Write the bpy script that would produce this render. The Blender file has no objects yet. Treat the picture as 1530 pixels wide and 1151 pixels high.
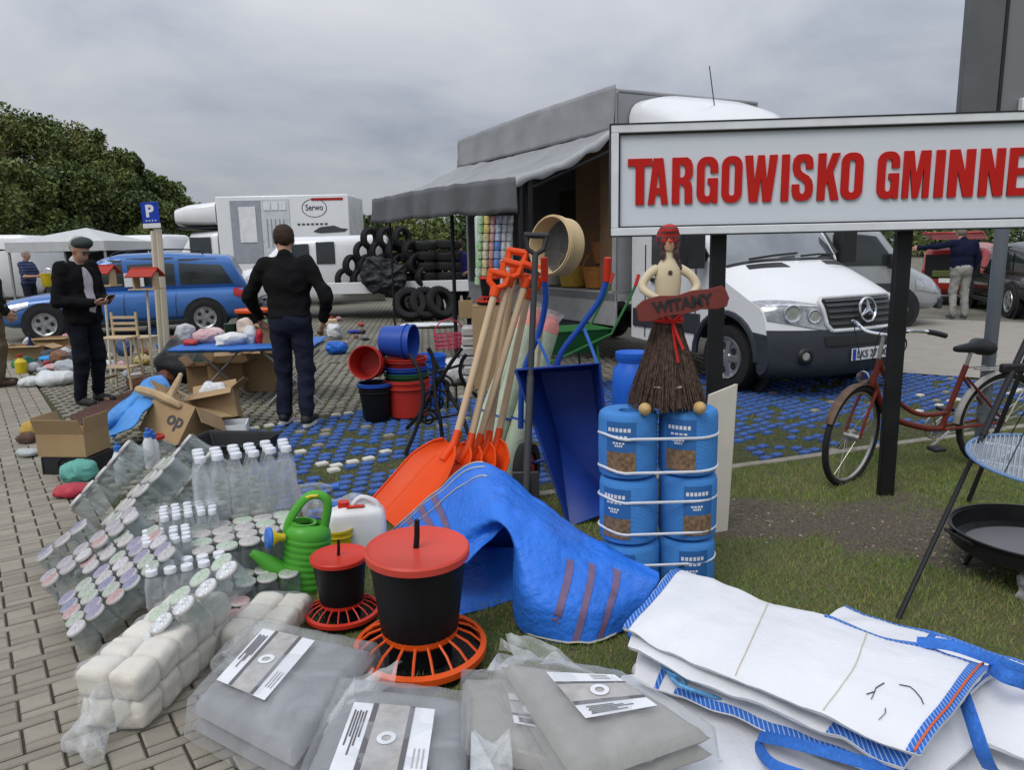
import bpy, bmesh, math, random
import numpy as np
from mathutils import Vector, Matrix, Euler
random.seed(7); rng = np.random.default_rng(7)
sc = bpy.context.scene
R = math.radians
V = Vector
col = sc.collection
# ------------------------------------------------------------------ camera
CAMH, FPX, PITCH, ROLL = 1.55, 1120.0, 10.4, 1.2
CM = Matrix.Translation((0, 0, CAMH)) @ Matrix.Rotation(R(90 - PITCH), 4, 'X') @ Matrix.Rotation(R(-ROLL), 4, 'Z')
cam = bpy.data.cameras.new('camera')
cam.sensor_width = 36; cam.lens = 36 * FPX / 1530
cam.clip_start = 0.05; cam.clip_end = 900
co = bpy.data.objects.new('camera', cam); col.objects.link(co)
co.matrix_world = CM
sc.camera = co
C3 = CM.to_3x3()
def ray(px, py):
    return C3 @ V(((px - 765) / FPX, -(py - 575.5) / FPX, -1))
def G(px, py, z=0.0):                    # the point of the level plane z under a pixel
    d = ray(px, py); t = (z - CAMH) / d.z
    return V((d.x * t, d.y * t, z))
def D(px, py, y):                        # the point at depth y under a pixel
    d = ray(px, py); t = y / d.y
    return V((d.x * t, y, CAMH + d.z * t))
# ------------------------------------------------------------------ world, sun
SUN_EL, SUN_AZ = 52, 215                 # overcast: a wide soft sun behind the camera's left
w = bpy.data.worlds.new('World'); sc.world = w; w.use_nodes = True
nt = w.node_tree; nt.nodes.clear()
def nd(t, ty, **k):
    n = t.nodes.new(ty)
    for a, b in k.items():
        setattr(n, a, b)
    return n
out = nd(nt, 'ShaderNodeOutputWorld'); bg = nd(nt, 'ShaderNodeBackground'); bg2 = nd(nt, 'ShaderNodeBackground')
sky = nd(nt, 'ShaderNodeTexSky', sky_type='NISHITA', sun_disc=False, sun_elevation=R(SUN_EL), sun_rotation=R(SUN_AZ))
sky.air_density = 1.2; sky.dust_density = 3
bg.inputs[1].default_value = 0.06
nt.links.new(sky.outputs[0], bg.inputs[0])
tc = nd(nt, 'ShaderNodeTexCoord'); sep = nd(nt, 'ShaderNodeSeparateXYZ')
nt.links.new(tc.outputs['Generated'], sep.inputs[0])
zz = nd(nt, 'ShaderNodeMath', operation='MAXIMUM'); zz.inputs[1].default_value = 0.0
nt.links.new(sep.outputs[2], zz.inputs[0])
za = nd(nt, 'ShaderNodeMath', operation='ADD'); za.inputs[1].default_value = 0.3
nt.links.new(zz.outputs[0], za.inputs[0])
dv = nd(nt, 'ShaderNodeVectorMath', operation='DIVIDE'); cb = nd(nt, 'ShaderNodeCombineXYZ')
for i in range(3): nt.links.new(za.outputs[0], cb.inputs[i])
nt.links.new(tc.outputs['Generated'], dv.inputs[0]); nt.links.new(cb.outputs[0], dv.inputs[1])
mp = nd(nt, 'ShaderNodeMapping'); mp.inputs['Scale'].default_value = (1.0, 1.1, 1.0); mp.inputs['Location'].default_value = (2.3, 0.9, 0)
nt.links.new(dv.outputs[0], mp.inputs[0])
nz = nd(nt, 'ShaderNodeTexNoise'); nz.inputs['Scale'].default_value = 1.25; nz.inputs['Detail'].default_value = 7; nz.inputs['Roughness'].default_value = 0.55; nz.inputs['Distortion'].default_value = 0.35
nt.links.new(mp.outputs[0], nz.inputs[0])
cr = nd(nt, 'ShaderNodeValToRGB')
e = cr.color_ramp.elements
e[0].position = 0.32; e[0].color = (0.31, 0.35, 0.435, 1)
e[1].position = 0.68; e[1].color = (0.60, 0.615, 0.65, 1)
m = e.new(0.47); m.color = (0.455, 0.485, 0.55, 1)
nt.links.new(nz.outputs[0], cr.inputs[0])
# an overcast sky is brighter overhead than at the horizon, all the way round
ze = nd(nt, 'ShaderNodeMapRange'); ze.inputs[1].default_value = 0.0; ze.inputs[2].default_value = 0.95; ze.inputs[3].default_value = 0.66; ze.inputs[4].default_value = 2.05
nt.links.new(zz.outputs[0], ze.inputs[0])
nt.links.new(cr.outputs[0], bg2.inputs[0]); nt.links.new(ze.outputs[0], bg2.inputs[1])
mx = nd(nt, 'ShaderNodeMixShader'); mx.inputs[0].default_value = 0.9
nt.links.new(bg.outputs[0], mx.inputs[1]); nt.links.new(bg2.outputs[0], mx.inputs[2])
nt.links.new(mx.outputs[0], out.inputs[0])
sl = bpy.data.lights.new('sun', 'SUN'); sl.energy = 1.2; sl.angle = R(28); sl.color = (1, 0.97, 0.93)
so = bpy.data.objects.new('sun', sl); col.objects.link(so)
sd = V((math.cos(R(SUN_EL)) * math.sin(R(SUN_AZ)), math.cos(R(SUN_EL)) * math.cos(R(SUN_AZ)), math.sin(R(SUN_EL))))
so.rotation_euler = sd.to_track_quat('Z', 'Y').to_euler()
so.location = (-6, -6, 12)
vs = sc.view_settings
vs.view_transform = 'Standard'; vs.look = 'None'; vs.gamma = 1; vs.use_curve_mapping = False; vs.exposure = 0.2
sc.render.engine = 'CYCLES'
sc.cycles.max_bounces = 6; sc.cycles.transparent_max_bounces = 20; sc.cycles.use_denoising = True
sc.cycles.glossy_bounces = 3; sc.cycles.transmission_bounces = 4; sc.cycles.caustics_reflective = False; sc.cycles.caustics_refractive = False
# ------------------------------------------------------------------ materials
MC = {}
def mat(name, c=(.5, .5, .5), rough=.55, metal=0.0, var=.12, scale=6.0, bump=0.0, bscale=50.0, coat=0.0, spec=.28, dirt=0.0, dirtc=(.16, .13, .1), trans=0.0, det=4):
    if name in MC: return MC[name]
    m = bpy.data.materials.new(name); m.use_nodes = True
    t = m.node_tree; b = t.nodes['Principled BSDF']
    tc = nd(t, 'ShaderNodeTexCoord')
    n = nd(t, 'ShaderNodeTexNoise'); n.inputs['Scale'].default_value = scale; n.inputs['Detail'].default_value = det; n.inputs['Roughness'].default_value = .6
    t.links.new(tc.outputs['Object'], n.inputs[0])
    r = nd(t, 'ShaderNodeMapRange'); r.inputs[1].default_value = .25; r.inputs[2].default_value = .75; r.inputs[3].default_value = 1 - var; r.inputs[4].default_value = 1 + var
    t.links.new(n.outputs[0], r.inputs[0])
    mu = nd(t, 'ShaderNodeVectorMath', operation='SCALE'); mu.inputs[0].default_value = c
    t.links.new(r.outputs[0], mu.inputs['Scale'])
    last = mu.outputs[0]
    if dirt > 0:
        n2 = nd(t, 'ShaderNodeTexNoise'); n2.inputs['Scale'].default_value = scale * .6; n2.inputs['Detail'].default_value = 8; n2.inputs['Roughness'].default_value = .7
        t.links.new(tc.outputs['Object'], n2.inputs[0])
        r2 = nd(t, 'ShaderNodeMapRange'); r2.inputs[1].default_value = .52; r2.inputs[2].default_value = .72; r2.inputs[3].default_value = 0; r2.inputs[4].default_value = dirt
        t.links.new(n2.outputs[0], r2.inputs[0])
        mi = nd(t, 'ShaderNodeMix', data_type='RGBA'); mi.inputs[7].default_value = (*dirtc, 1)
        t.links.new(r2.outputs[0], mi.inputs[0]); t.links.new(last, mi.inputs[6]); last = mi.outputs[2]
    t.links.new(last, b.inputs['Base Color'])
    rr = nd(t, 'ShaderNodeMapRange'); rr.inputs[1].default_value = .3; rr.inputs[2].default_value = .7; rr.inputs[3].default_value = max(.02, rough - .08); rr.inputs[4].default_value = min(1, rough + .08)
    t.links.new(n.outputs[0], rr.inputs[0]); t.links.new(rr.outputs[0], b.inputs['Roughness'])
    b.inputs['Metallic'].default_value = metal
    b.inputs['Specular IOR Level'].default_value = spec
    b.inputs['Coat Weight'].default_value = coat; b.inputs['Coat Roughness'].default_value = .06
    if trans: b.inputs['Transmission Weight'].default_value = trans
    if bump > 0:
        n3 = nd(t, 'ShaderNodeTexNoise'); n3.inputs['Scale'].default_value = bscale; n3.inputs['Detail'].default_value = 5
        t.links.new(tc.outputs['Object'], n3.inputs[0])
        bp = nd(t, 'ShaderNodeBump'); bp.inputs['Strength'].default_value = bump; bp.inputs['Distance'].default_value = .02
        t.links.new(n3.outputs[0], bp.inputs['Height']); t.links.new(bp.outputs[0], b.inputs['Normal'])
    MC[name] = m
    return m
def film(name, c=(.85, .87, .88), op=.18, edge=.5, rough=.18, scale=14.0, gloss=.35):
    """thin clear plastic or thin glass: mostly see-through, brighter at grazing angles, with wrinkles"""
    if name in MC: return MC[name]
    m = bpy.data.materials.new(name); m.use_nodes = True
    t = m.node_tree; t.nodes.clear()
    o = nd(t, 'ShaderNodeOutputMaterial'); tr = nd(t, 'ShaderNodeBsdfTransparent'); tr.inputs[0].default_value = (.97, .98, .98, 1)
    b = nd(t, 'ShaderNodeBsdfPrincipled'); b.inputs['Base Color'].default_value = (*c, 1); b.inputs['Roughness'].default_value = rough; b.inputs['Specular IOR Level'].default_value = .5 + gloss
    tc = nd(t, 'ShaderNodeTexCoord'); n = nd(t, 'ShaderNodeTexNoise'); n.inputs['Scale'].default_value = scale; n.inputs['Detail'].default_value = 6; n.inputs['Distortion'].default_value = 1.2
    t.links.new(tc.outputs['Object'], n.inputs[0])
    bp = nd(t, 'ShaderNodeBump'); bp.inputs['Strength'].default_value = .5; bp.inputs['Distance'].default_value = .02
    t.links.new(n.outputs[0], bp.inputs['Height']); t.links.new(bp.outputs[0], b.inputs['Normal'])
    lw = nd(t, 'ShaderNodeLayerWeight'); lw.inputs[0].default_value = .35; t.links.new(bp.outputs[0], lw.inputs['Normal'])
    r = nd(t, 'ShaderNodeMapRange'); r.inputs[1].default_value = .42; r.inputs[2].default_value = .72; r.inputs[3].default_value = op * .5; r.inputs[4].default_value = op * 1.9
    t.links.new(n.outputs[0], r.inputs[0])
    ma = nd(t, 'ShaderNodeMath', operation='MULTIPLY_ADD'); ma.inputs[1].default_value = edge; ma.use_clamp = True
    t.links.new(lw.outputs['Facing'], ma.inputs[0]); t.links.new(r.outputs[0], ma.inputs[2])
    x = nd(t, 'ShaderNodeMixShader')
    t.links.new(ma.outputs[0], x.inputs[0]); t.links.new(tr.outputs[0], x.inputs[1]); t.links.new(b.outputs[0], x.inputs[2])
    t.links.new(x.outputs[0], o.inputs[0])
    MC[name] = m
    return m
def stripes(name, c1, c2, axis='X', period=.05, duty=.5, rough=.6, bump=0.0, noise=.1):
    """printed or woven stripes along an object axis"""
    if name in MC: return MC[name]
    m = mat(name, c1, rough, var=noise, bump=bump, bscale=120)
    t = m.node_tree; b = t.nodes['Principled BSDF']
    tc = nd(t, 'ShaderNodeTexCoord'); s = nd(t, 'ShaderNodeSeparateXYZ'); t.links.new(tc.outputs['Object'], s.inputs[0])
    f = nd(t, 'ShaderNodeMath', operation='PINGPONG'); f.inputs[1].default_value = period / 2
    t.links.new(s.outputs['XYZ'.index(axis)], f.inputs[0])
    g = nd(t, 'ShaderNodeMath', operation='LESS_THAN'); g.inputs[1].default_value = period / 2 * duty
    t.links.new(f.outputs[0], g.inputs[0])
    mi = nd(t, 'ShaderNodeMix', data_type='RGBA'); mi.inputs[7].default_value = (*c2, 1)
    src = b.inputs['Base Color'].links[0].from_socket
    t.links.new(g.outputs[0], mi.inputs[0]); t.links.new(src, mi.inputs[6]); t.links.new(mi.outputs[2], b.inputs['Base Color'])
    return m
# ------------------------------------------------------------------ mesh builder
class MB:
    def __init__(s): s.v = []; s.f = []; s.mi = []
    def add(s, vs, fs, M=None, k=0):
        o = len(s.v)
        for p in vs:
            p = V(p); s.v.append(tuple(M @ p) if M is not None else tuple(p))
        for f in fs: s.f.append(tuple(i + o for i in f)); s.mi.append(k)
        return s
    def box(s, c, d, M=None, k=0, rz=0, taper=1.0):
        x, y, z = d[0] / 2, d[1] / 2, d[2] / 2
        vs = [(-x, -y, -z), (x, -y, -z), (x, y, -z), (-x, y, -z), (-x * taper, -y * taper, z), (x * taper, -y * taper, z), (x * taper, y * taper, z), (-x * taper, y * taper, z)]
        T = Matrix.Translation(c) @ Matrix.Rotation(rz, 4, 'Z')
        if M is not None: T = M @ T
        return s.add(vs, [(0, 3, 2, 1), (4, 5, 6, 7), (0, 1, 5, 4), (1, 2, 6, 5), (2, 3, 7, 6), (3, 0, 4, 7)], T, k)
    def loft(s, rings, caps=True, closed=True, M=None, k=0):
        n = len(rings[0]); vs = [p for r in rings for p in r]; fs = []
        for i in range(len(rings) - 1):
            for j in range(n if closed else n - 1):
                a = i * n + j; b = i * n + (j + 1) % n
                fs.append((a, b, b + n, a + n))
        if caps and closed:
            fs.append(tuple(range(n - 1, -1, -1))); fs.append(tuple(range((len(rings) - 1) * n, len(rings) * n)))
        return s.add(vs, fs, M, k)
    def tube(s, pts, r, seg=8, caps=True, M=None, k=0, flat=1.0):
        pts = [V(p) for p in pts]; n = len(pts)
        rs = r if isinstance(r, (list, tuple)) else [r] * n
        rings = []; up = None
        for i in range(n):
            d = (pts[min(i + 1, n - 1)] - pts[max(i - 1, 0)])
            if d.length < 1e-9: d = V((0, 0, 1))
            d.normalize()
            if up is None:
                up = d.orthogonal().normalized()
            else:
                up = (up - d * up.dot(d))
                up = up.normalized() if up.length > 1e-6 else d.orthogonal().normalized()
            sd = d.cross(up)
            rings.append([pts[i] + up * (rs[i] * math.cos(6.28318 * j / seg)) + sd * (rs[i] * flat * math.sin(6.28318 * j / seg)) for j in range(seg)])
        return s.loft(rings, caps, True, M, k)
    def lathe(s, prof, seg=16, M=None, k=0, caps=True, ell=1.0):
        return s.loft([[(r * math.cos(6.28318 * j / seg), r * ell * math.sin(6.28318 * j / seg), z) for j in range(seg)] for r, z in prof], caps, True, M, k)
    def prism(s, outl, h, M=None, k=0):
        n = len(outl)
        a = sum(outl[i][0] * outl[(i + 1) % n][1] - outl[(i + 1) % n][0] * outl[i][1] for i in range(n))
        if a < 0: outl = outl[::-1]
        return s.loft([[(x, y, 0) for x, y in outl], [(x, y, h) for x, y in outl]], True, True, M, k)
    def grid(s, P, M=None, k=0, thick=0.0):
        nu, nv = len(P), len(P[0])
        vs = [V(p) for r in P for p in r]; fs = []
        for i in range(nu - 1):
            for j in range(nv - 1):
                a = i * nv + j; fs.append((a, a + nv, a + nv + 1, a + 1))
        if thick:
            nm = [V((0, 0, 0)) for _ in vs]
            for f in fs:
                q = (vs[f[2]] - vs[f[0]]).cross(vs[f[3]] - vs[f[1]])
                for i in f: nm[i] = nm[i] + q
            N = len(vs)
            vs = vs + [vs[i] - (nm[i].normalized() if nm[i].length > 0 else V((0, 0, 1))) * thick for i in range(N)]
            fs = fs + [tuple(i + N for i in f[::-1]) for f in fs]
            b = [i for i in range(nv)] + [i * nv + nv - 1 for i in range(1, nu)] + [(nu - 1) * nv + j for j in range(nv - 2, -1, -1)] + [i * nv for i in range(nu - 2, 0, -1)]
            for i in range(len(b)):
                p, q = b[i], b[(i + 1) % len(b)]; fs.append((p, q, q + N, p + N))
        return s.add(vs, fs, M, k)
    def build(s, name, m=None, parent=None, smooth=40, bevel=0.0, loc=None, rot=None, sub=0):
        me = bpy.data.meshes.new(name); me.from_pydata(s.v, [], s.f); me.validate()
        ms = m if isinstance(m, (list, tuple)) else [m]
        for q in ms:
            if q: me.materials.append(q)
        if len(ms) > 1: me.polygons.foreach_set('material_index', s.mi[:len(me.polygons)])
        if smooth:
            me.shade_smooth(); me.set_sharp_from_angle(angle=R(smooth))
        o = bpy.data.objects.new(name, me); col.objects.link(o)
        if parent: o.parent = parent
        if loc is not None: o.location = loc
        if rot is not None: o.rotation_euler = rot
        if bevel:
            b = o.modifiers.new('bevel', 'BEVEL'); b.width = bevel; b.segments = 2; b.limit_method = 'ANGLE'; b.angle_limit = R(40)
        if sub:
            b = o.modifiers.new('sub', 'SUBSURF'); b.levels = sub; b.render_levels = sub
        return o
def tag(o, label, cat, group=None):
    o['label'] = label; o['category'] = cat
    if group: o['group'] = group
    return o
def struct(o, kind='structure'):
    o['kind'] = kind; return o
def thing(name, label, cat, loc=(0, 0, 0), rz=0.0, group=None, rot=None):
    o = bpy.data.objects.new(name, None); col.objects.link(o); o.empty_display_size = .1
    o.location = loc; o.rotation_euler = rot if rot is not None else (0, 0, rz)
    return tag(o, label, cat, group)
KIDS = {}
def kids(o): return [c for c in bpy.data.objects if c.parent is o]
def copy_tree(o, parent=None, ch=None):
    c = o.copy(); col.objects.link(c); c.parent = parent
    if ch is None:
        ch = {}
        for q in bpy.data.objects:
            if q.parent: ch.setdefault(q.parent.name, []).append(q)
    for q in ch.get(o.name, []): copy_tree(q, c, ch)
    return c
def dup(o, loc, label, rz=None, group=None, scale=None):
    c = copy_tree(o); c.location = loc; c['label'] = label
    if rz is not None: c.rotation_euler = (0, 0, rz)
    if group: c['group'] = group
    if scale: c.scale = scale
    return c
def Rm(a, ax): return Matrix.Rotation(R(a), 4, ax)
def T(*p): return Matrix.Translation(p if len(p) == 3 else p[0])
def align(a, b):                         # a matrix whose z runs from a towards b
    d = (V(b) - V(a)).normalized()
    return Matrix.Translation(a) @ d.to_track_quat('Z', 'Y').to_matrix().to_4x4()
def cat_rom(P, t):
    n = len(P) - 1; x = min(max(t, 0), 1) * n; i = min(int(x), n - 1); f = x - i
    p0, p1, p2, p3 = P[max(i - 1, 0)], P[i], P[i + 1], P[min(i + 2, n)]
    return .5 * ((2 * p1) + (p2 - p0) * f + (2 * p0 - 5 * p1 + 4 * p2 - p3) * f * f + (3 * p1 - p0 - 3 * p2 + p3) * f ** 3)
def patch(ctrl, nu, nv):
    ctrl = [[V(p) for p in r] for r in ctrl]
    rows = [[cat_rom(r, j / (nv - 1)) for j in range(nv)] for r in ctrl]
    return [[cat_rom([rows[k][j] for k in range(len(rows))], i / (nu - 1)) for j in range(nv)] for i in range(nu)]
def curve(pts, n=20): 
    pts = [V(p) for p in pts]; return [cat_rom(pts, i / (n - 1)) for i in range(n)]
from mathutils import noise as MN
def wr(p, s=6.0, off=0.0):               # wrinkle noise, -1..1, ridged folds
    a = MN.noise(V(p) * s + V((off, off * .7, 0))); b = MN.noise(V(p) * s * 2.3 + V((3 + off, 7, 1)))
    return (1 - 2 * abs(a)) * .6 + b * .4
def wrinkle(P, amp, s=6.0, off=0.0, d=V((0, 0, 1))):
    return [[q + d * (amp * wr(q, s, off)) for q in r] for r in P]
# ------------------------------------------------------------------ signed-distance bodies
def smin(a, b, k):
    h = np.clip(.5 + .5 * (b - a) / k, 0, 1); return b * (1 - h) + a * h - k * h * (1 - h)
def sd_cap(P, a, b, ra, rb):
    a = np.array(a, float); b = np.array(b, float); ba = b - a; L = (ba @ ba) + 1e-9
    pa = P - a; h = np.clip((pa @ ba) / L, 0, 1)
    return np.linalg.norm(pa - h[..., None] * ba, axis=-1) - (ra + (rb - ra) * h)
def sd_ell(P, c, r):
    r = np.array(r, float); q = (P - np.array(c, float)) / r
    k0 = np.linalg.norm(q, axis=-1); k1 = np.linalg.norm(q / r, axis=-1) + 1e-9
    return k0 * (k0 - 1) / k1
def sd_rbox(P, c, b, r):
    q = np.abs(P - np.array(c, float)) - (np.array(b, float) - r)
    return np.linalg.norm(np.maximum(q, 0), axis=-1) + np.minimum(q.max(-1), 0) - r
def surfnet(f, lo, hi, h):
    lo = np.array(lo, float); n = np.ceil((np.array(hi) - lo) / h).astype(int) + 1
    ax = [lo[i] + h * np.arange(n[i]) for i in range(3)]
    P = np.stack(np.meshgrid(*ax, indexing='ij'), -1)
    F = f(P); S = F < 0
    nc = n - 1
    cnt = np.zeros(nc); acc = np.zeros((*nc, 3))
    offs = [(i, j, k) for i in (0, 1) for j in (0, 1) for k in (0, 1)]
    sl = lambda o: tuple(slice(o[i], o[i] + nc[i]) for i in range(3))
    for o in offs:
        for a in range(3):
            if o[a] == 0:
                o2 = list(o); o2[a] = 1
                f0, f1 = F[sl(o)], F[sl(o2)]
                cr = (f0 < 0) != (f1 < 0)
                t = np.where(cr, f0 / np.where(f0 - f1 == 0, 1e-9, f0 - f1), 0)
                p = np.zeros((*nc, 3)); 
                for i in range(3): p[..., i] = o[i]
                p[..., a] += t
                acc += p * cr[..., None]; cnt += cr
    act = cnt > 0
    idx = -np.ones(nc, int); idx[act] = np.arange(act.sum())
    ijk = np.argwhere(act)
    verts = lo + h * (ijk + acc[act] / cnt[act][:, None])
    faces = []
    for a in range(3):
        b, c = (a + 1) % 3, (a + 2) % 3
        s0 = [slice(None)] * 3; s1 = [slice(None)] * 3
        s0[a] = slice(0, n[a] - 1); s1[a] = slice(1, n[a])
        A, B = S[tuple(s0)], S[tuple(s1)]
        e = np.argwhere(A != B)
        if len(e) == 0: continue
        ok = (e[:, b] > 0) & (e[:, c] > 0) & (e[:, b] < nc[b]) & (e[:, c] < nc[c]); e = e[ok]
        q = []
        for db, dc in ((-1, -1), (0, -1), (0, 0), (-1, 0)):
            g = e.copy(); g[:, b] += db; g[:, c] += dc
            q.append(idx[g[:, 0], g[:, 1], g[:, 2]])
        q = np.stack(q, 1); ins = A[tuple(e.T)]
        q[~ins] = q[~ins][:, ::-1]
        faces.append(q[(q >= 0).all(1)])
    return verts, np.concatenate(faces)
def sdf_obj(name, f, lo, hi, h, m, parent=None, extra=None):
    v, q = surfnet(f, lo, hi, h)
    me = bpy.data.meshes.new(name)
    vl = [tuple(p) for p in v]; fl = [tuple(int(i) for i in r) for r in q]
    if extra:
        o = len(vl); vl += extra.v; fl += [tuple(i + o for i in r) for r in extra.f]
    me.from_pydata(vl, [], fl); me.validate()
    me.materials.append(m); me.shade_smooth()
    o = bpy.data.objects.new(name, me); col.objects.link(o)
    if parent: o.parent = parent
    return o
def blob(name, m, f_prims, k, h, parent=None, wa=0.0, ws=20.0, pad=.05, seed=0.0):
    """smooth union of primitives: ('c',a,b,ra,rb) ('e',c,r) ('b',c,half,r); a fourth kind '-e' cuts"""
    pts = []
    for p in f_prims:
        if p[0] == 'c':
            r = max(p[3], p[4]); pts += [np.array(p[1]) - r, np.array(p[1]) + r, np.array(p[2]) - r, np.array(p[2]) + r]
        elif p[0] in ('e', 'b'): pts += [np.array(p[1]) - np.array(p[2]), np.array(p[1]) + np.array(p[2])]
    pts = np.array(pts); lo, hi = pts.min(0) - pad, pts.max(0) + pad
    def f(P):
        d = None
        for p in f_prims:
            if p[0] == 'c': q = sd_cap(P, *p[1:])
            elif p[0] == 'e': q = sd_ell(P, *p[1:])
            elif p[0] == 'b': q = sd_rbox(P, *p[1:])
            else:
                d = -smin(-d, sd_ell(P, *p[1:]), .01); continue
            d = q if d is None else smin(d, q, k)
        return d
    o = sdf_obj(name, f, lo, hi, h, m, parent)
    if wa:                               # folds and creases
        me = o.data; nn = [v.normal.copy() for v in me.vertices]; q = ws * .22
        for v, n in zip(me.vertices, nn):
            p = v.co * q + V((seed, seed * .3, 0)); p.z *= 1.25
            a = abs(MN.noise(p)); b = abs(MN.noise(p * 2.1 + V((5, 2, 1))))
            v.co += n * (wa * (1.1 - 3.2 * a - 1.2 * b))
        me.update()
    return o
def text_mesh(txt, bold=0.0, ext=.01):
    c = bpy.data.curves.new('t', 'FONT'); c.body = txt; c.offset = bold; c.extrude = ext; c.resolution_u = 3
    o = bpy.data.objects.new('t', c); col.objects.link(o)
    bpy.context.view_layer.update()
    me = bpy.data.meshes.new_from_object(o.evaluated_get(bpy.context.evaluated_depsgraph_get()))
    bpy.data.objects.remove(o); bpy.data.curves.remove(c)
    return me
def text_obj(name, txt, wd, ht, m, parent, M, bold=0.0, ext=.002, keep=False):
    """lettering fitted to wd x ht, lying in the local xy plane of M (centre at the origin)"""
    me = text_mesh(txt, bold, .5)
    a = np.array([v.co[:] for v in me.vertices]); lo, hi = a.min(0), a.max(0)
    a = (a - (lo + hi) / 2) / np.maximum(hi - lo, 1e-6) * np.array([wd, ht, ext * 2])
    for i, v in enumerate(me.vertices): v.co = M @ V(a[i])
    me.materials.clear(); me.materials.append(m)
    o = bpy.data.objects.new(name, me); col.objects.link(o); o.parent = parent
    return o
# ------------------------------------------------------------------ the setting
def inpoly(x, y, P):
    c = False; j = len(P) - 1
    for i in range(len(P)):
        xi, yi = P[i][0], P[i][1]; xj, yj = P[j][0], P[j][1]
        if (yi > y) != (yj > y) and x < (xj - xi) * (y - yi) / (yj - yi) + xi: c = not c
        j = i
    return c
def segd(x, y, a, b):
    ax, ay, bx, by = a[0], a[1], b[0], b[1]
    dx, dy = bx - ax, by - ay; t = max(0, min(1, ((x - ax) * dx + (y - ay) * dy) / (dx * dx + dy * dy + 1e-9)))
    return math.hypot(x - ax - t * dx, y - ay - t * dy)
concrete = mat('paver_concrete', (.275, .25, .203), .85, var=.16, scale=9, bump=.25, bscale=140, dirt=.35, dirtc=(.2, .17, .13))
for q in ('paver_concrete',):            # each paver a slightly different grey
    t = MC[q].node_tree; b = t.nodes['Principled BSDF']
    gi = nd(t, 'ShaderNodeNewGeometry'); oi = nd(t, 'ShaderNodeObjectInfo'); ad = nd(t, 'ShaderNodeMath', operation='ADD')
    t.links.new(gi.outputs['Random Per Island'], ad.inputs[0]); t.links.new(oi.outputs['Random'], ad.inputs[1])
    fr = nd(t, 'ShaderNodeMath', operation='FRACT'); t.links.new(ad.outputs[0], fr.inputs[0])
    mr = nd(t, 'ShaderNodeMapRange'); mr.inputs[3].default_value = .84; mr.inputs[4].default_value = 1.12; t.links.new(fr.outputs[0], mr.inputs[0])
    src = b.inputs['Base Color'].links[0].from_socket
    s2 = nd(t, 'ShaderNodeVectorMath', operation='SCALE'); t.links.new(src, s2.inputs[0]); t.links.new(mr.outputs[0], s2.inputs['Scale']); t.links.new(s2.outputs[0], b.inputs['Base Color'])
joint = mat('joint_soil', (.055, .048, .036), .95, var=.4, scale=30, bump=.3, bscale=200)
gridbed = mat('grid_bed', (.06, .065, .028), .95, var=.5, scale=25, bump=.4, bscale=200, dirt=.6, dirtc=(.05, .035, .022))
gridc = mat('grid_concrete', (.27, .25, .21), .9, var=.25, scale=14, bump=.3, bscale=120, dirt=.5, dirtc=(.12, .1, .07))
bluep = mat('blue_road_paint', (.045, .115, .36), .8, var=.4, scale=20, bump=.3, bscale=120, dirt=.75, dirtc=(.13, .12, .1))
whitep = mat('white_road_paint', (.62, .6, .54), .75, var=.2, scale=20, dirt=.5, dirtc=(.2, .19, .16))
# the broad ground
m = MB(); m.add([(-400, -40, -.06), (400, -40, -.06), (400, 500, -.06), (-400, 500, -.06)], [(0, 1, 2, 3)])
struct(m.build('ground', mat('far_ground', (.12, .13, .06), .95, var=.4, scale=.4), smooth=0))
# car park: bed plus grid pavers
SW0, SW1 = G(66, 594), G(420, 1151)      # the edge between the pavement and the rest
KB0, KB1 = G(575, 772), G(1347, 664)     # the kerb between car park and lawn
kd = (KB1 - KB0).normalized(); swd = (SW0 - SW1).normalized()
_w = SW1 - KB0; _t = (_w.x * swd.y - _w.y * swd.x) / (kd.x * swd.y - kd.y * swd.x); KA = KB0 + kd * _t; KZ = KB0 + kd * 12
lotpoly = [KA, KZ, V((60, 12, 0)), V((60, 120, 0)), V((-80, 120, 0)), SW1 + swd * 80, SW1 + swd * 2.0]
m = MB()
lot_s = [(-60, .5, -.022), (60, .5, -.022), (90, 140, -.022), (-120, 140, -.022)]
m.add(lot_s, [tuple(range(len(lot_s)))])
lot = struct(m.build('car_park', None, smooth=0))
# far surface of the car park: grid pavers too far to tell apart
fm = bpy.data.materials.new('far_grid_paving'); fm.use_nodes = True; t = fm.node_tree; b = t.nodes['Principled BSDF']; b.inputs['Roughness'].default_value = .9
tc = nd(t, 'ShaderNodeTexCoord'); mpp = nd(t, 'ShaderNodeMapping'); mpp.inputs['Rotation'].default_value = (0, 0, R(-37))
br = nd(t, 'ShaderNodeTexBrick'); br.inputs['Scale'].default_value = 1; br.inputs['Brick Width'].default_value = .13; br.inputs['Row Height'].default_value = .11; br.inputs['Mortar Size'].default_value = .02
br.inputs['Color1'].default_value = (.25, .23, .195, 1); br.inputs['Color2'].default_value = (.19, .18, .15, 1); br.inputs['Mortar'].default_value = (.075, .072, .038, 1)
t.links.new(tc.outputs['Object'], mpp.inputs[0]); t.links.new(mpp.outputs[0], br.inputs[0])
nz = nd(t, 'ShaderNodeTexNoise'); nz.inputs['Scale'].default_value = .7; nz.inputs['Detail'].default_value = 6; t.links.new(tc.outputs['Object'], nz.inputs[0])
mr = nd(t, 'ShaderNodeMapRange'); mr.inputs[1].default_value = .3; mr.inputs[2].default_value = .7; mr.inputs[3].default_value = .7; mr.inputs[4].default_value = 1.25; t.links.new(nz.outputs[0], mr.inputs[0])
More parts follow.
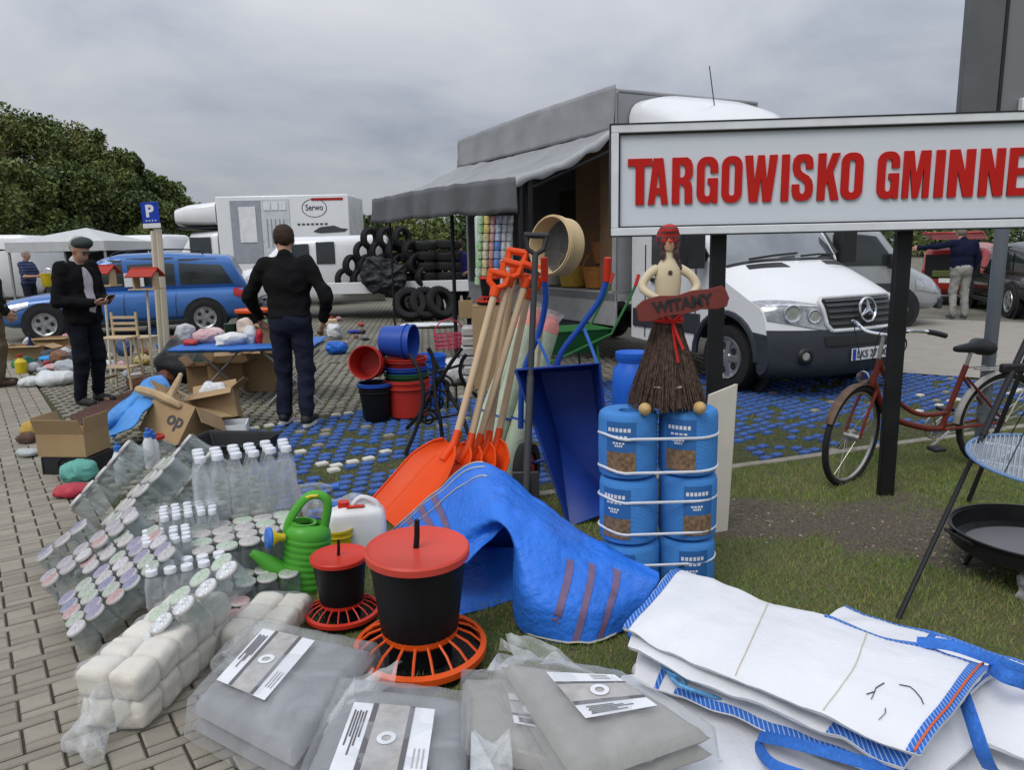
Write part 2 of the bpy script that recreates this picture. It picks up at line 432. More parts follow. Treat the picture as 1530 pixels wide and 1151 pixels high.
s2 = nd(t, 'ShaderNodeVectorMath', operation='SCALE'); t.links.new(br.outputs[0], s2.inputs[0]); t.links.new(mr.outputs[0], s2.inputs['Scale']); t.links.new(s2.outputs[0], b.inputs['Base Color'])
lot.data.materials.append(gridbed)
m = MB()                                   # beyond the blocks that can be told apart
far = [(-60, 10.6), (40, 10.6), (90, 140), (-120, 140)]
m.add([(x, y, -.012) for x, y in far], [(0, 1, 2, 3)])
struct(m.build('far_paving', fm, smooth=0))
# asphalt-grey paved lane on the right
lane = mat('lane_paving', (.30, .275, .24), .9, var=.12, scale=4, bump=.2, bscale=90, dirt=.3, dirtc=(.2, .18, .15))
a, b_, c_, d_ = G(1120, 500), G(1900, 560), G(1900, 478), G(1120, 462)
m = MB(); m.add([(p.x, p.y, -.004) for p in (G(1180, 545), G(1990, 600), G(1990, 500), G(1180, 468))], [(0, 1, 2, 3)])
struct(m.build('lane', lane, smooth=0))
BAY = [G(345, 642), G(600, 603), G(760, 584), G(900, 568), G(1380, 536), G(1560, 560), G(1560, 640), G(1360, 655), G(1090, 694), G(575, 762), G(430, 790)]
WH = [((345, 642), (600, 604)), ((600, 604), (780, 582)), ((445, 674), (500, 671)), ((480, 690), (512, 698)), ((512, 698), (495, 705)), ((495, 705), (445, 716)), ((480, 690), (520, 682)), ((520, 682), (560, 672)), ((530, 688), (548, 684)), ((572, 675), (590, 669)), ((590, 669), (615, 668)), ((600, 677), (572, 675)), ((1105, 652), (1165, 668)), ((1370, 590), (1420, 585)), ((1340, 620), (1560, 575)), ((1400, 605), (1450, 592))]
WH = [(G(*a), G(*b)) for a, b in WH]
LANE = [G(1180, 545), G(1990, 600), G(1990, 500), G(1180, 468)]
ca, sa = math.cos(R(37)), math.sin(R(37))
blocks = []
pu, pv = .132, .108
for i in range(-90, 170):
    for j in range(-40, 130):
        u = (i + .5 * (j % 2)) * pu; v = j * pv
        x, y = u * ca - v * sa, u * sa + v * ca
        if y < 2.6 or y > 10.55: continue
        if abs(x) > y * .76 + 1.3: continue
        if (V((x, y, 0)) - KB0).cross(kd).z > -.09: continue      # beyond the kerb only
        if (V((x, y, 0)) - SW1).cross(swd).z < .06: continue
        if inpoly(x, y, LANE): continue
        n = MN.noise(V((x * 1.3, y * 1.3, 3)))
        k = 0
        if inpoly(x, y, BAY):
            k = 1
            kdist = abs((V((x, y, 0)) - KB0).cross(kd).z)
            if x > 1.2 and kdist < 1.0 and random.random() < .75 - .5 * kdist: continue   # overgrown near the kerb
            if random.random() < .02: k = 0
            if random.random() < .10 + .25 * max(0, n): continue
        for (a, b) in WH:
            if segd(x, y, a, b) < .036 and random.random() < (.9 if x < 1 else .5): k = 2
        blocks.append((y, x, k))
blocks.sort()
bm_ = [gridc, bluep, whitep]
def block_mb(m, x, y, ang, lift=0.0, k=0):
    c, s = math.cos(ang), math.sin(ang); r1, r2 = (.0415, .031), (.037, .026)
    for (hx, hy), z in ((r1, 0), (r2, 0)): pass
    lo = [(-r1[0], -r1[1]), (r1[0], -r1[1]), (r1[0], r1[1]), (-r1[0], r1[1])]; hi = [(-r2[0], -r2[1]), (r2[0], -r2[1]), (r2[0], r2[1]), (-r2[0], r2[1])]
    vs = [(x + c * a - s * b, y + s * a + c * b, z) for L, z in ((lo, -.03), (lo, -.009 + lift), (hi, 0 + lift)) for a, b in L]
    fs = [(8, 9, 10, 11)] + [(4 * l + i, 4 * l + (i + 1) % 4, 4 * l + 4 + (i + 1) % 4, 4 * l + 4 + i) for l in (0, 1) for i in range(4)]
    m.add(vs, fs, None, k)
proto = []
for k in range(3):
    m = MB(); block_mb(m, 0, 0, 0); me = m.build('x', bm_[k], smooth=20).data; proto.append(me)
    bpy.data.objects.remove(bpy.data.objects['x'])
near = [q for q in blocks][:300]
for y, x, k in near:
    o = bpy.data.objects.new('grid_paver', proto[k]); col.objects.link(o); o.parent = lot
    o.location = (x, y, random.uniform(-.004, .002)); o.rotation_euler = (random.gauss(0, .012), random.gauss(0, .012), R(37) + random.gauss(0, .04))
m = MB()
for y, x, k in blocks[300:]: block_mb(m, x + random.gauss(0, .003), y + random.gauss(0, .003), R(37) + random.gauss(0, .04), random.uniform(-.006, .002), k)
o = struct(m.build('grid_paver_field', bm_, lot, smooth=20), 'stuff')
# kerb
m = MB(); kl = (KZ - KA).length; n = int(kl / .8); kp = V((-kd.y, kd.x, 0))
kerb = None
kroot = struct(MB().box((0, 0, -.05), (.01, .01, .01)).build('kerb', concrete)); kroot.location = KA
kmesh = None
for i in range(n):
    mm = MB().box((0, 0, -.04), (.795, .075, .11))
    o = mm.build('kerb_stone', concrete, kroot, bevel=.006); o.location = kd * (.4 + .8 * i) + V((0, 0, random.uniform(-.004, .004))); o.rotation_euler = (0, 0, math.atan2(kd.y, kd.x))
# pavement of square and long pavers
m = MB(); sp = V((swd.y, -swd.x, 0))      # sp points away from the pavement, to the right
far_e = SW1 + swd * 30
pts = [SW1 - swd * 3, SW1 + swd * 30, SW1 + swd * 30 - sp * 3.2, SW1 - swd * 3 - sp * 3.2]
m.add([(p.x, p.y, -.0095) for p in pts], [(0, 1, 2, 3)])
pave = struct(m.build('pavement', joint, smooth=0))
a_ = .104
pieces = []
for j in range(-29, 0):
    for k in range(-60, 60):
        y0 = 1.5 * j + 2 * k
        for (w_, h_, oy, wd) in ((1, 1, 0, 1), (2, .5, 1, 2)):
            cx = (j + w_ / 2) * a_; cy = -(y0 + oy + h_ / 2) * a_ + 5.0
            if j + w_ > 0: 
                if wd == 2: cx = (j + .5) * a_; wd = 1.001
            p = SW1 + sp * cx + swd * cy
            if p.y < 1.75 or cy > 15 or p.x < -p.y * .74 - .25: continue
            pieces.append((p.y, p.x, wd, h_))
pieces.sort()
ang = math.atan2(sp.y, sp.x)
def pav_mesh(w_, h_, g=.0045):
    hx, hy = w_ * a_ / 2 - g, h_ * a_ / 2 - g; b = .005
    lo = [(-hx, -hy), (hx, -hy), (hx, hy), (-hx, hy)]; hi = [(-hx + b, -hy + b), (hx - b, -hy + b), (hx - b, hy - b), (-hx + b, hy - b)]
    vs = [(x, y, z) for L, z in ((lo, -.04), (lo, -.005), (hi, 0)) for x, y in L]
    fs = [(8, 9, 10, 11)] + [(4 * l + i, 4 * l + (i + 1) % 4, 4 * l + 4 + (i + 1) % 4, 4 * l + 4 + i) for l in (0, 1) for i in range(4)]
    return vs, fs
pm = {}
cnt = 0; m = MB()
for y, x, w_, h_ in pieces:
    key = (round(w_), h_)
    if cnt < 300:
        if key not in pm:
            q = MB(); q.add(*pav_mesh(round(w_), h_)); oo = q.build('paver', concrete); pm[key] = oo.data; bpy.data.objects.remove(oo)
        o = bpy.data.objects.new('paver', pm[key]); col.objects.link(o); o.parent = pave
        o.location = (x, y, random.uniform(-.0025, .001)); o.rotation_euler = (random.gauss(0, .006), random.gauss(0, .006), ang + random.gauss(0, .006)); cnt += 1
    else:
        m.add(*pav_mesh(round(w_), h_), T(x, y, random.uniform(-.0025, .001)) @ Matrix.Rotation(ang + random.gauss(0, .006), 4, 'Z'))
struct(m.build('paver_field', concrete, pave), 'stuff')
# ------------------------------------------------------------------ lawn
LAWN = [KA + kp * -.05, KZ + kp * -.05, V((12, 1.0, 0)), V((2, -1, 0)), SW1 - swd * 3 + sp * .01, KA + sp * .0]
soilc = [(G(1352, 790), .55), (G(1130, 775), .42), (G(1440, 830), .3)]
lm = bpy.data.materials.new('lawn_soil'); lm.use_nodes = True; t = lm.node_tree; b = t.nodes['Principled BSDF']; b.inputs['Roughness'].default_value = .95
tc = nd(t, 'ShaderNodeTexCoord'); nz = nd(t, 'ShaderNodeTexNoise'); nz.inputs['Scale'].default_value = 3; nz.inputs['Detail'].default_value = 9; nz.inputs['Roughness'].default_value = .7
t.links.new(tc.outputs['Object'], nz.inputs[0]); cr = nd(t, 'ShaderNodeValToRGB'); e = cr.color_ramp.elements
e[0].position = .35; e[0].color = (.06, .085, .02, 1); e[1].position = .72; e[1].color = (.12, .10, .055, 1)
t.links.new(nz.outputs[0], cr.inputs[0])
va = nd(t, 'ShaderNodeVertexColor', layer_name='soil'); mi = nd(t, 'ShaderNodeMix', data_type='RGBA')
n2 = nd(t, 'ShaderNodeTexNoise'); n2.inputs['Scale'].default_value = 60; n2.inputs['Detail'].default_value = 6; t.links.new(tc.outputs['Object'], n2.inputs[0])
c2 = nd(t, 'ShaderNodeValToRGB'); e = c2.color_ramp.elements; e[0].position = .35; e[0].color = (.05, .04, .028, 1); e[1].position = .7; e[1].color = (.14, .112, .08, 1)
t.links.new(n2.outputs[0], c2.inputs[0]); t.links.new(va.outputs[0], mi.inputs[0]); t.links.new(cr.outputs[0], mi.inputs[6]); t.links.new(c2.outputs[0], mi.inputs[7]); t.links.new(mi.outputs[2], b.inputs['Base Color'])
bp = nd(t, 'ShaderNodeBump'); bp.inputs['Strength'].default_value = .7; bp.inputs['Distance'].default_value = .02; t.links.new(n2.outputs[0], bp.inputs['Height']); t.links.new(bp.outputs[0], b.inputs['Normal'])
def soil_at(x, y):
    s = 0
    for c, r in soilc:
        d = math.hypot((x - c.x) * .8, (y - c.y)) / r + .35 * MN.noise(V((x * 4, y * 4, 1)))
        s = max(s, max(0, min(1, (1.0 - d) * 3)))
    return s
def lz(x, y): return .006 + .012 * MN.noise(V((x * 1.7, y * 1.7, 0)))
m = MB(); st = .06; xs = np.arange(-2.2, 9, st); ys = np.arange(.6, 8.6, st); idx = {}
vs = []; fs = []
for i, x in enumerate(xs):
    for j, y in enumerate(ys):
        if inpoly(x, y, LAWN): idx[i, j] = len(vs); vs.append((x, y, lz(x, y)))
for (i, j) in idx:
    if (i + 1, j) in idx and (i, j + 1) in idx and (i + 1, j + 1) in idx: fs.append((idx[i, j], idx[i + 1, j], idx[i + 1, j + 1], idx[i, j + 1]))
m.add(vs, fs); lawn = struct(m.build('lawn', lm, smooth=180))
m2 = MB(); m2.add([(p.x, p.y, -.016) for p in LAWN], [tuple(range(len(LAWN)))]); o = m2.build('lawn_base', lm, lawn, smooth=0)
at = lawn.data.color_attributes.new('soil', 'FLOAT_COLOR', 'POINT')
for i, p in enumerate(vs): s = soil_at(p[0], p[1]); at.data[i].color = (s, s, s, 1)
# blades
gm = bpy.data.materials.new('grass_blades'); gm.use_nodes = True; t = gm.node_tree; b = t.nodes['Principled BSDF']; b.inputs['Roughness'].default_value = .6; b.inputs['Specular IOR Level'].default_value = .25
gi = nd(t, 'ShaderNodeNewGeometry'); tc = nd(t, 'ShaderNodeTexCoord'); nz = nd(t, 'ShaderNodeTexNoise'); nz.inputs['Scale'].default_value = 1.6; nz.inputs['Detail'].default_value = 6
t.links.new(tc.outputs['Object'], nz.inputs[0]); ad = nd(t, 'ShaderNodeMath', operation='MULTIPLY_ADD'); ad.inputs[1].default_value = .45
t.links.new(gi.outputs['Random Per Island'], ad.inputs[0]); t.links.new(nz.outputs[0], ad.inputs[2])
cr = nd(t, 'ShaderNodeValToRGB'); e = cr.color_ramp.elements; e[0].position = .4; e[0].color = (.07, .15, .022, 1); e[1].position = 1.0; e[1].color = (.26, .2, .085, 1)
q = e.new(.62); q.color = (.165, .265, .05, 1); q = e.new(.8); q.color = (.24, .26, .07, 1)
t.links.new(ad.outputs[0], cr.inputs[0]); t.links.new(cr.outputs[0], b.inputs['Base Color'])
def blades(n, xr, yr, poly, name, hmul=1.0, soilcut=True, zf=lz):
    x = rng.uniform(*xr, n); y = rng.uniform(*yr, n)
    keep = np.array([inpoly(a, c, poly) and abs(a) < c * .74 + 1.2 for a, c in zip(x, y)]); x, y = x[keep], y[keep]
    if soilcut:
        s = np.array([soil_at(a, c) for a, c in zip(x, y)]); k2 = rng.uniform(0, 1, len(x)) > s * .93; x, y = x[k2], y[k2]
    n = len(x); z = np.array([zf(a, c) for a, c in zip(x, y)]) - .004
    a = rng.uniform(0, 6.283, n); h = rng.uniform(.012, .034, n) * hmul * (1 + .35 * np.array([MN.noise(V((p * 3, q * 3, 5))) for p, q in zip(x, y)])); w_ = rng.uniform(.0013, .0028, n); ln = rng.uniform(.2, 1.1, n) * h; la = rng.uniform(0, 6.283, n)
    b0 = np.stack([x - w_ * np.cos(a), y - w_ * np.sin(a), z], 1); b1 = np.stack([x + w_ * np.cos(a), y + w_ * np.sin(a), z], 1); tp = np.stack([x + ln * np.cos(la), y + ln * np.sin(la), z + h], 1)
    vv = np.stack([b0, b1, tp], 1).reshape(-1, 3)
    me = bpy.data.meshes.new(name); me.vertices.add(len(vv)); me.vertices.foreach_set('co', vv.ravel())
    me.loops.add(3 * n); me.loops.foreach_set('vertex_index', np.arange(3 * n)); me.polygons.add(n); me.polygons.foreach_set('loop_start', np.arange(n) * 3)
    me.update(); me.materials.append(gm); o = bpy.data.objects.new(name, me); col.objects.link(o); return o
o = struct(blades(400000, (-1.6, 6.0), (1.6, 6.9), LAWN, 'grass'), 'stuff'); o['label'] = 'short worn grass of the lawn'; o['category'] = 'grass'
o = struct(blades(150000, (-3.5, 6.5), (3.9, 8.6), [KA, KZ, V((8, 8.6, 0)), V((-4, 8.6, 0)), SW1 + swd * 5], 'joint_grass', .42, False, lambda x, y: -.015), 'stuff'); o['label'] = 'sparse grass growing between the grid pavers'; o['category'] = 'grass'
# pebbles in the bare soil
m = MB()
for c, r in soilc:
    for i in range(55):
        x, y = random.gauss(c.x, r * .5), random.gauss(c.y, r * .45)
        if not inpoly(x, y, LAWN): continue
        s = random.uniform(.003, .011); m.lathe([(s * .4, -s * .3), (s, 0), (s * .7, s * .45), (s * .1, s * .6)], 5, T(x, y, lz(x, y) + .001) @ Rm(random.uniform(0, 360), 'Z') @ Rm(random.uniform(-30, 30), 'X'))
o = struct(m.build('gravel', mat('pebble', (.27, .23, .19), .85, var=.4, scale=9), smooth=60), 'stuff'); o['label'] = 'small stones in the bare soil'; o['category'] = 'gravel'
# ------------------------------------------------------------------ trees
def leafmat(name, c):
    if name in MC: return MC[name]
    m = bpy.data.materials.new(name); m.use_nodes = True; t = m.node_tree; b = t.nodes['Principled BSDF']; b.inputs['Roughness'].default_value = .6; b.inputs['Specular IOR Level'].default_value = .2
    gi = nd(t, 'ShaderNodeNewGeometry'); tc = nd(t, 'ShaderNodeTexCoord'); n = nd(t, 'ShaderNodeTexNoise'); n.inputs['Scale'].default_value = .8; t.links.new(tc.outputs['Object'], n.inputs[0])
    ad = nd(t, 'ShaderNodeMath', operation='MULTIPLY_ADD'); ad.inputs[1].default_value = .5; t.links.new(gi.outputs['Random Per Island'], ad.inputs[0]); t.links.new(n.outputs[0], ad.inputs[2])
    cr = nd(t, 'ShaderNodeValToRGB'); e = cr.color_ramp.elements; e[0].position = .35; e[0].color = (c[0] * .5, c[1] * .5, c[2] * .5, 1); e[1].position = 1.05 if False else 1.0; e[1].color = (c[0] * 1.7, c[1] * 1.5, c[2] * 1.4, 1)
    q = e.new(.65); q.color = (*c, 1)
    t.links.new(ad.outputs[0], cr.inputs[0]); t.links.new(cr.outputs[0], b.inputs['Base Color']); MC[name] = m; return m
bark = mat('bark', (.09, .07, .05), .95, var=.3, scale=5, bump=.5, bscale=20)
def tree(px, pyt, y, wd, label, conifer=False, c=(.06, .085, .025), nl=3200, ls=.3, base=.1, seed=0, group='trees of the wood beyond the market'):
    rg = np.random.default_rng(seed)
    top = D(px, pyt, y); H = top.z
    t = thing('conifer_tree' if conifer else 'deciduous_tree', label, 'tree', (top.x, y, -.06), 0, group)
    m = MB(); m.tube([(0, 0, 0), (.05 * H * .2, 0, H * .3), (-.02 * H * .3, .05, H * .6), (0, 0, H * .93)], [H * .02 + .05, H * .016, H * .011, .02], 7)
    for i in range(9):
        a = rg.uniform(0, 6.28); z = H * rg.uniform(.2, .8); L = wd * .42 * (1.1 - z / H)
        m.tube([(0, 0, z), (L * .6 * math.cos(a), L * .6 * math.sin(a), z + L * .25), (L * math.cos(a), L * math.sin(a), z + L * .35)], [.07, .05, .02], 5)
    m.build('trunk', bark, t)
    P = []
    if conifer:
        n = nl; h = rg.uniform(0, 1, n) ** .8; r = wd / 2 * (1 - h) ** .75 * (.75 + .25 * np.sin(h * 34 + seed)) * rg.uniform(.35, 1.05, n) ** .5 + .06; a = rg.uniform(0, 6.283, n)
        r *= 1 + .28 * np.sin(a * 5 + h * 17) + rg.normal(0, .08, n)
        P = np.stack([r * np.cos(a), r * np.sin(a), H * (base + (1 - base) * h) - r * .25], 1)
    else:
        k = 34; cc = []
        for i in range(k):
            h = rg.uniform(0, 1); rr = wd / 2 * (math.sin(math.pi * (h * .82 + .12)) ** .7) * rg.uniform(.35, .9); a = rg.uniform(0, 6.283)
            cc.append((rr * math.cos(a), rr * math.sin(a), H * (base + (.93 - base) * h), wd * rg.uniform(.07, .19)))
        cc.append((0, 0, H * .93, wd * .1)); cc = np.array(cc); w8 = cc[:, 3] ** 2; w8 /= w8.sum()
        ci = rg.choice(len(cc), nl, p=w8); d = rg.normal(size=(nl, 3)); d /= np.linalg.norm(d, axis=1)[:, None]
        P = cc[ci, :3] + d * (cc[ci, 3] * rg.uniform(.35, 1.2, nl))[:, None] * np.array([1, 1, .85])
        P[:, 2] = np.minimum(P[:, 2], H)
    n = len(P); u = rg.normal(size=(n, 3)); u /= np.linalg.norm(u, axis=1)[:, None]; w_ = rg.normal(size=(n, 3)); w_ -= u * (w_ * u).sum(1)[:, None]; w_ /= np.linalg.norm(w_, axis=1)[:, None]
    s = ls * rg.uniform(.5, 1.2, n)[:, None]
    vv = np.stack([P - u * s, P + w_ * s * .5, P + u * s, P - w_ * s * .5], 1).reshape(-1, 3)
    me = bpy.data.meshes.new('crown'); me.vertices.add(4 * n); me.vertices.foreach_set('co', vv.ravel()); me.loops.add(4 * n); me.loops.foreach_set('vertex_index', np.arange(4 * n)); me.polygons.add(n); me.polygons.foreach_set('loop_start', np.arange(n) * 4); me.update()
    me.materials.append(leafmat('leaf%d' % (int(c[1] * 1000)), c)); o = bpy.data.objects.new('crown', me); col.objects.link(o); o.parent = t
    return t
LF = (.10, .135, .042); DK = (.058, .088, .034); YG = (.125, .14, .045)
wood = [(-55, 150, 46, 8.5, 0, LF), (-5, 168, 44, 6.5, 0, YG), (45, 160, 47, 6.5, 0, LF), (88, 192, 50, 5.5, 0, LF), (120, 180, 52, 6.0, 0, YG), (143, 184, 50, 4.6, 0, LF), (172, 214, 49, 4.4, 0, LF), (198, 226, 51, 4.6, 1, DK), (222, 252, 52, 4.4, 0, LF), (250, 272, 55, 4.8, 0, LF), (276, 290, 58, 5.0, 0, LF), (20, 235, 38, 6.0, 0, LF), (75, 250, 40, 6.0, 0, DK), (125, 258, 41, 6.0, 0, LF), (178, 285, 43, 6.0, 0, DK), (232, 300, 46, 5.5, 0, LF)]
for i, (px, py, y, wd, cf, c) in enumerate(wood):
    if i < 11: lb = 'tall dark conifer on the sloping edge of the wood' if cf else 'tall leafy green tree at the top of the wood'
    else: lb = 'lower bushy tree in front of the tall wood'
    tree(px, py, y, wd if not cf else wd * 1.55, lb, bool(cf), c, 15000 if not cf else 13000, .14 if not cf else .13, .02, i)
for i, (px, py, wd) in enumerate([(525, 312, 5), (560, 322, 7), (605, 326, 8), (650, 324, 8), (700, 322, 8), (745, 320, 8), (790, 300, 9), (832, 288, 9), (870, 300, 8)]):
    tree(px, py, 72, wd, 'distant green tree seen under the grey awning', False, [LF, DK, YG][i % 3], 4500, .24, .0, 50 + i, 'distant trees under the awning')
for i, (px, py, wd) in enumerate([(1000, 315, 10), (1120, 318, 10), (1260, 312, 12), (1400, 316, 12), (1530, 300, 14), (340, 330, 9), (430, 330, 9), (480, 326, 8)]):
    tree(px, py, 66 + i, wd, 'distant green tree behind the parked vehicles', False, [DK, LF][i % 2], 3600, .27, .0, 70 + i, 'distant trees behind the vehicles')
# ------------------------------------------------------------------ vehicles
white_paint = mat('white_car_paint', (.74, .75, .76), .25, var=.03, scale=2, spec=.5, coat=.5, dirt=.12, dirtc=(.5, .48, .44))
black_pl = mat('black_plastic', (.022, .023, .025), .45, var=.15, scale=10)
dark_pl = mat('bumper_plastic', (.035, .04, .05), .5, var=.12, scale=8)
tyre_m = mat('tyre_rubber', (.018, .018, .019), .8, var=.25, scale=12, bump=.2, bscale=60)
chrome = mat('chrome', (.75, .76, .78), .15, 1.0, var=.05)
glass_d = mat('car_glass', (.03, .038, .042), .05, var=.15, scale=1.2, spec=.8)
rim_m = mat('rim_metal', (.42, .43, .44), .35, .8, var=.1)
lens_m = mat('headlamp_lens', (.55, .57, .6), .08, .55, var=.35, scale=14, spec=.8, coat=.6)
red_lens = mat('tail_lamp', (.35, .012, .012), .15, var=.1)
alu = mat('grey_aluminium', (.32, .33, .34), .45, .5, var=.12, scale=5, dirt=.25)
def wheel(parent, x, y, r, wd=.2, side=1):
    M = T(x, y, r) @ Rm(90, 'X')
    prof = [(r * .62, -wd * .42), (r * .8, -wd * .5), (r * .96, -wd * .44), (r, -wd * .25), (r, wd * .25), (r * .96, wd * .44), (r * .8, wd * .5), (r * .62, wd * .42), (r * .6, 0)]
    wh = MB().lathe(prof + [prof[0]], 28, M, caps=False).build('wheel', tyre_m, parent)
    zf = wd * .5
    m = MB(); m.lathe([(.02, zf * side * -1 * .95), (r * .16, zf * side * -1 * .92), (r * .2, zf * side * -.75), (r * .5, zf * side * -1 * .70), (r * .58, zf * side * -.98), (r * .64, zf * side * -1.02), (r * .66, zf * side * -.8)], 20, M, caps=True)
    for i in range(5):
        a = i * 72; m.box((r * .36, 0, -zf * side * .86), (r * .42, r * .16, .02), M @ Rm(a, 'Z'))
    m.build('rim', rim_m, wh)
    for i in range(5): MB().lathe([(.001, 0), (r * .12, 0), (r * .12, .012), (.001, .012)], 8, M @ Rm(36 + i * 72, 'Z') @ T(r * .38, 0, -zf * side * .76 - .006)).build('rim_opening', black_pl, wh)
    return wh
def sup_ring(x, w_, zb, zt, p, n=28, yc=0.0):
    r = []
    for j in range(n):
        a = 6.283185 * j / n; c, s = math.cos(a), math.sin(a)
        r.append((x, yc + w_ * math.copysign(abs(c) ** (2 / p), c), (zb + zt) / 2 + (zt - zb) / 2 * math.copysign(abs(s) ** (2 / p), s)))
    return r
def interp(st, x):
    if x <= st[0][0]: return st[0]
    for a, b in zip(st, st[1:]):
        if x <= b[0]:
            f = (x - a[0]) / (b[0] - a[0] + 1e-9); return tuple(a[i] + (b[i] - a[i]) * f for i in range(5))
    return st[-1]
def dense(st, n=60):
    x0, x1 = st[0][0], st[-1][0]; P = [V(q[:3]) for q in st]
    return [interp(st, x0 + (x1 - x0) * i / (n - 1)) for i in range(n)]
def ys(st, x, z):
    q = interp(st, x); h = (q[3] - q[2]) / 2; k = min(1, abs(z - (q[2] + q[3]) / 2) / h); return q[1] * max(0, 1 - k ** q[4]) ** (1 / q[4])
def zs(st, x, y):
    q = interp(st, x); h = (q[3] - q[2]) / 2; k = min(.999, abs(y) / q[1]); return (q[2] + q[3]) / 2 + h * (1 - k ** q[4]) ** (1 / q[4])
def side_panel(st, poly_lo, poly_hi, s, off=.006, nu=10, nv=4):
    P = []
    for i in range(nu):
        a, b = cat_rom([V((*q, 0)) for q in poly_lo], i / (nu - 1)), cat_rom([V((*q, 0)) for q in poly_hi], i / (nu - 1)); row = []
        for j in range(nv):
            q = a + (b - a) * (j / (nv - 1)); row.append((q.x, s * (ys(st, q.x, q.y) + off), q.y))
        P.append(row)
    return P if s < 0 else P[::-1]
def top_panel(st, x0, x1, wf0, wf1, off=.006, nu=8, nv=11):
    P = []
    for i in range(nu):
        x = x0 + (x1 - x0) * i / (nu - 1); q = interp(st, x); wf = wf0 + (wf1 - wf0) * i / (nu - 1); P.append([(x, q[1] * wf * (2 * j / (nv - 1) - 1), zs(st, x, q[1] * wf * (2 * j / (nv - 1) - 1)) + off) for j in range(nv)])
    return P
def car(name, label, loc, rz, L, W, H, paint, kind='suv', group=None, roofbars=False):
    t = thing(name, label, 'car', loc, rz, group); w2 = W / 2; l2 = L / 2; b = .56 * H
    body = [(-l2, .80 * w2, .42, b * .92, 4), (-l2 + .1, .93 * w2, .3, b * 1.02, 4), (-l2 + .45, w2, .24, b * 1.05, 4), (0, w2, .22, b * 1.03, 4.5), (l2 * .45, w2, .22, b * 1.0, 4.5), (l2 * .72, .98 * w2, .22, b * .95, 4), (l2 - .22, .92 * w2, .24, b * .86, 3.6), (l2 - .06, .80 * w2, .3, b * .74, 3.4), (l2, .66 * w2, .4, b * .62, 3)]
    if kind == 'suv': gr = [(-l2 + .1, .76 * w2, .8, b * 1.06, 4), (-l2 + .38, .82 * w2, .8, H * .95, 4.5), (-l2 * .3, .85 * w2, .8, H, 5), (l2 * .05, .85 * w2, .8, H * .985, 5), (l2 * .2, .83 * w2, .8, H * .93, 4.5), (l2 * .56, .78 * w2, .8, b * 1.02, 4)]
    else: gr = [(-l2 + .05, .76 * w2, .7, b * 1.08, 4), (-l2 + .5, .82 * w2, .7, H * .93, 4.5), (-l2 * .2, .84 * w2, .7, H, 5), (l2 * .1, .84 * w2, .7, H * .97, 5), (l2 * .52, .78 * w2, .7, b * 1.02, 4)]
    MB().loft([sup_ring(*q) for q in dense(body)]).build('body', paint, t, smooth=50)
    MB().loft([sup_ring(*q) for q in dense(gr, 40)]).build('cabin', paint, t, smooth=50)
    zl, zh = b * 1.08, H * .93
    for s in (-1, 1):
        for x0, x1, sl0, sl1 in ((-l2 + .35, -l2 * .42, .28, .0), (-l2 * .38, -l2 * .02, 0, 0), (l2 * .02, l2 * .44, 0, -.52 * l2 / 2 * .8)):
            n = 4
            lo = [(x0 + (x1 - x0) * i / n, zl) for i in range(n + 1)]; hi = [(x0 + sl0 + (x1 + sl1 - x0 - sl0) * i / n, zh - (.03 if abs(sl0) + abs(sl1) > 0 else 0)) for i in range(n + 1)]
            MB().grid(side_panel(gr, lo, hi, s, .008)).build('window', glass_d, t)
        for x in (-l2 * .40, l2 * .0, l2 * .5):
            MB().tube([(x + .06 * math.sin(z * 3), s * (ys(body, x, z) + .001), z) for z in np.linspace(.32, b * 1.0, 8)], .006, 4).build('door_gap', black_pl, t)
        for x in (-l2 * .25, l2 * .16): MB().box((x, s * (ys(body, x, b * .9) + .012), b * .88), (.16, .03, .03)).build('door_handle', paint, t, bevel=.008)
        m = MB(); m.tube([(l2 * .36, s * (w2 * .8), b * 1.1), (l2 * .34, s * w2 * 1.02, b * 1.12)], .02, 6); m.lathe([(.02, -.03), (.08, -.025), (.09, .02), (.05, .06)], 12, T(l2 * .34, s * w2 * 1.08, b * 1.14) @ Rm(90, 'Y')); m.build('mirror', black_pl, t)
        for x in (-l2 * .6, l2 * .62):
            m = MB(); m.lathe([(.02, 0), (.40, 0), (.40, .02), (.02, .022)], 24, T(x, s * (w2 - .012), .33) @ Rm(-90 * s, 'X')); m.build('wheel_arch', black_pl, t)
            wheel(t, x, s * (w2 - .05), .33, .2, s)
        lo = [(l2 - .62, b * .74), (l2 - .4, b * .66), (l2 - .2, b * .56), (l2 - .09, b * .5)]; hi = [(l2 - .62, b * .84), (l2 - .4, b * .8), (l2 - .2, b * .72), (l2 - .09, b * .62)]
        MB().grid(side_panel(body, lo, hi, s, .01)).build('headlight', lens_m, t)
        lo = [(-l2 + .06, b * .72), (-l2 + .2, b * .76), (-l2 + .36, b * .84)]; hi = [(-l2 + .06, b * .98), (-l2 + .2, b * .99), (-l2 + .36, b * .97)]
        MB().grid(side_panel(body, lo, hi, s, .012)).build('tail_light', red_lens, t)
        if roofbars: MB().tube(curve([(-l2 * .62, s * w2 * .66, H * .96), (-l2 * .5, s * w2 * .66, H + .035), (l2 * .0, s * w2 * .66, H + .03), (l2 * .12, s * w2 * .66, H * .95)], 12), .014, 6).build('roof_rail', black_pl, t)
        MB().box((0, s * (w2 - .005), .27), (L * .5, .05, .1)).build('sill', black_pl, t, bevel=.02)
    MB().grid(top_panel(gr, l2 * .24, l2 * .54, .86, .92)).build('windscreen', glass_d, t)
    MB().grid(top_panel(gr, -l2 + .13, -l2 + .34, .82, .82)[::-1]).build('rear_window', glass_d, t)
    MB().box((l2 - .01, 0, b * .52), (.05, w2 * .9, .14)).build('grille', black_pl, t, bevel=.02)
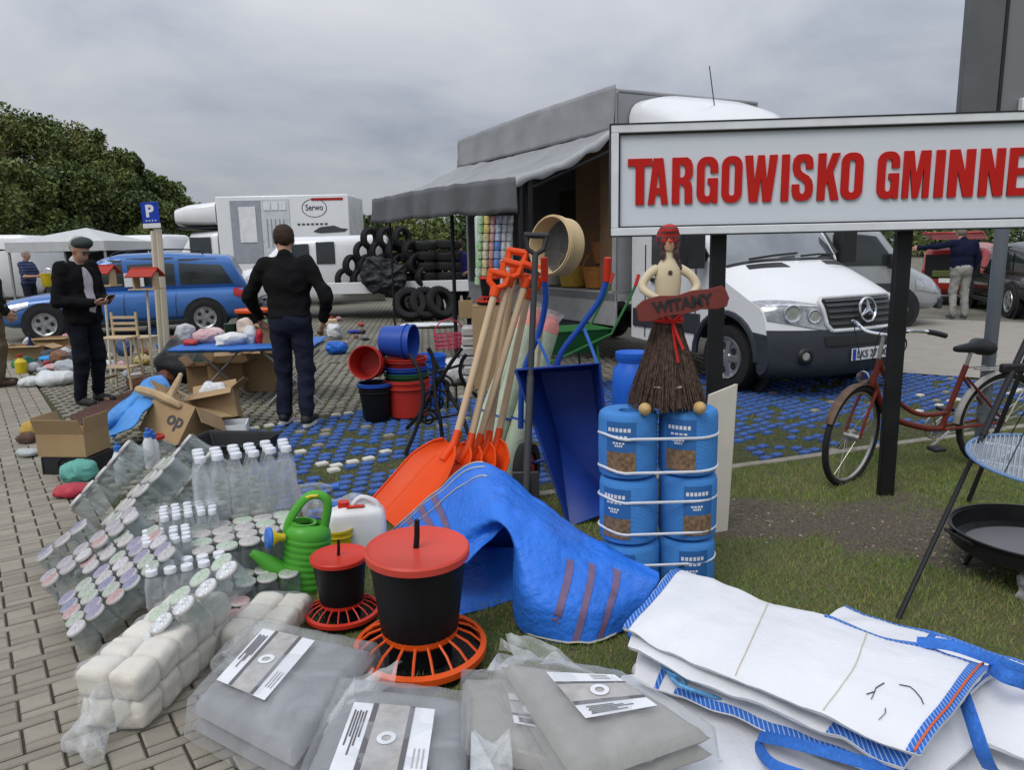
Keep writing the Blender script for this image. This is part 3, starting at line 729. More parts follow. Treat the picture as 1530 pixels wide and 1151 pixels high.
    MB().box((l2 - .06, 0, .36), (.16, w2 * 1.2, .12)).build('bumper', black_pl, t, bevel=.03)
    for s in (-1, 1): MB().box((s * (l2 + .005 if s > 0 else l2 - .0), 0, .44 if s > 0 else .6), (.03, .5, .11)).build('number_plate', mat('plate_white', (.75, .75, .75), .5), t)
    return t
blue_paint = mat('blue_car_paint', (.045, .15, .42), .25, .1, var=.05, scale=2, coat=.6)
p = D(200, 430, 15.2)
suv = car('parked_car', 'bright blue estate car with roof rails parked beyond the stalls', (p.x, 15.2, -.01), R(180 + 17), 4.55, 1.78, 1.62, blue_paint, roofbars=True)
MB().box((-.15, .80, 1.1), (.34, .012, .26)).build('price_notice', mat('paper_white', (.7, .7, .68), .8), suv)
red_paint = mat('red_car_paint', (.33, .018, .015), .28, var=.06, scale=2, coat=.5)
p = D(1470, 420, 18.0)
rc = car('hatchback_car', 'red hatchback with its tailgate raised beside the man in navy', (p.x + .1, 19.0, -.01), R(52), 3.9, 1.66, 1.46, red_paint, 'hatch')
m = MB(); m.box((0, 0, 0), (.9, 1.2, .05), T(-1.95, 0, 1.62) @ Rm(8, 'Y')); m.build('tailgate', red_paint, rc, bevel=.02)
MB().box((-1.93, 0, .92), (.06, 1.12, .55)).build('boot_opening', mat('boot_dark', (.012, .013, .014), .9), rc)
MB().box((-1.97, .1, .75), (.05, .6, .16)).build('boot_sack', mat('moss_cloth', (.09, .11, .035), .9), rc, bevel=.03)
p = D(1560, 420, 15)
car('dark_car', 'black car at the end of the row beside the red hatchback', (p.x + .25, 15.6, -.01), R(75), 4.2, 1.7, 1.48, mat('black_car_paint', (.012, .013, .015), .25, coat=.5), 'hatch')
# ---- grey van behind the market truck
def panel_van(name, label, loc, rz, L, W, H, paint, group=None):
    t = thing(name, label, 'van', loc, rz, group); l2, w2 = L / 2, W / 2
    bd = [(-l2, .95 * w2, .35, H * .97, 7), (-l2 + .08, w2, .28, H, 7), (l2 * .35, w2, .28, H, 7), (l2 * .52, w2, .28, H * .93, 6), (l2 * .74, .97 * w2, .28, H * .58, 5), (l2 * .93, .92 * w2, .28, H * .46, 4), (l2, .8 * w2, .34, H * .36, 4)]
    MB().loft([sup_ring(*q) for q in dense(bd, 60)]).build('body', paint, t, smooth=50)
    for s in (-1, 1):
        MB().grid(side_panel(bd, [(l2 * .2, H * .56), (l2 * .42, H * .56), (l2 * .66, H * .56)], [(l2 * .2, H * .84), (l2 * .36, H * .84), (l2 * .5, H * .82)], s, .01)).build('window', glass_d, t)
        MB().box((-.1, s * (w2 + .002), H * .36), (L * .72, .03, .16)).build('side_moulding', dark_pl, t, bevel=.008)
        MB().box((l2 * .16, s * (w2 + .006), H * .5), (.16, .03, .07)).build('door_handle', black_pl, t, bevel=.01)
        MB().box((l2 * .6, s * (w2 + .12), H * .6), (.1, .2, .26)).build('mirror', black_pl, t, bevel=.03)
        for x in (-l2 * .62, l2 * .66):
            MB().lathe([(.02, 0), (.42, 0), (.42, .02), (.02, .022)], 24, T(x, s * (w2 - .012), .33) @ Rm(-90 * s, 'X')).build('wheel_arch', black_pl, t); wheel(t, x, s * (w2 - .05), .33, .2, s)
        MB().grid(side_panel(bd, [(l2 * .8, H * .34), (l2 * .97, H * .3)], [(l2 * .8, H * .44), (l2 * .97, H * .38)], s, .012)).build('headlight', lens_m, t)
    MB().grid(top_panel(bd, l2 * .53, l2 * .73, .9, .9)).build('windscreen', glass_d, t)
    MB().box((l2 - .02, 0, .42), (.1, W * .85, .2)).build('bumper', dark_pl, t, bevel=.03)
    return t
p = D(1290, 400, 14.5)
panel_van('panel_van', 'silver grey panel van parked behind the white market truck', (p.x - 1.35, 14.6, -.01), R(-8), 4.9, 1.85, 1.98, mat('silver_paint', (.38, .4, .42), .3, .3, var=.04, coat=.4))
p = D(14, 390, 30); panel_van('yellow_van', 'yellow panel van parked under the wood', (p.x - 1, 30, -.01), R(170), 4.9, 1.9, 2.2, mat('yellow_paint', (.55, .38, .03), .35))
p = D(62, 390, 27); panel_van('white_van', 'plain white panel van behind the man with the yellow bucket', (p.x, 27, -.01), R(95), 4.9, 1.9, 2.3, white_paint)
p = D(178, 380, 25); panel_van('white_van', 'white panel van beside the white market tent', (p.x, 25, -.01), R(172), 4.2, 1.8, 2.2, white_paint)
# ---- white market tent under the wood
p = G(128, 432); tt = thing('market_tent', 'white peaked market tent with a dark open front', 'tent', (D(128, 400, 22).x, 22, 0))
tw = mat('tent_fabric', (.5, .51, .51), .8, var=.08, bump=.1, bscale=8)
q = 1.35
MB().add([(-q, -q, 1.95), (q, -q, 1.95), (q, q, 1.95), (-q, q, 1.95), (.15, 0, 2.36)], [(0, 1, 4), (1, 2, 4), (2, 3, 4), (3, 0, 4), (3, 2, 1, 0)]).build('roof', tw, tt, smooth=0)
for s in (-1, 1): MB().box((s * (q + .0), 0, 1.83), (.02, 2 * q, .26)).build('valance', tw, tt); MB().box((0, s * q, 1.83), (2 * q - .03, .02, .26)).build('valance', tw, tt)
for a in (-1, 1):
    for b in (-1, 1): MB().box((a * (q - .05), b * (q - .05), .98), (.05, .05, 1.93)).build('leg', alu, tt)
MB().box((0, q - .1, .95), (2 * q - .2, .02, 1.8)).build('back_wall', mat('tent_dark', (.05, .055, .06), .9), tt)
MB().box((-.3, .2, .45), (1.6, .8, .9)).build('counter', mat('tent_dark'), tt, bevel=.02)
# ---- white box truck with a sleeping pod
p = D(425, 400, 22); bt = thing('box_truck', 'white box truck with a roof pod and a round logo on its side', 'truck', (D(428, 400, 22).x, 22, 0), R(0))
MB().box((0, 1.1, 1.95), (3.78, 2.2, 2.4)).build('cargo_box', white_paint, bt, bevel=.03)
MB().loft([sup_ring(x, w_, zb, zt, pp, yc=1.05) for x, w_, zb, zt, pp in [(-3.25, .55, 2.5, 2.75, 3), (-3.18, .85, 2.36, 2.88, 3.5), (-2.8, 1.0, 2.32, 2.97, 4), (-2.2, 1.02, 2.32, 3.02, 5), (-1.93, 1.02, 2.34, 3.04, 6)]]).build('roof_pod', white_paint, bt, smooth=50)
MB().box((-2.55, 1.05, 2.29), (1.2, 1.9, .05)).build('pod_seal', black_pl, bt)
MB().loft([sup_ring(x, w_, zb, zt, pp, yc=1.05) for x, w_, zb, zt, pp in [(-3.9, .7, .5, .95, 4), (-3.8, .9, .4, 1.15, 4), (-3.3, .97, .35, 1.3, 5), (-2.75, .98, .35, 2.2, 6), (-1.95, .98, .35, 2.26, 7)]]).build('cab', white_paint, bt, smooth=50)
MB().box((-2.45, .06, 1.78), (.62, .03, .5)).build('cab_window', glass_d, bt, bevel=.02)
gp = mat('grey_panel', (.3, .32, .36), .5); wp = mat('white_panel', (.72, .73, .75), .4)
dr = MB().box((-1.05, -.008, 2.15), (.86, .03, 1.75)).build('side_door', gp, bt); MB().box((-1.0, -.03, 2.35), (.48, .02, 1.0)).build('door_panel', wp, dr)
d2 = MB().box((-.2, -.008, 2.2), (.8, .03, 1.7)).build('folding_side', mat('pale_panel', (.55, .57, .6), .5), bt)
for i in range(3): MB().box((-.42 + i * .22, -.03, 2.85), (.19, .02, .22)).build('label_plate', wp, d2)
for i in range(5): MB().box((-.45 + .12 * i, -.035, 2.1), (.015, .02, .8)).build('slat', gp, d2)
dkp = mat('print_dark', (.06, .06, .07), .6)
m = MB(); R_ = .36; m.lathe([(R_, 0), (R_, .006), (R_ - .02, .006), (R_ - .02, 0), (R_, 0)], 36, T(.92, -.003, 2.78) @ Rm(90, 'X'), caps=False, ell=.72); m.build('logo_ring', dkp, bt)
text_obj('logo_lettering', 'Serwo', .5, .17, dkp, bt, T(.92, -.008, 2.8) @ Rm(90, 'X'), .01)
text_obj('lettering', 'SERWIS OPON', .9, .1, dkp, bt, T(.7, -.008, 2.3) @ Rm(90, 'X')) if False else None
for i in range(7): MB().box((.45 + i * .13, -.006, 2.33), (.08, .012, .05)).build('print_mark', dkp, bt)
MB().prism([(-.5, 0), (-.3, .12), (.1, .16), (.3, .08), (.5, .06), (.4, -.02), (-.3, -.05)], .012, T(1.35, -.002, 2.12) @ Rm(90, 'X')).build('print_shape', dkp, bt)
MB().box((1.3, -.006, 3.02), (.9, .012, .07)).build('red_strip', red_lens, bt)
for x in (-3.1, 1.0):
    for y in (.12, 2.0): wheel(bt, x, y, .34, .22, -1)
MB().box((-.5, 1.05, .6), (5, .8, .2)).build('chassis', black_pl, bt)
# ---- white flatbed with tyres
ft = thing('flatbed_truck', 'white crew cab flatbed truck carrying rows of used tyres', 'truck', (D(540, 420, 17.6).x, 17.6, 0), R(4))
MB().loft([sup_ring(x, w_, zb, zt, pp, yc=.95) for x, w_, zb, zt, pp in [(-3.2, .7, .5, .95, 4), (-3.1, .9, .4, 1.1, 4), (-2.4, .97, .35, 1.25, 5), (-1.8, .96, .35, 1.8, 6), (-1.5, .96, .35, 1.9, 7), (.45, .96, .35, 1.92, 8), (.52, .94, .35, 1.85, 8)]]).build('cab', white_paint, ft, smooth=50)
MB().box((-.78, -.02, 1.52), (.42, .03, .5)).build('window', glass_d, ft, bevel=.03); MB().box((-1.35, -.02, 1.5), (.4, .03, .46)).build('window', glass_d, ft, bevel=.03)
MB().box((1.0, .95, .66), (3.0, 2.9, .1)).build('load_bed', alu, ft, bevel=.01); MB().box((.9, -.55, .72), (3.2, .03, .26)).build('drop_side', white_paint, ft, bevel=.01)
MB().box((1.0, 1.0, .5), (2.8, .7, .16)).build('chassis', black_pl, ft)
for x in (-2.2, 1.2):
    for y in (.1, 1.8): wheel(ft, x, y, .36, .22, -1)
# tyres
def tyre_mesh(r=.33, wd=.22):
    prof = [(r * .6, -wd * .40), (r * .72, -wd * .5), (r * .92, -wd * .48), (r, -wd * .3), (r, wd * .3), (r * .92, wd * .48), (r * .72, wd * .5), (r * .6, wd * .40), (r * .6, -wd * .4)]
    m = MB(); m.lathe(prof, 26, caps=False)
    for i in range(30): m.box((r + .004, 0, 0), (.016, .02, wd * .62), Rm(i * 12, 'Z'))
    o = m.build('x', tyre_m); me = o.data; bpy.data.objects.remove(o); return me
tme = tyre_mesh()
def tyre(loc, rot, label, s=1.0, group='tyres for sale'):
    o = bpy.data.objects.new('tyre', tme); col.objects.link(o); o.location = loc; o.rotation_euler = rot; o.scale = (s, s, s); return tag(o, label, 'tyre', group)
b0 = ft.location
for r in range(4):
    for i in range(6 - r if r < 3 else 3):
        tyre((b0.x - .3 + .36 * i + .17 * r + (.1 if r > 1 else 0), b0.y - .32, .92 + r * .30), (R(90), R(8), R(48 + random.uniform(-8, 8))), 'black tyre stacked on the flatbed truck', .74)
for r in range(4):
    for i in range(3): tyre((b0.x + 1.05 + .5 * i, b0.y - .1, .92 + r * .24), (R(random.uniform(-6, 6)), R(random.uniform(-5, 5)), 0), 'black tyre lying in the level piles on the flatbed', .88)
for i, (px, py) in enumerate([(612, 446), (634, 446), (656, 445)]):
    q = D(px, py, 16.6); tyre((q.x, 16.6 + .1 * i, .37), (R(68), 0, R(12 + 14 * i)), 'black tyre leaning on its edge on the paving by the flatbed', 1.12)
for px, k in ((562, 0), (640, 1)):
    q = D(px, 400, 17.0); MB().tube(curve([(q.x - .05, 17.0, 2.02 if k else 1.75), (q.x, 16.9, 1.6), (q.x + .12, 16.85, 1.2), (q.x + .2, 16.9, .85)], 8), .02, 5).build('lashing_strap', mat('strap_tan', (.5, .36, .24), .8), ft)
# ------------------------------------------------------------------ market truck with awning
ua = R(-62.5)                                # heading of the truck
TL = V((1.30, 9.35, 0))
tk = thing('market_truck', 'white cab truck with a grey tarpaulin box and front star emblem', 'truck', TL, ua)
tu = V((math.cos(ua), math.sin(ua), 0)); tw_ = V((-math.sin(ua), math.cos(ua), 0))
TM = Matrix.Translation(TL) @ Matrix.Rotation(ua, 4, 'Z'); TI = TM.inverted()
def onplane(px, py, ax, val):              # pixel onto the truck's local plane x/y/z = val
    o = TI @ V((0, 0, CAMH)); d = TI.to_3x3() @ ray(px, py); t = (val - o[ax]) / d[ax]; return o + d * t
tarp = mat('grey_tarpaulin', (.27, .275, .285), .6, var=.16, scale=2.5, bump=.25, bscale=6, dirt=.2)
frame_m = mat('box_frame', (.42, .43, .43), .5, .3, dirt=.3)
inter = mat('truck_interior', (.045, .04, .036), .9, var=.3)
ZT, ZF, BL, BW = 3.36, .98, 4.4, 2.3
MB().box((-BL / 2, BW / 2, ZT), (BL, BW, .05)).build('box_roof', tarp, tk, bevel=.02)
MB().box((-.02, BW / 2, (ZT + ZF) / 2 - .02), (.05, BW - .02, ZT - ZF - .02)).build('box_front', tarp, tk)
MB().box((-BL + .03, BW / 2, (ZT + ZF) / 2 - .02), (.05, BW - .02, ZT - ZF - .02)).build('box_rear', tarp, tk)
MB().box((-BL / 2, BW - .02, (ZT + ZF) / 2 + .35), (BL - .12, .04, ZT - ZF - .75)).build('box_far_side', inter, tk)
MB().box((-BL / 2, BW / 2, ZF - .06), (BL, BW - .01, .12)).build('box_floor', frame_m, tk)
MB().box((-BL / 2, .025, ZF - .22), (BL, .04, .42)).build('drop_side', mat('weathered_alu', (.4, .41, .41), .55, .4, dirt=.4), tk, bevel=.01)
for x in (-.03, -2.2, -BL + .03): MB().box((x, .02, (ZT + ZF) / 2), (.07, .05, ZT - ZF)).build('corner_post', frame_m, tk, bevel=.008)
MB().box((-2.2, 1.1, .55), (6.2, .8, .22)).build('chassis', black_pl, tk)
for y in (.25, BW - .25):
    for x in (-2.9,): wheel(tk, x, y, .34, .2, 1 if y > 1 else -1)
MB().box((-1.2, .2, .6), (1.2, .3, .4)).build('tool_box', dark_pl, tk, bevel=.02)
# cab: one curved surface cut into bumper, nose, windscreen and roof
CX, CY, HW = 2.72, BW / 2, .985
PR = [(-.14, .22), (-.05, .26), (0, .36), (0, .50), (-.015, .60), (-.035, .68), (-.065, .80), (-.10, .91), (-.17, 1.0), (-.30, 1.085), (-.55, 1.20), (-.80, 1.31), (-.92, 1.36), (-1.0, 1.42), (-1.2, 1.66), (-1.4, 1.88), (-1.58, 2.05), (-1.72, 2.18), (-1.95, 2.26), (-2.6, 2.3)]
def cabs(u, v, off=0.0):
    def s(u, v):
        p = cat_rom([V((a, b, 0)) for a, b in PR], u / (len(PR) - 1))
        k = .36 if u < 9 else max(.12, .36 - (u - 9) * .03)
        dz = 0 if u < 6 else min(1, (u - 6) / 3) * (.10 if u < 13 else .05)
        w_ = HW * (.965 + .035 * min(1, u / 4)) * (1 if u < 12 else 1 - min(.1, (u - 12) * .018))
        return V((CX + p.x - k * abs(v) ** 3.0, CY + w_ * v, p.y - dz * abs(v) ** 4))
    q = s(u, v)
    if off:
        e = .02; a = s(min(u + e, len(PR) - 1), v) - s(max(u - e, 0), v); b = s(u, v + e) - s(u, v - e)
        n = b.cross(a)
        if n.length > 0: q = q + n.normalized() * off * (1 if n.dot(V((1, 0, .3))) > 0 else -1)
    return q
def cabgrid(u0, u1, v0, v1, nu=14, nv=25, off=0.0): return [[cabs(u0 + (u1 - u0) * i / (nu - 1), v0 + (v1 - v0) * j / (nv - 1), off) for j in range(nv)] for i in range(nu)]
def cabpatch(c, off, nu=8, nv=10):         # bilinear patch from four (u,v) corners
    (a, b, d, e) = [V((*q, 0)) for q in c]; P = []
    for i in range(nu):
        s = i / (nu - 1); P.append([cabs(*((a * (1 - s) + e * s) * (1 - r) + (b * (1 - s) + d * s) * r)[:2], off) for r in [j / (nv - 1) for j in range(nv)]])
    return P
def mflip(P): return [r[::-1] for r in P]
m = MB().grid(mflip(cabgrid(4.4, 12.2, -1, 1, 40, 33)), thick=.02); nose = m.build('nose', white_paint, tk, smooth=60)
m = MB().grid(mflip(cabgrid(0, 5.1, -1.0, 1.0, 24, 33, .016)), thick=.03); bump_ = m.build('bumper', dark_pl, tk, smooth=60)
MB().grid(mflip(cabgrid(12.1, 17.0, -.9, .9, 20, 25, .004)), thick=.012).build('windscreen', mat('windscreen_glass', (.16, .18, .2), .06, var=.5, scale=1.5, spec=.9, coat=.6), tk, smooth=60)
MB().grid(mflip(cabgrid(12.0, 17.2, -1, -.87, 16, 4)), thick=.03).build('pillar', white_paint, tk, smooth=60)
MB().grid(mflip(cabgrid(12.0, 17.2, .87, 1, 16, 4)), thick=.03).build('pillar', white_paint, tk, smooth=60)
MB().grid(mflip(cabgrid(16.9, 19, -1, 1, 12, 21)), thick=.03).build('cab_roof', white_paint, tk, smooth=60)
MB().grid(mflip(cabgrid(11.75, 12.3, -.88, .88, 4, 21, .006)), thick=.02).build('scuttle', black_pl, tk)
for s in (-1, 1):
    MB().tube([cabs(12.2, s * .35 - .3, .03), cabs(12.6, s * .35, .035), cabs(12.9, s * .35 + .38, .03)], .012, 5).build('wiper', black_pl, tk)
    MB().grid(mflip(cabpatch([(10.9, s * .52 - .22), (10.75, s * .52 + .22), (11.35, s * .52 + .2), (11.5, s * .52 - .2)], .006)), thick=.01).build('bonnet_vent', black_pl, nose)
    if s > 0: c = [(5.0, .49), (5.9, .985), (8.6, .995), (7.2, .53)]
    else: c = [(5.9, -.985), (5.0, -.49), (7.2, -.53), (8.6, -.995)]
    hl = MB().grid(mflip(cabpatch(c, .012, 10, 12)), thick=.02).build('headlight', mat('headlight_dark', (.32, .335, .35), .12, .35, var=.6, scale=9, coat=.6), nose, smooth=60)
    for vv, rr, uu in ((.80, .085, 6.5), (.62, .065, 6.2)):
        q = cabs(uu, s * vv, .02); MB().lathe([(.01, .0), (rr * .5, .006), (rr, .02), (rr * 1.08, .012)], 20, T(q) @ Rm(90, 'Y') @ Rm(s * -22, 'X')).build('lamp', lens_m, hl)
    if s > 0: c = [(7.0, .56), (7.5, .96), (7.75, .97), (7.2, .58)]
    else: c = [(7.5, -.96), (7.0, -.56), (7.2, -.58), (7.75, -.97)]
    MB().grid(mflip(cabpatch(c, .02, 4, 10)), thick=.01).build('light_strip', lens_m, hl)
    q = cabs(2.6, s * .74, .03); MB().lathe([(.01, .005), (.05, .008), (.055, .02), (.075, .01), (.085, -.01)], 18, T(q) @ Rm(90, 'Y') @ Rm(s * -16, 'X')).build('fog_light', black_pl, bump_)
    MB().lathe([(.005, .012), (.04, .012), (.04, .004)], 14, T(q) @ Rm(90, 'Y') @ Rm(s * -16, 'X')).build('fog_lens', lens_m, bump_)
    a, b = CY + s * HW, CX
    # side panel with wheel arch
    ol = [(cabs(u, s).x + .005, cabs(u, s).z) for u in np.linspace(4.5, 19, 30)]
    ol += [(CX - 2.6, 2.2), (CX - 2.6, .42), (CX - 1.42, .36)] + [(CX - .97 + .45 * math.cos(R(g)), .36 + .46 * math.sin(R(g))) for g in range(172, 37, -9)] + [(CX - .97 + .45 * math.cos(R(40)), .66)]
    MB().prism(ol, .04, T(0, a - (.0 if s > 0 else .0) , 0) @ Rm(90, 'X') if s > 0 else T(0, a + .04, 0) @ Rm(90, 'X')).build('cab_side', white_paint, tk, bevel=.006)
    bo = [(cabs(u, s).x + .012, cabs(u, s).z) for u in np.linspace(.3, 4.5, 8)] + [(CX - .97 + .45 * math.cos(R(g)), .36 + .46 * math.sin(R(g))) for g in (40, 30, 20, 10, 0)] + [(CX - .5, .26)]
    MB().prism(bo, .05, T(0, a + (.006 if s > 0 else .044), 0) @ Rm(90, 'X')).build('bumper_corner', dark_pl, tk, bevel=.006)
    yo = a + s * .006
    MB().prism([(CX - 2.2, 1.32), (CX - 1.35, 1.30), (CX - 1.22, 1.42), (CX - 1.72, 2.02), (CX - 2.2, 2.05)], .012, T(0, yo + (.006), 0) @ Rm(90, 'X')).build('side_window', glass_d, tk)
    MB().box((CX - 1.95, yo, .68), (1.2, .03, .22)).build('side_moulding', dark_pl, tk, bevel=.01)
    MB().box((CX - 2.1, yo + s * .01, 1.14), (.2, .04, .05)).build('door_handle', black_pl, tk, bevel=.012)
    m = MB(); m.box((CX - 1.28, a + s * .2, 1.52), (.14, .26, .46)); m.tube([(CX - 1.35, a, 1.35), (CX - 1.3, a + s * .12, 1.4)], .03, 6); m.build('mirror', black_pl, tk, bevel=.04)
    for x in (CX - 1.43, CX - 2.32): MB().box((x, yo, 1.0), (.008, .012, 1.1)).build('door_gap', black_pl, tk)
    m = MB(); ring = []
    for g in range(180, -1, -12): ring.append((CX - .97 + .46 * math.cos(R(g)), a - s * .0, .36 + .47 * math.sin(R(g))))
    m.tube(ring, .035, 6); m.build('wheel_arch', dark_pl, tk)
    MB().lathe([(.02, 0), (.46, 0), (.46, .05), (.02, .05)], 24, T(CX - .97, a - s * .30, .36) @ Rm(-90 * s, 'X')).build('wheel_well', black_pl, tk)
    wheel(tk, CX - .97, a - s * .12, .35, .22, s)
# grille and emblem
gr_ = MB().grid(mflip(cabgrid(5.0, 7.75, -.50, .50, 12, 21, .010)), thick=.02).build('grille', black_pl, nose, smooth=60)
edge = [cabs(4.95 + .25 * 0, v, .018) for v in np.linspace(-.46, .46, 15)] + [cabs(u, .50 + .012 * (u - 5), .018) for u in np.linspace(5.5, 7.5, 8)] + [cabs(7.85, v, .018) for v in np.linspace(.49, -.49, 15)] + [cabs(u, -.50 - .012 * (u - 5), .018) for u in np.linspace(7.5, 5.5, 8)]
MB().tube(edge + [edge[0]], .021, 8).build('grille_surround', mat('silver_trim', (.66, .67, .68), .3, .2), gr_)
for i, u in enumerate((5.45, 5.95, 6.45, 6.95, 7.4)):
    MB().grid(mflip(cabgrid(u, u + .22, -.47, .47, 3, 17, .026)), thick=.012).build('slat', mat('grille_slat', (.06, .062, .065), .3), gr_)
ec = cabs(6.45, 0, .06); EM = T(ec) @ Rm(82, 'Y')
m = MB(); n = 28; m.tube([EM @ V((.118 * math.cos(6.2832 * i / n), .118 * math.sin(6.2832 * i / n), 0)) for i in range(n + 1)], .014, 8)
for k in range(3):
    a = R(180 + 120 * k); m.tube([EM @ V((0, 0, .004)), EM @ V((.113 * math.cos(a), .113 * math.sin(a), 0))], [.028, .006], 6)
m.build('star_emblem', chrome, gr_)
MB().grid(mflip(cabgrid(3.3, 4.3, -.55, .55, 6, 15, .03)), thick=.012).build('lower_grille', black_pl, bump_, smooth=60)
q = cabs(2.55, 0, .035); pl = MB().box(q, (.012, .53, .118)).build('number_plate', mat('plate_white', (.75, .75, .75), .5), bump_)
MB().box(q + V((.008, -.24, 0)), (.004, .045, .112)).build('plate_band', mat('plate_blue', (.02, .06, .4), .5), pl)
text_obj('plate_lettering', 'LKS 27100', .44, .075, dkp, pl, T(q + V((.009, .025, 0))) @ Rm(90, 'Z') @ Rm(90, 'X'), .01)
MB().loft([sup_ring(x, w_, zb, zt, pp, yc=CY) for x, w_, zb, zt, pp in [(.03, .98, 2.28, 3.30, 5), (.3, .98, 2.26, 3.29, 4.5), (.7, .95, 2.25, 3.14, 4), (1.0, .9, 2.23, 2.9, 3.6), (1.25, .8, 2.2, 2.55, 3), (1.35, .6, 2.2, 2.4, 3)]]).build('roof_fairing', white_paint, tk, smooth=60)
MB().tube([cabs(17.5, -.3), cabs(17.5, -.3) + V((-.3, 0, 1.35))], .006, 4).build('aerial', black_pl, tk)
# ---- awning
aw = thing('awning', 'grey tarpaulin awning stretched out from the truck side on poles', 'awning', TL, ua)
n1 = onplane(770, 266, 0, .05); n2 = onplane(556, 299, 0, -BL - .15)
ni, fi = V((.02, -.05, 2.9)), V((-BL - .1, -.05, 2.92))
P = patch([[fi, (fi * .67 + ni * .33) + V((0, 0, -.03)), (fi * .33 + ni * .67) + V((0, 0, -.03)), ni], [(fi + n2) / 2 + V((0, 0, -.10)), (fi + n2) / 3 + (ni + n1) / 6 + V((0, 0, -.13)), (fi + n2) / 6 + (ni + n1) / 3 + V((0, 0, -.13)), (ni + n1) / 2 + V((0, 0, -.07))], [n2, n2 * .67 + n1 * .33 + V((0, 0, .02)), n2 * .33 + n1 * .67 + V((0, 0, .02)), n1]], 26, 40)
P = wrinkle(wrinkle(P, .03, 2.2), .012, 6)
MB().grid(P, thick=.006).build('canopy', tarp, aw, smooth=180)
edge = P[-1]
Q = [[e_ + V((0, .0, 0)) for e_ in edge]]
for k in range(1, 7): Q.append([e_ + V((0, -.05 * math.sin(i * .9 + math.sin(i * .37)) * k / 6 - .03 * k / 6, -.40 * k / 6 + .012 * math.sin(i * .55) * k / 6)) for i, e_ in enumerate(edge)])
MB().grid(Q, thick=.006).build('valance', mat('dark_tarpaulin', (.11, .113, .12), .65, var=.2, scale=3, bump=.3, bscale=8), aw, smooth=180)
sidee = [r[-1] for r in P]; Q = [sidee, [e_ + V((.01, 0, -.05)) for e_ in sidee], [e_ + V((.012, 0, -.11 + .02 * math.sin(i))) for i, e_ in enumerate(sidee)]]
MB().grid(Q, thick=.005).build('side_valance', mat('pale_tarpaulin', (.4, .41, .42), .6, var=.1), aw, smooth=180)
sidee = [r[0] for r in P]; Q = [sidee, [e_ + V((-.01, 0, -.12)) for e_ in sidee], [e_ + V((-.012, 0, -.32 + .02 * math.sin(i))) for i, e_ in enumerate(sidee)]]
MB().grid(Q, thick=.005).build('side_valance', tarp, aw, smooth=180)
# the rolled-up side of the truck cover standing above the canopy
P = patch([[V((-BL - .2, -.06, 2.92)), V((-BL / 2, -.07, 2.9)), V((.02, -.06, 2.9))], [V((-BL - .2, -.03, 3.38)), V((-BL / 2, -.04, 3.42)), V((.02, -.03, 3.42))]], 8, 40)
MB().grid(wrinkle(P, .035, 2.6, 3, V((0, 1, 0))), thick=.006).build('upper_band', tarp, aw, smooth=180)
polem = mat('dark_pole', (.02, .02, .022), .5, .3)
def pole(px, py, xl, r=.022):
    q = onplane(px, py, 0, xl); MB().tube([(q.x, q.y, 0), (q.x, q.y, q.z - .01)], r, 8).build('pole', polem, aw)
pole(777, 268, .02, .03); pole(790, 263, .0, .045); pole(674, 290, -2.3, .03); pole(581, 300, -BL + .1, .018)
q1, q2 = onplane(790, 268, 0, .0), V((0, -.02, 2.85)); MB().tube([q1 - V((0, 0, .10)), q2 - V((0, 0, .16))], .022, 6).build('rafter', polem, aw)
q1, q2 = onplane(672, 283, 0, -2.3), V((-2.3, -.02, 2.85)); MB().tube([q1 - V((0, 0, .16)), q2 - V((0, 0, .26))], .022, 6).build('rafter', polem, aw)
# ---- goods inside the truck (each its own thing)
wood_b = mat('brown_board', (.23, .14, .075), .7, var=.2, scale=3)
def intruck(x, y, z): return TM @ V((x, y, z))
def tbox(name, label, cat, c, d, m, bev=.01):
    o = MB().box((0, 0, d[2] / 2), d).build(name, m, None, bevel=bev); o.location = intruck(*c); o.rotation_euler = (0, 0, ua); return tag(o, label, cat)
tbox('cupboard', 'tall brown cupboard standing inside the open truck box', 'cupboard', (-1.15, .7, ZF), (.9, .5, 1.9), wood_b)
tbox('plank', 'narrow brown board standing by the truck box front post', 'board', (-.32, .12, ZF), (.34, .03, 1.75), wood_b)
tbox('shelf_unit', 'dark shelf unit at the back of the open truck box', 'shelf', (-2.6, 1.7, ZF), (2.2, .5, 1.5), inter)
orange_b = mat('orange_wicker', (.42, .17, .04), .7, var=.3, scale=30, bump=.5, bscale=60)
for i, (x, y, z, c, lb) in enumerate([(-.75, .3, ZF, (.42, .17, .04), 'orange wicker basket at the front of the truck floor'), (-1.35, .28, ZF, (.5, .32, .05), 'yellow wicker basket beside the orange one in the truck'), (-.6, .34, ZF + .32, (.34, .12, .04), 'rust coloured basket stacked on the orange basket in the truck'), (-2.0, .3, ZF, (.5, .5, .48), 'white plastic bucket on the truck floor by the yellow basket')]):
    t = thing('basket' if i < 3 else 'bucket', lb, 'basket' if i < 3 else 'bucket', intruck(x, y, z), 0)
    mm = mat('wick%d' % i, c, .7, var=.25, scale=25, bump=.5 if i < 3 else 0, bscale=60)
    MB().lathe([(.15, 0), (.2, .02), (.235, .2), (.25, .3), (.235, .3), (.22, .2), (.18, .03), (.01, .03)], 20).build('shell', mm, t); MB().tube([(.23 * math.cos(a), 0, .3 + .2 * math.sin(a)) for a in np.linspace(0, math.pi, 10)], .012, 5).build('handle', mm, t)
for i in range(4):
    tbox('small_box', 'small %s carton on the shelf by the truck post' % ['red', 'white', 'grey', 'tan'][i], 'carton', (-.22, .35, ZF + .02 + i * .2), (.2, .2, .17), mat('sm%d' % i, [(.45, .04, .03), (.6, .6, .58), (.3, .3, .32), (.45, .32, .18)][i], .6))
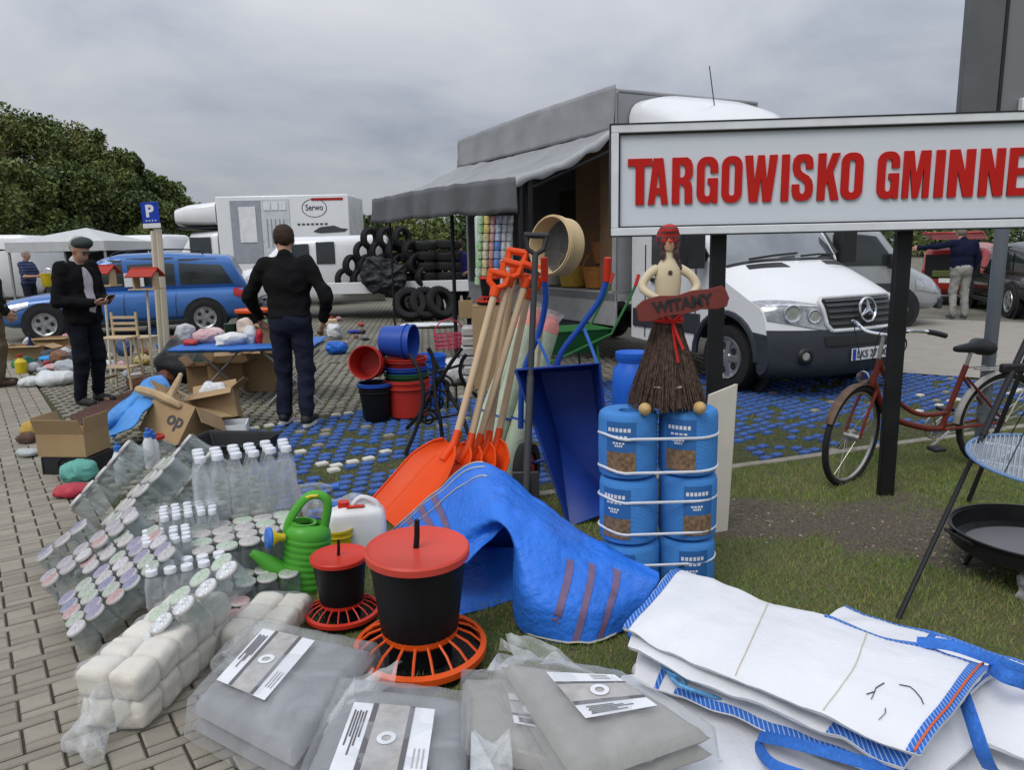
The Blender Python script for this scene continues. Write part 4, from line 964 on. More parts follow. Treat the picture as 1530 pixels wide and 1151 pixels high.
# ------------------------------------------------------------------ the big sign
sgl = D(912, 270, 4.42); SA = D(912, 353, 4.42); SB = D(1566, 342, 4.24)
sdx = (SB - SA); sdx.z = 0; SWD = sdx.length; srz = math.atan2(sdx.y, sdx.x); SH = .615
sg = thing('market_sign', 'white market sign board with raised red letters on black posts', 'sign', (SA.x, SA.y, 0), srz)
zb = SA.z
face = MB().box((SWD / 2, .045, zb + SH / 2), (SWD - .02, .06, SH - .02)).build('board', mat('sign_white', (.66, .7, .75), .35, var=.03, scale=2, dirt=.08, dirtc=(.5, .5, .5)), sg)
wf = mat('sign_frame_white', (.72, .74, .76), .4)
m = MB()
for a, b, c_, d_ in ((0, 0, SWD, .045), (0, SH - .045, SWD, .045), (0, .045, .045, SH - .09), (SWD - .045, .045, .045, SH - .09)): m.box((a + c_ / 2, .01, zb + b + d_ / 2), (c_, .05, d_))
m.build('frame', wf, sg, bevel=.004)
m = MB(); L = .048
for a, b, c_, d_ in ((L, L, SWD - 2 * L, .006), (L, SH - L - .006, SWD - 2 * L, .006), (L, L + .007, .006, SH - 2 * L - .014), (SWD - L - .006, L + .007, .006, SH - 2 * L - .014)): m.box((a + c_ / 2, .008, zb + b + d_ / 2), (c_, .018, d_))
for a, b, c_, d_ in ((-.006, -.006, SWD + .012, .006), (-.006, SH, SWD + .012, .006), (-.006, .0005, .006, SH - .001), (SWD, .0005, .006, SH - .001)): m.box((a + c_ / 2, .012, zb + b + d_ / 2), (c_, .062, d_))
m.build('black_edging', black_pl, sg)
redl = mat('sign_red', (.50, .010, .006), .5, spec=.25, var=.05, scale=3)
LET = [('T', 940, 987), ('A', 984, 1032), ('R', 1040, 1087), ('G', 1093, 1140), ('O', 1148, 1193), ('W', 1194, 1263 - 15), ('I', 1252, 1268), ('S', 1272, 1306 - 0), ('K', 1311, 1356), ('O', 1358, 1290)]
# letter extents measured across the word (photo pixels), refined
LET = [('T', 938, 976), ('A', 968, 1000), ('R', 1004, 1037), ('G', 1041, 1074), ('O', 1078, 1110), ('W', 1112, 1163), ('I', 1167, 1179), ('S', 1183, 1216), ('K', 1221, 1255), ('O', 1256, 1290), ('G', 1310, 1344), ('M', 1348, 1390), ('I', 1396, 1410), ('N', 1416, 1456), ('N', 1462, 1500), ('E', 1505, 1536)]
def glyph(ch):
    """heavy condensed capitals: outlines on a 1 x 2 cell, stroke about .36"""
    s = .36
    def rr(x0, y0, x1, y1, r, n=6):
        o = []
        for cx, cy, a0 in ((x1 - r, y1 - r, 0), (x0 + r, y1 - r, 90), (x0 + r, y0 + r, 180), (x1 - r, y0 + r, 270)):
            for i in range(n + 1): a = R(a0 + 90 * i / n); o.append((cx + r * math.cos(a), cy + r * math.sin(a)))
        return o
    if ch == 'I': return [[(0, 0), (1, 0), (1, 2), (0, 2)]]
    if ch == 'T': return [[(.32, 0), (.68, 0), (.68, 1.68), (1, 1.68), (1, 2), (0, 2), (0, 1.68), (.32, 1.68)]]
    if ch == 'E': return [[(0, 0), (1, 0), (1, .32), (.42, .32), (.42, .86), (.92, .86), (.92, 1.16), (.42, 1.16), (.42, 1.68), (1, 1.68), (1, 2), (0, 2)]]
    if ch == 'N': return [[(0, 0), (.34, 0), (.34, 1.1), (.62, 0), (1, 0), (1, 2), (.66, 2), (.66, .95), (.38, 2), (0, 2)]]
    if ch == 'M': return [[(0, 0), (.24, 0), (.24, 1.35), (.4, 0), (.6, 0), (.76, 1.35), (.76, 0), (1, 0), (1, 2), (.64, 2), (.5, .95), (.36, 2), (0, 2)]]
    if ch == 'W': return [[(.16, 0), (.42, 0), (.5, 1.05), (.58, 0), (.84, 0), (1, 2), (.76, 2), (.69, .85), (.6, 2), (.4, 2), (.31, .85), (.24, 2), (0, 2)]]
    if ch == 'K': return [[(0, 0), (.36, 0), (.36, .62), (.46, .8), (.64, 0), (1.02, 0), (.70, 1.2), (1, 2), (.64, 2), (.36, 1.2), (.36, 2), (0, 2)]]
    if ch == 'A': return [[(0, 0), (.33, 0), (.38, .42), (.62, .42), (.67, 0), (1, 0), (.74, 2), (.26, 2)], [(.42, .72), (.58, .72), (.5, 1.45)]]
    if ch == 'O': return [rr(0, 0, 1, 2, .42), rr(s, s * .85, 1 - s, 2 - s * .85, .13)]
    if ch == 'G':
        o = rr(0, 0, 1, 2, .42)
        return [[(1, 1.3), (1, 1.58)] + [(.58 + .42 * math.cos(R(a)), 1.58 + .42 * math.sin(R(a))) for a in range(15, 91, 15)] + [(.42 + .42 * math.cos(R(a)), 1.58 + .42 * math.sin(R(a))) for a in range(90, 181, 15)] + [(.42 + .42 * math.cos(R(a)), .42 + .42 * math.sin(R(a))) for a in range(180, 271, 15)] + [(.62, 0), (.70, .14), (.76, 0), (1, 0), (1, 1.08), (.52, 1.08), (.52, .82), (.64, .82), (.64, .46), (.60, .34), (.5, .3), (.4, .34), (.36, .46), (.36, 1.54), (.4, 1.66), (.5, 1.7), (.6, 1.66), (.64, 1.54), (.64, 1.3)]]
    if ch == 'R': return [[(0, 0), (.36, 0), (.36, .84), (.46, .84), (.56, .78), (.6, .66), (.62, 0), (.98, 0), (.96, .7), (.9, .92), (.78, 1.0), (.92, 1.1), (.98, 1.3), (.98, 1.62), (.9, 1.86), (.72, 2), (0, 2)], [(.36, 1.14), (.5, 1.14), (.6, 1.24), (.62, 1.4), (.6, 1.6), (.5, 1.7), (.36, 1.7)]]
    if ch == 'S': return [[(0, .72), (0, .42), (.08, .16), (.26, .02), (.5, 0), (.76, .03), (.93, .17), (1, .42), (1, .66), (.94, .88), (.78, 1.06), (.48, 1.22), (.38, 1.34), (.36, 1.56), (.42, 1.68), (.54, 1.7), (.62, 1.62), (.64, 1.36), (.98, 1.36), (.98, 1.6), (.92, 1.84), (.74, 1.98), (.48, 2), (.22, 1.97), (.06, 1.82), (.01, 1.56), (.02, 1.34), (.1, 1.12), (.28, .96), (.54, .82), (.63, .7), (.64, .46), (.58, .32), (.47, .3), (.38, .37), (.36, .52), (.36, .72)]]
def glyph_obj(ch, wd, ht, dep, M, m, parent):
    c = bpy.data.curves.new('g', 'CURVE'); c.dimensions = '2D'; c.fill_mode = 'BOTH'; c.extrude = dep / 2
    for L_ in glyph(ch):
        sp_ = c.splines.new('POLY'); sp_.points.add(len(L_) - 1); sp_.use_cyclic_u = True
        for i, (x, y) in enumerate(L_): sp_.points[i].co = (x * wd, y / 2 * ht, 0, 1)
    o = bpy.data.objects.new('g', c); col.objects.link(o); bpy.context.view_layer.update()
    me = bpy.data.meshes.new_from_object(o.evaluated_get(bpy.context.evaluated_depsgraph_get())); bpy.data.objects.remove(o); bpy.data.curves.remove(c)
    me.transform(M); me.materials.clear(); me.materials.append(m); o = bpy.data.objects.new('letter', me); col.objects.link(o); o.parent = parent; return o
SI = (Matrix.Translation((SA.x, SA.y, 0)) @ Matrix.Rotation(srz, 4, 'Z')).inverted()
def onsign(px, py):
    o = SI @ V((0, 0, CAMH)); d = SI.to_3x3() @ ray(px, py); t = (.012 - o.y) / d.y; return o + d * t
zl0 = onsign(960, 306).z; zl1 = onsign(960, 237).z
for ch, x0, x1 in LET:
    a, b = onsign(x0, 270).x, onsign(x1, 270).x
    glyph_obj(ch, (b - a) * .95, zl1 - zl0, .012, T(a, .008, zl0) @ Rm(90, 'X'), redl, sg)
postm = mat('black_post', (.012, .012, .013), .45, var=.2)
pb = SI @ G(1352, 765); 
for x, y in ((pb.x, .045 + .06), ((SI @ D(1075, 400, 4.42)).x, .105)): MB().box((x, y, zb * .5 + .02), (.09, .05, zb + .06)).build('post', postm, sg, bevel=.006)
# grey back of a tall board on a round steel pole
gq = G(1462, 692)
gb = thing('notice_board', 'tall grey metal board on a round steel pole behind the sign', 'sign', gq, R(0))
steel = mat('grey_steel', (.17, .19, .215), .45, .35, var=.1)
dz_ = gq.y
MB().tube([(0, 0, -.02), (.02, 0, 3.4)], .042, 14).build('pole', steel, gb)
bx0 = D(1432, 120, dz_ - .1).x - gq.x; bz0 = D(1450, 181, dz_ - .1).z
gpan = mat('board_grey', (.2, .21, .215), .5, .2, var=.06, scale=2)
MB().box((bx0 + .115, -.12, bz0 + .7), (.23, .05, 1.4)).build('edge_panel', mat('board_dark_grey', (.13, .135, .14), .5, .2), gb, bevel=.006)
MB().box((bx0 + .75, -.10, bz0 + .7), (1.02, .04, 1.4)).build('panel', gpan, gb, bevel=.006)
MB().box((bx0 + .245, -.125, bz0 + .7), (.02, .03, 1.38)).build('joint_strip', black_pl, gb)
MB().box((D(1520, 165, dz_ - .1).x - gq.x, -.15, bz0 + .06), (.035, .05, .13)).build('clip', wf, gb, bevel=.008)
# ------------------------------------------------------------------ people
skin_m = mat('skin', (.46, .26, .18), .55, var=.08, scale=14)
def hand(m, wr_, d, palm_n, side, curl=.5, sc_=1.0):
    """palm, four fingers of unequal length with knuckle bends, a thumb from the side of the palm"""
    d = V(d).normalized(); n = V(palm_n).normalized(); n = (n - d * n.dot(d)).normalized(); s = d.cross(n) * side
    w = V(wr_)
    m.loft([[w + d * t + s * (a * math.cos(g)) + n * (b * math.sin(g)) for g in np.linspace(0, 6.283, 11)[:-1]] for t, a, b in ((-.03, .028, .022), (0, .03, .021), (.04, .042, .018), (.08, .042, .015), (.092, .036, .010))])
    for i, (o, L) in enumerate(((-.031, .066), (-.010, .078), (.011, .074), (.031, .058))):
        p = w + d * .085 + s * o; pts = [p]; a = 0; dd = d
        for k, f in enumerate((.45, .32, .23)):
            a += curl * (.6 + .3 * k); dd = d * math.cos(a) + n * math.sin(a); p = p + dd * (L * f); pts.append(p)
        m.tube(pts, [.0095, .0092, .0085, .0065], 6)
    p = w + d * .03 - s * .036; m.tube([p, p - s * .022 + d * .025 + n * .01, p - s * .026 + d * .05 + n * .022, p - s * .018 + d * .07 + n * .03], [.013, .0115, .010, .007], 6)
def person(label, loc, rz, H=1.75, h=.013, top=(.02, .02, .02), bottom=(.02, .025, .05), shoe=(.02, .02, .02), hair=(.03, .02, .015), eL=(-.27, -.02, 1.14), wL=(-.25, .06, .9), eR=(.27, -.02, 1.14), wR=(.25, .06, .9), head=(0, .03, 1.63), nod=0.0, turn=0.0, cap=None, shirt=None, bulk=1.0, footL=(-.11, 0), footR=(.11, 0), kneeF=.03, sleeve=1.0, sole=None, jacket_open=False, top_mat=None, bald=False, group=None, bmat=None, curl=.45, palmn=None):
    t = thing('person', label, 'person', loc, rz, group); s = H / 1.75; t.scale = (s, s, s)
    sh = [(-.185, -.01, 1.42), (.185, -.01, 1.42)]; el = [eL, eR]; wr2 = [wL, wR]; ft_ = [footL, footR]
    kn = [((f[0] + sgn * .1) / 2, (f[1]) * .5 + kneeF, .5) for f, sgn in zip(ft_, (-1, 1))]; an = [(f[0], f[1] - .03, .1) for f in ft_]
    hd = np.array(head)
    M_ = Matrix.Translation(head) @ Rm(turn, 'Z') @ Rm(-nod, 'X')
    hp = lambda x, y, z: tuple(M_ @ V((x, y, z)))
    key = '%.2f%.2f%.2f' % top
    tm = top_mat or mat('cloth_' + key, tuple(.6 * q for q in top), .95, var=.2, scale=10, bump=.3, bscale=90, spec=.12)
    bmt = bmat or mat('trouser_%.2f%.2f%.2f' % bottom, tuple(.75 * q for q in bottom), .95, var=.22, scale=9, bump=.25, bscale=90, spec=.12)
    # body: one continuous surface, hands added to the same mesh
    pr = [('e', (0, 0, 1.25), (.16, .10, .22)), ('e', (0, 0, 1.0), (.15, .1, .17)), ('c', (-.13, 0, 1.4), (.13, 0, 1.4), .055, .055), ('c', (0, -.01, 1.4), (hd[0] * .7, hd[1] - .03, hd[2] - .07), .06, .052)]
    for i in (0, 1): pr += [('c', sh[i], el[i], .05, .04), ('c', el[i], wr2[i], .04, .027), ('c', ((-1, 1)[i] * .085, 0, .93), kn[i], .075, .05), ('c', kn[i], an[i], .05, .036), ('c', (an[i][0], an[i][1], .06), (an[i][0], an[i][1] + .14, .04), .035, .03)]
    # head: skull, jaw, brow, nose, ears
    pr += [('e', hp(0, -.015, .03), (.076, .095, .088)), ('e', hp(0, .02, -.035), (.062, .075, .078)), ('e', hp(0, .05, -.085), (.03, .032, .026)), ('c', hp(0, .085, .005), hp(0, .108, -.032), .010, .014), ('e', hp(-.076, -.01, -.01), (.012, .022, .032)), ('e', hp(.076, -.01, -.01), (.012, .022, .032)), ('c', hp(-.03, .086, .022), hp(.03, .086, .022), .011, .011), ('c', hp(-.02, .088, -.062), hp(.02, .088, -.062), .008, .008)]
    o = blob('body', skin_m, pr, .022, h, t)
    m = MB()
    for i in (0, 1):
        d = V(wr2[i]) - V(el[i]); pn = palmn[i] if palmn else V(((1, -1)[i] * .9, .25, -.1)); hand(m, wr2[i], d, pn, (1, -1)[i], curl)
    bmh = bmesh.new(); bmh.from_mesh(o.data); tmp = bpy.data.meshes.new('hh'); tmp.from_pydata(m.v, [], m.f); bmh.from_mesh(tmp); bmh.to_mesh(o.data); bmh.free(); o.data.shade_smooth()
    for sx in (-1, 1):
        p = hp(sx * .03, .083, .0); q = MB().lathe([(.001, -.011), (.008, -.007), (.011, 0), (.008, .007), (.001, .011)], 8, T(p)).build('eye', mat('eye', (.05, .04, .035), .2), t)
    # clothes
    b = bulk
    pr = [('e', (0, .0, 1.27), (.195 * b, .125 * b, .21)), ('e', (0, .012 * b, 1.07), (.178 * b, .128 * b, .19)), ('c', (-.14, -.01, 1.405), (.14, -.01, 1.405), .07, .07), ('c', (0, -.015, 1.42), (0, -.01, 1.475), .075, .066), ('e', (0, 0, .97), (.178 * b, .128 * b, .09))]
    for i in (0, 1):
        pr += [('c', sh[i], el[i], .07, .058)]
        e_ = V(el[i]); w_ = V(wr2[i])
        if sleeve > .5: pr += [('c', el[i], tuple(e_ + (w_ - e_) * .96), .057, .042)]
    if sleeve <= .5:
        pr = [p for p in pr if not (p[0] == 'c' and p[1] in sh)]
        for i in (0, 1): pr += [('c', sh[i], tuple(V(sh[i]) + (V(el[i]) - V(sh[i])) * .72), .07, .068)]
    if jacket_open: pr += [('e', (0, 0, .90), (.19 * b, .13 * b, .1)), ('-e', (.0, .19, 1.24), (.065, .15, .27)), ('-e', (.0, .2, .95), (.045, .16, .2))]
    blob('jacket' if jacket_open else 'top', tm, pr, .03, h, t, wa=.0085, ws=24, seed=loc[0])
    if shirt: blob('shirt', mat('shirt_%.2f' % shirt[0], shirt, .85, var=.15, scale=20), [('e', (0, .012, 1.27), (.16, .115, .2)), ('e', (0, .03, 1.06), (.15, .125, .2)), ('c', (0, -.005, 1.44), (0, .0, 1.485), .07, .064)], .03, h, t, wa=.003, ws=40)
    pr = [('e', (0, -.005, .95), (.172 * b, .13 * b, .12)), ('c', (-.06, -.02, .9), (.06, -.02, .9), .11, .11)]
    for i in (0, 1): pr += [('c', ((-1, 1)[i] * .09, -.005, .9), kn[i], .098, .073), ('c', kn[i], (an[i][0], an[i][1], .11), .073, .062)]
    blob('trousers', bmt, pr, .03, h, t, wa=.0095, ws=22, seed=loc[0] + 2)
    for i in (0, 1):
        a = an[i]; sm = mat('shoe_%.2f%.2f' % shoe[:2], shoe, .6)
        q = blob('shoe', sm, [('c', (a[0], a[1] - .03, .055), (a[0] * 1.12, a[1] + .16, .045), .046, .036), ('c', (a[0], a[1] - .01, .06), (a[0], a[1], .12), .045, .05)], .02, max(h, .013), t)
        if sole: MB().loft([[(a[0] * 1.05 + .048 * math.cos(g), a[1] + .06 + .145 * math.sin(g), z) for g in np.linspace(0, 6.283, 17)[:-1]] for z in (.0, .028)]).build('sole', mat('sole', sole, .7), q)
    hm = mat('hair_%.2f' % hair[0], hair, .85, var=.3, scale=60, bump=.5, bscale=150)
    if not bald: blob('hair', hm, [('e', hp(0, -.03, .045), (.084, .094, .085)), ('e', hp(0, -.065, -.0), (.07, .05, .07)), ('c', hp(-.074, -.02, .02), hp(-.07, -.03, -.03), .013, .010), ('c', hp(.074, -.02, .02), hp(.07, -.03, -.03), .013, .010)], .02, h * .9, t, wa=.003, ws=90)
    if cap:
        cm = mat('cap', cap, .9, var=.15, bump=.2, bscale=100)
        cp = blob('cap', cm, [('e', hp(0, -.01, .075), (.092, .11, .06)), ('e', hp(0, -.01, .05), (.09, .108, .045))], .02, h, t)
        blob('brim', cm, [('e', hp(0, .115, .045), (.072, .085, .012))], .01, .009, cp)
    return t
p = G(445, 633)
person('man seen from behind in a black sweater and navy trousers', (p.x, p.y, 0), R(-4), 1.79, .012, (.016, .016, .017), (.02, .024, .045), (.02, .02, .022), (.045, .028, .02), eL=(-.37, .04, 1.14), wL=(-.36, .2, .95), eR=(.36, -.05, 1.13), wR=(.28, .06, .92), head=(-.02, .05, 1.62), nod=14, turn=18, bulk=1.08, footL=(-.12, .05), footR=(.12, -.06), sole=(.6, .6, .58))
p = G(140, 604)
capman = person('man in a dark jacket and flat cap looking at his phone', (p.x, p.y, 0), R(-108), 1.77, .012, (.018, .019, .023), (.014, .016, .024), (.03, .03, .03), (.35, .33, .3), eL=(-.26, .0, 1.09), wL=(-.10, .25, 1.09), eR=(.26, -.02, 1.09), wR=(.09, .26, 1.07), head=(0, .075, 1.60), nod=32, cap=(.05, .065, .062), shirt=(.5, .46, .5), jacket_open=True, bulk=1.12, curl=.75, palmn=[V((.5, .1, .8)), V((-.5, .1, .8))])
ph = tag(MB().box((0, 0, 0), (.07, .14, .009)).build('phone', black_pl, None, bevel=.004), 'black smartphone held by the man in the flat cap', 'phone')
ph.matrix_world = capman.matrix_basis @ T(0.0, .36, 1.105) @ Rm(35, 'X')
p = G(14, 577)
person('man in a black jacket and khaki trousers at the pavement edge', (p.x - .08, p.y, 0), R(-60), 1.72, .015, (.025, .026, .024), (.16, .125, .075), (.05, .025, .02), (.06, .05, .045), shirt=(.3, .3, .3), eL=(-.27, .02, 1.13), wL=(-.22, .15, .92), eR=(.27, .02, 1.13), wR=(.22, .15, .92), cap=(.02, .022, .02), bulk=1.1)
polo = stripes('navy_striped_polo', (.025, .035, .09), (.10, .12, .22), 'Z', .075, .22, .9)
q = D(40, 400, 18.5)
pm_ = person('grey haired man in a striped navy polo holding a yellow bucket', (q.x, 18.5, 0), R(-95), 1.72, .02, (.025, .035, .09), (.025, .03, .05), (.03, .03, .03), (.3, .28, .26), eL=(-.24, .1, 1.12), wL=(-.1, .36, 1.12), eR=(.24, .1, 1.12), wR=(.1, .36, 1.12), nod=18, sleeve=.3, top_mat=polo, bulk=1.12)
yb = thing('bucket', 'bright yellow bucket held by the man in the striped polo', 'bucket', pm_.matrix_basis @ V((0, .52, .86)))
ym = mat('yellow_plastic', (.62, .47, .02), .4); MB().lathe([(.12, 0), (.135, .02), (.16, .3), (.17, .3), (.17, .315), (.15, .315), (.12, .03), (.01, .03)], 20).build('shell', ym, yb); MB().tube([(.16 * math.cos(a), 0, .3 + .14 * math.sin(a)) for a in np.linspace(0, math.pi, 10)], .005, 5).build('handle', chrome, yb)
q = D(688, 400, 17.8)
person('man in a purple blue shirt seen from behind past the tyres', (q.x, 17.8, 0), R(6), 1.74, .02, (.05, .045, .22), (.02, .022, .03), (.03, .03, .03), (.05, .03, .02), eL=(-.36, .0, 1.14), wL=(-.12, -.14, 1.0), eR=(.36, 0, 1.14), wR=(.12, -.14, 1.0), sleeve=.3)
q = D(648, 400, 17.3)
person('fair haired person in dark clothes standing beside the tyres', (q.x, 17.9, 0), R(150), 1.66, .02, (.03, .028, .026), (.03, .03, .035), (.03, .03, .03), (.5, .42, .28), nod=8)
p = G(1430, 476)
jeans = mat('washed_jeans', (.27, .27, .25), .9, var=.45, scale=5, bump=.2, bscale=90)
person('man in a navy jumper and washed grey jeans seen from behind', (p.x, p.y, 0), R(-3), 1.80, .018, (.018, .022, .06), (.27, .27, .25), (.12, .12, .13), (.2, .17, .14), eL=(-.42, .2, 1.36), wL=(-.62, .42, 1.33), eR=(.29, 0, 1.14), wR=(.26, .1, .92), head=(0, .12, 1.58), nod=30, bulk=1.15, bmat=jeans)
# ------------------------------------------------------------------ goods builders
card = mat('cardboard', (.36, .245, .13), .85, var=.14, scale=4, bump=.1, bscale=40)
card_d = mat('cardboard_dark', (.27, .17, .085), .85, var=.18, scale=4)
def carton(label, loc, rz, d, flaps=(60, 60, 60, 60), tilt=(0, 0), m=None, closed=False, name='cardboard_box'):
    """open carton: base, four walls, four flaps; angles measure how far each flap folds outward from upright"""
    t = thing(name, label, 'box', loc, 0, rot=(R(tilt[0]), R(tilt[1]), rz)); m = m or card; x, y, z = d[0] / 2, d[1] / 2, d[2]; th = .006
    MB().box((0, 0, th / 2), (d[0], d[1], th)).build('base', m, t)
    for s in (-1, 1):
        MB().box((s * (x - th / 2), 0, z / 2 + th), (th, d[1], z)).build('wall', m, t); MB().box((0, s * (y - th / 2), z / 2 + th), (d[0] - 2 * th, th, z)).build('wall', m, t)
    if closed:
        MB().box((0, 0, z + th * 2.2), (d[0], d[1], th)).build('lid', m, t); MB().box((0, 0, z + th * 3), (d[0] * .99, .05, .002)).build('tape', mat('tape', (.45, .33, .2), .3), t); return t
    L = y * .95
    for i, a in enumerate(flaps):
        if a is None: continue
        if i < 2: s = (-1, 1)[i]; M = T(s * (x - th / 2), 0, z + th) @ Rm(s * a, 'Y'); MB().box((0, 0, L * .45), (th * .8, d[1] * .97, L * .9), M).build('flap', m, t)
        else: s = (-1, 1)[i - 2]; M = T(0, s * (y - th / 2), z + th) @ Rm(-s * a, 'X'); MB().box((0, 0, L * .45), (d[0] * .97, th * .8, L * .9), M).build('flap', m, t)
    return t
def lump(name, label, cat, loc, size, c, rough=.6, seed=0, rz=0, n=4, wa=.012, m=None, h=None):
    """a soft bag or heap resting on loc: several merged swellings with folds"""
    rg = random.Random(seed); x, y, z = size[0] / 2, size[1] / 2, size[2]; pr = [('e', (0, 0, z * .42), (x * .8, y * .8, z * .5))]
    for i in range(n):
        a = rg.uniform(0, 6.28); pr.append(('e', (x * .55 * math.cos(a), y * .55 * math.sin(a), z * rg.uniform(.25, .5)), (x * rg.uniform(.3, .5), y * rg.uniform(.3, .5), z * rg.uniform(.25, .5))))
    mn = min(size); o = blob(name, m or mat('bag_%.2f_%.2f_%.2f' % tuple(c), c, rough, var=.15, scale=14, bump=.4, bscale=35), pr, mn * .2, h or max(.008, mn / 16), None, wa=wa * min(1, mn / .2), ws=34 if max(size) < .5 else 15, seed=seed)
    o.location = loc; o.rotation_euler = (0, 0, rz); return tag(o, label, cat)
def tub(name, label, cat, loc, r0, r1, hgt, m, rot=(0, 0, 0), rim=True, handle=False, group=None):
    t = thing(name, label, cat, loc, 0, group, rot=rot)
    b = MB().lathe([(r0 * .9, 0), (r0, .012), (r1 * .985, hgt * .9), (r1, hgt * .9), (r1 * 1.04, hgt * .92), (r1 * 1.04, hgt), (r1 * .97, hgt), (r0 * .95, .02), (.005, .018)], 28).build('shell', m, t)
    if rim: MB().lathe([(r1 * 1.06, hgt * .78), (r1 * 1.05, hgt * .8), (r1 * .98, hgt * .8), (r1 * .97, hgt * .78), (r1 * 1.06, hgt * .78)], 28, caps=False).build('rim', m, t)
    if handle: MB().tube([(r1 * 1.05 * math.cos(a), .02 * math.sin(a), hgt * .92 + r1 * .1 * math.sin(a)) for a in np.linspace(0, math.pi, 10)], .004, 5).build('handle', chrome, t)
    return t
wood_l = mat('pale_wood', (.52, .40, .25), .65, var=.12, scale=8, bump=.1, bscale=60)
wood_n = mat('cream_lath', (.68, .62, .48), .65, var=.08, scale=6)
# ---- parking sign and laths
pg = G(252, 566)
ps = thing('parking_sign', 'blue parking sign with a white P on a leaning cream post', 'sign', pg)
tp = D(229, 300, pg.y) - pg; bt_ = V((0, 0, 0))
m = MB(); m.tube([bt_, D(236, 342, pg.y) - pg], [.05, .045], 6, flat=.5); m.build('post', wood_n, ps)
m = MB(); m.tube([V((-.05, -.05, 0)), D(228, 345, pg.y - .05) - pg], [.03, .028], 6, flat=.5); m.build('lath', wood_n, ps)
c0 = D(228, 318, pg.y) - pg; SM = T(c0 + V((0, -.06, 0))) @ Rm(-1.2, 'Y') @ Rm(90, 'X')
pl_ = MB().box((0, 0, 0), (.215, .25, .006), SM).build('plate', mat('sign_blue', (.01, .05, .40), .4), ps, bevel=.003)
MB().box((0, -.155, 0), (.215, .055, .005), SM).build('lower_plate', wf, ps)
text_obj('letter', 'P', .10, .15, wf, pl_, SM @ T(0, .02, .006), .04)
text_obj('print', '- - - -', .13, .014, wf, pl_, SM @ T(0, -.095, .006), .02)
# bird feeders and wooden trestles
redw = mat('red_wood', (.36, .03, .015), .6, var=.15)
for px, py, y, lb in ((216, 401, pg.y - .5, 'wooden bird feeder with a red roof beside the parking sign'), (152, 397, pg.y - .2, 'wooden bird feeder with a red roof behind the man in the cap')):
    q = D(px, py, y); t = thing('bird_feeder', lb, 'bird feeder', (q.x, y, 0), R(-6))
    for s in (-1, 1): MB().box((0, s * .085, q.z), (.33, .2, .012), Matrix() if False else T(0, 0, 0)).build('roof_board', redw, t).matrix_local = T(0, s * .0, 0) @ T(0, 0, q.z) @ Rm(s * -32, 'X') @ T(0, 0, -q.z)
    for s in (-1, 1): MB().box((s * .12, 0, q.z - .14), (.02, .12, .2)).build('side', wood_l, t)
    MB().box((0, 0, q.z - .24), (.32, .24, .015)).build('tray', wood_l, t); MB().tube([(-.05, 0, 0), (0, 0, q.z - .25)], .014, 6).build('pole', wood_n, t)
for px, py, dx, lb in ((186, 583, .36, 'pale wooden trestle stool beside the man in the cap'), (222, 560, .30, 'lower pale wooden plant stand behind the trestle stool')):
    q = G(px, py); t = thing('wooden_stool', lb, 'stool', q, R(-8)); hh = .62 if dx > .33 else .5
    MB().box((0, 0, hh), (dx, .28, .02)).build('top', wood_l, t, bevel=.004); MB().box((0, 0, hh * .45), (dx * .9, .24, .015)).build('shelf', wood_l, t)
    for a in (-1, 1):
        for b in (-1, 1): MB().tube([(a * dx * .52, b * .13, 0), (a * dx * .38, b * .11, hh)], .014, 4).build('leg', wood_l, t)
        MB().box((a * dx * .46, 0, hh * .25), (.02, .24, .03)).build('rail', wood_l, t)
    if dx > .33:
        for k in range(3): MB().box((0, .13, hh + .08 + .07 * k), (dx * .9, .015, .03)).build('back_slat', wood_l, t)
        for a in (-1, 1): MB().box((a * dx * .43, .135, hh + .14), (.025, .02, .28)).build('back_post', wood_l, t)
# ---- trading table with a blue top
ty = 7.5; ta, tb_ = D(262, 527, ty), D(424, 515, ty); tz = (ta.z + tb_.z) / 2
tx = (ta.x + tb_.x) / 2; TWd = (tb_.x - ta.x) + .35
tab = thing('folding_table', 'folding table with a blue top and crossed metal legs', 'table', (tx + .12, ty + .35, 0), R(3))
bl_t = mat('blue_oilcloth', (.03, .14, .46), .5, var=.15, bump=.2, bscale=14)
P = patch([[(-TWd / 2, -.36, -.03), (0, -.37, -.04), (TWd / 2, -.36, -.02)], [(-TWd / 2, -.35, 0), (0, -.355, 0), (TWd / 2, -.35, 0)], [(-TWd / 2, .35, 0), (0, .35, 0), (TWd / 2, .35, 0)]], 14, 24)
MB().grid([[q + V((0, 0, tz + .01)) for q in r] for r in wrinkle(P, .008, 5)], thick=.006).build('table_cloth', bl_t, tab, smooth=180)
MB().box((0, 0, tz - .03), (TWd - .06, .62, .02)).build('table_top', alu, tab)
for s in (-1, 1):
    for a in (-1, 1): MB().tube([(s * (TWd * .32) - a * .28, -.3 * s, 0.0), (s * (TWd * .32) + a * .28, -.3 * s + .02 * a, tz - .045)], .012, 6).build('leg', alu, tab)
    MB().tube([(s * TWd * .32 - .28, -.3, .02), (s * TWd * .32 - .28, .3, .02)], .01, 6).build('foot_bar', alu, tab)
def T_(px, py, dy=0.0): q = D(px, py, ty + .1 + dy); return V((q.x, ty + .1 + dy, tz + .018))
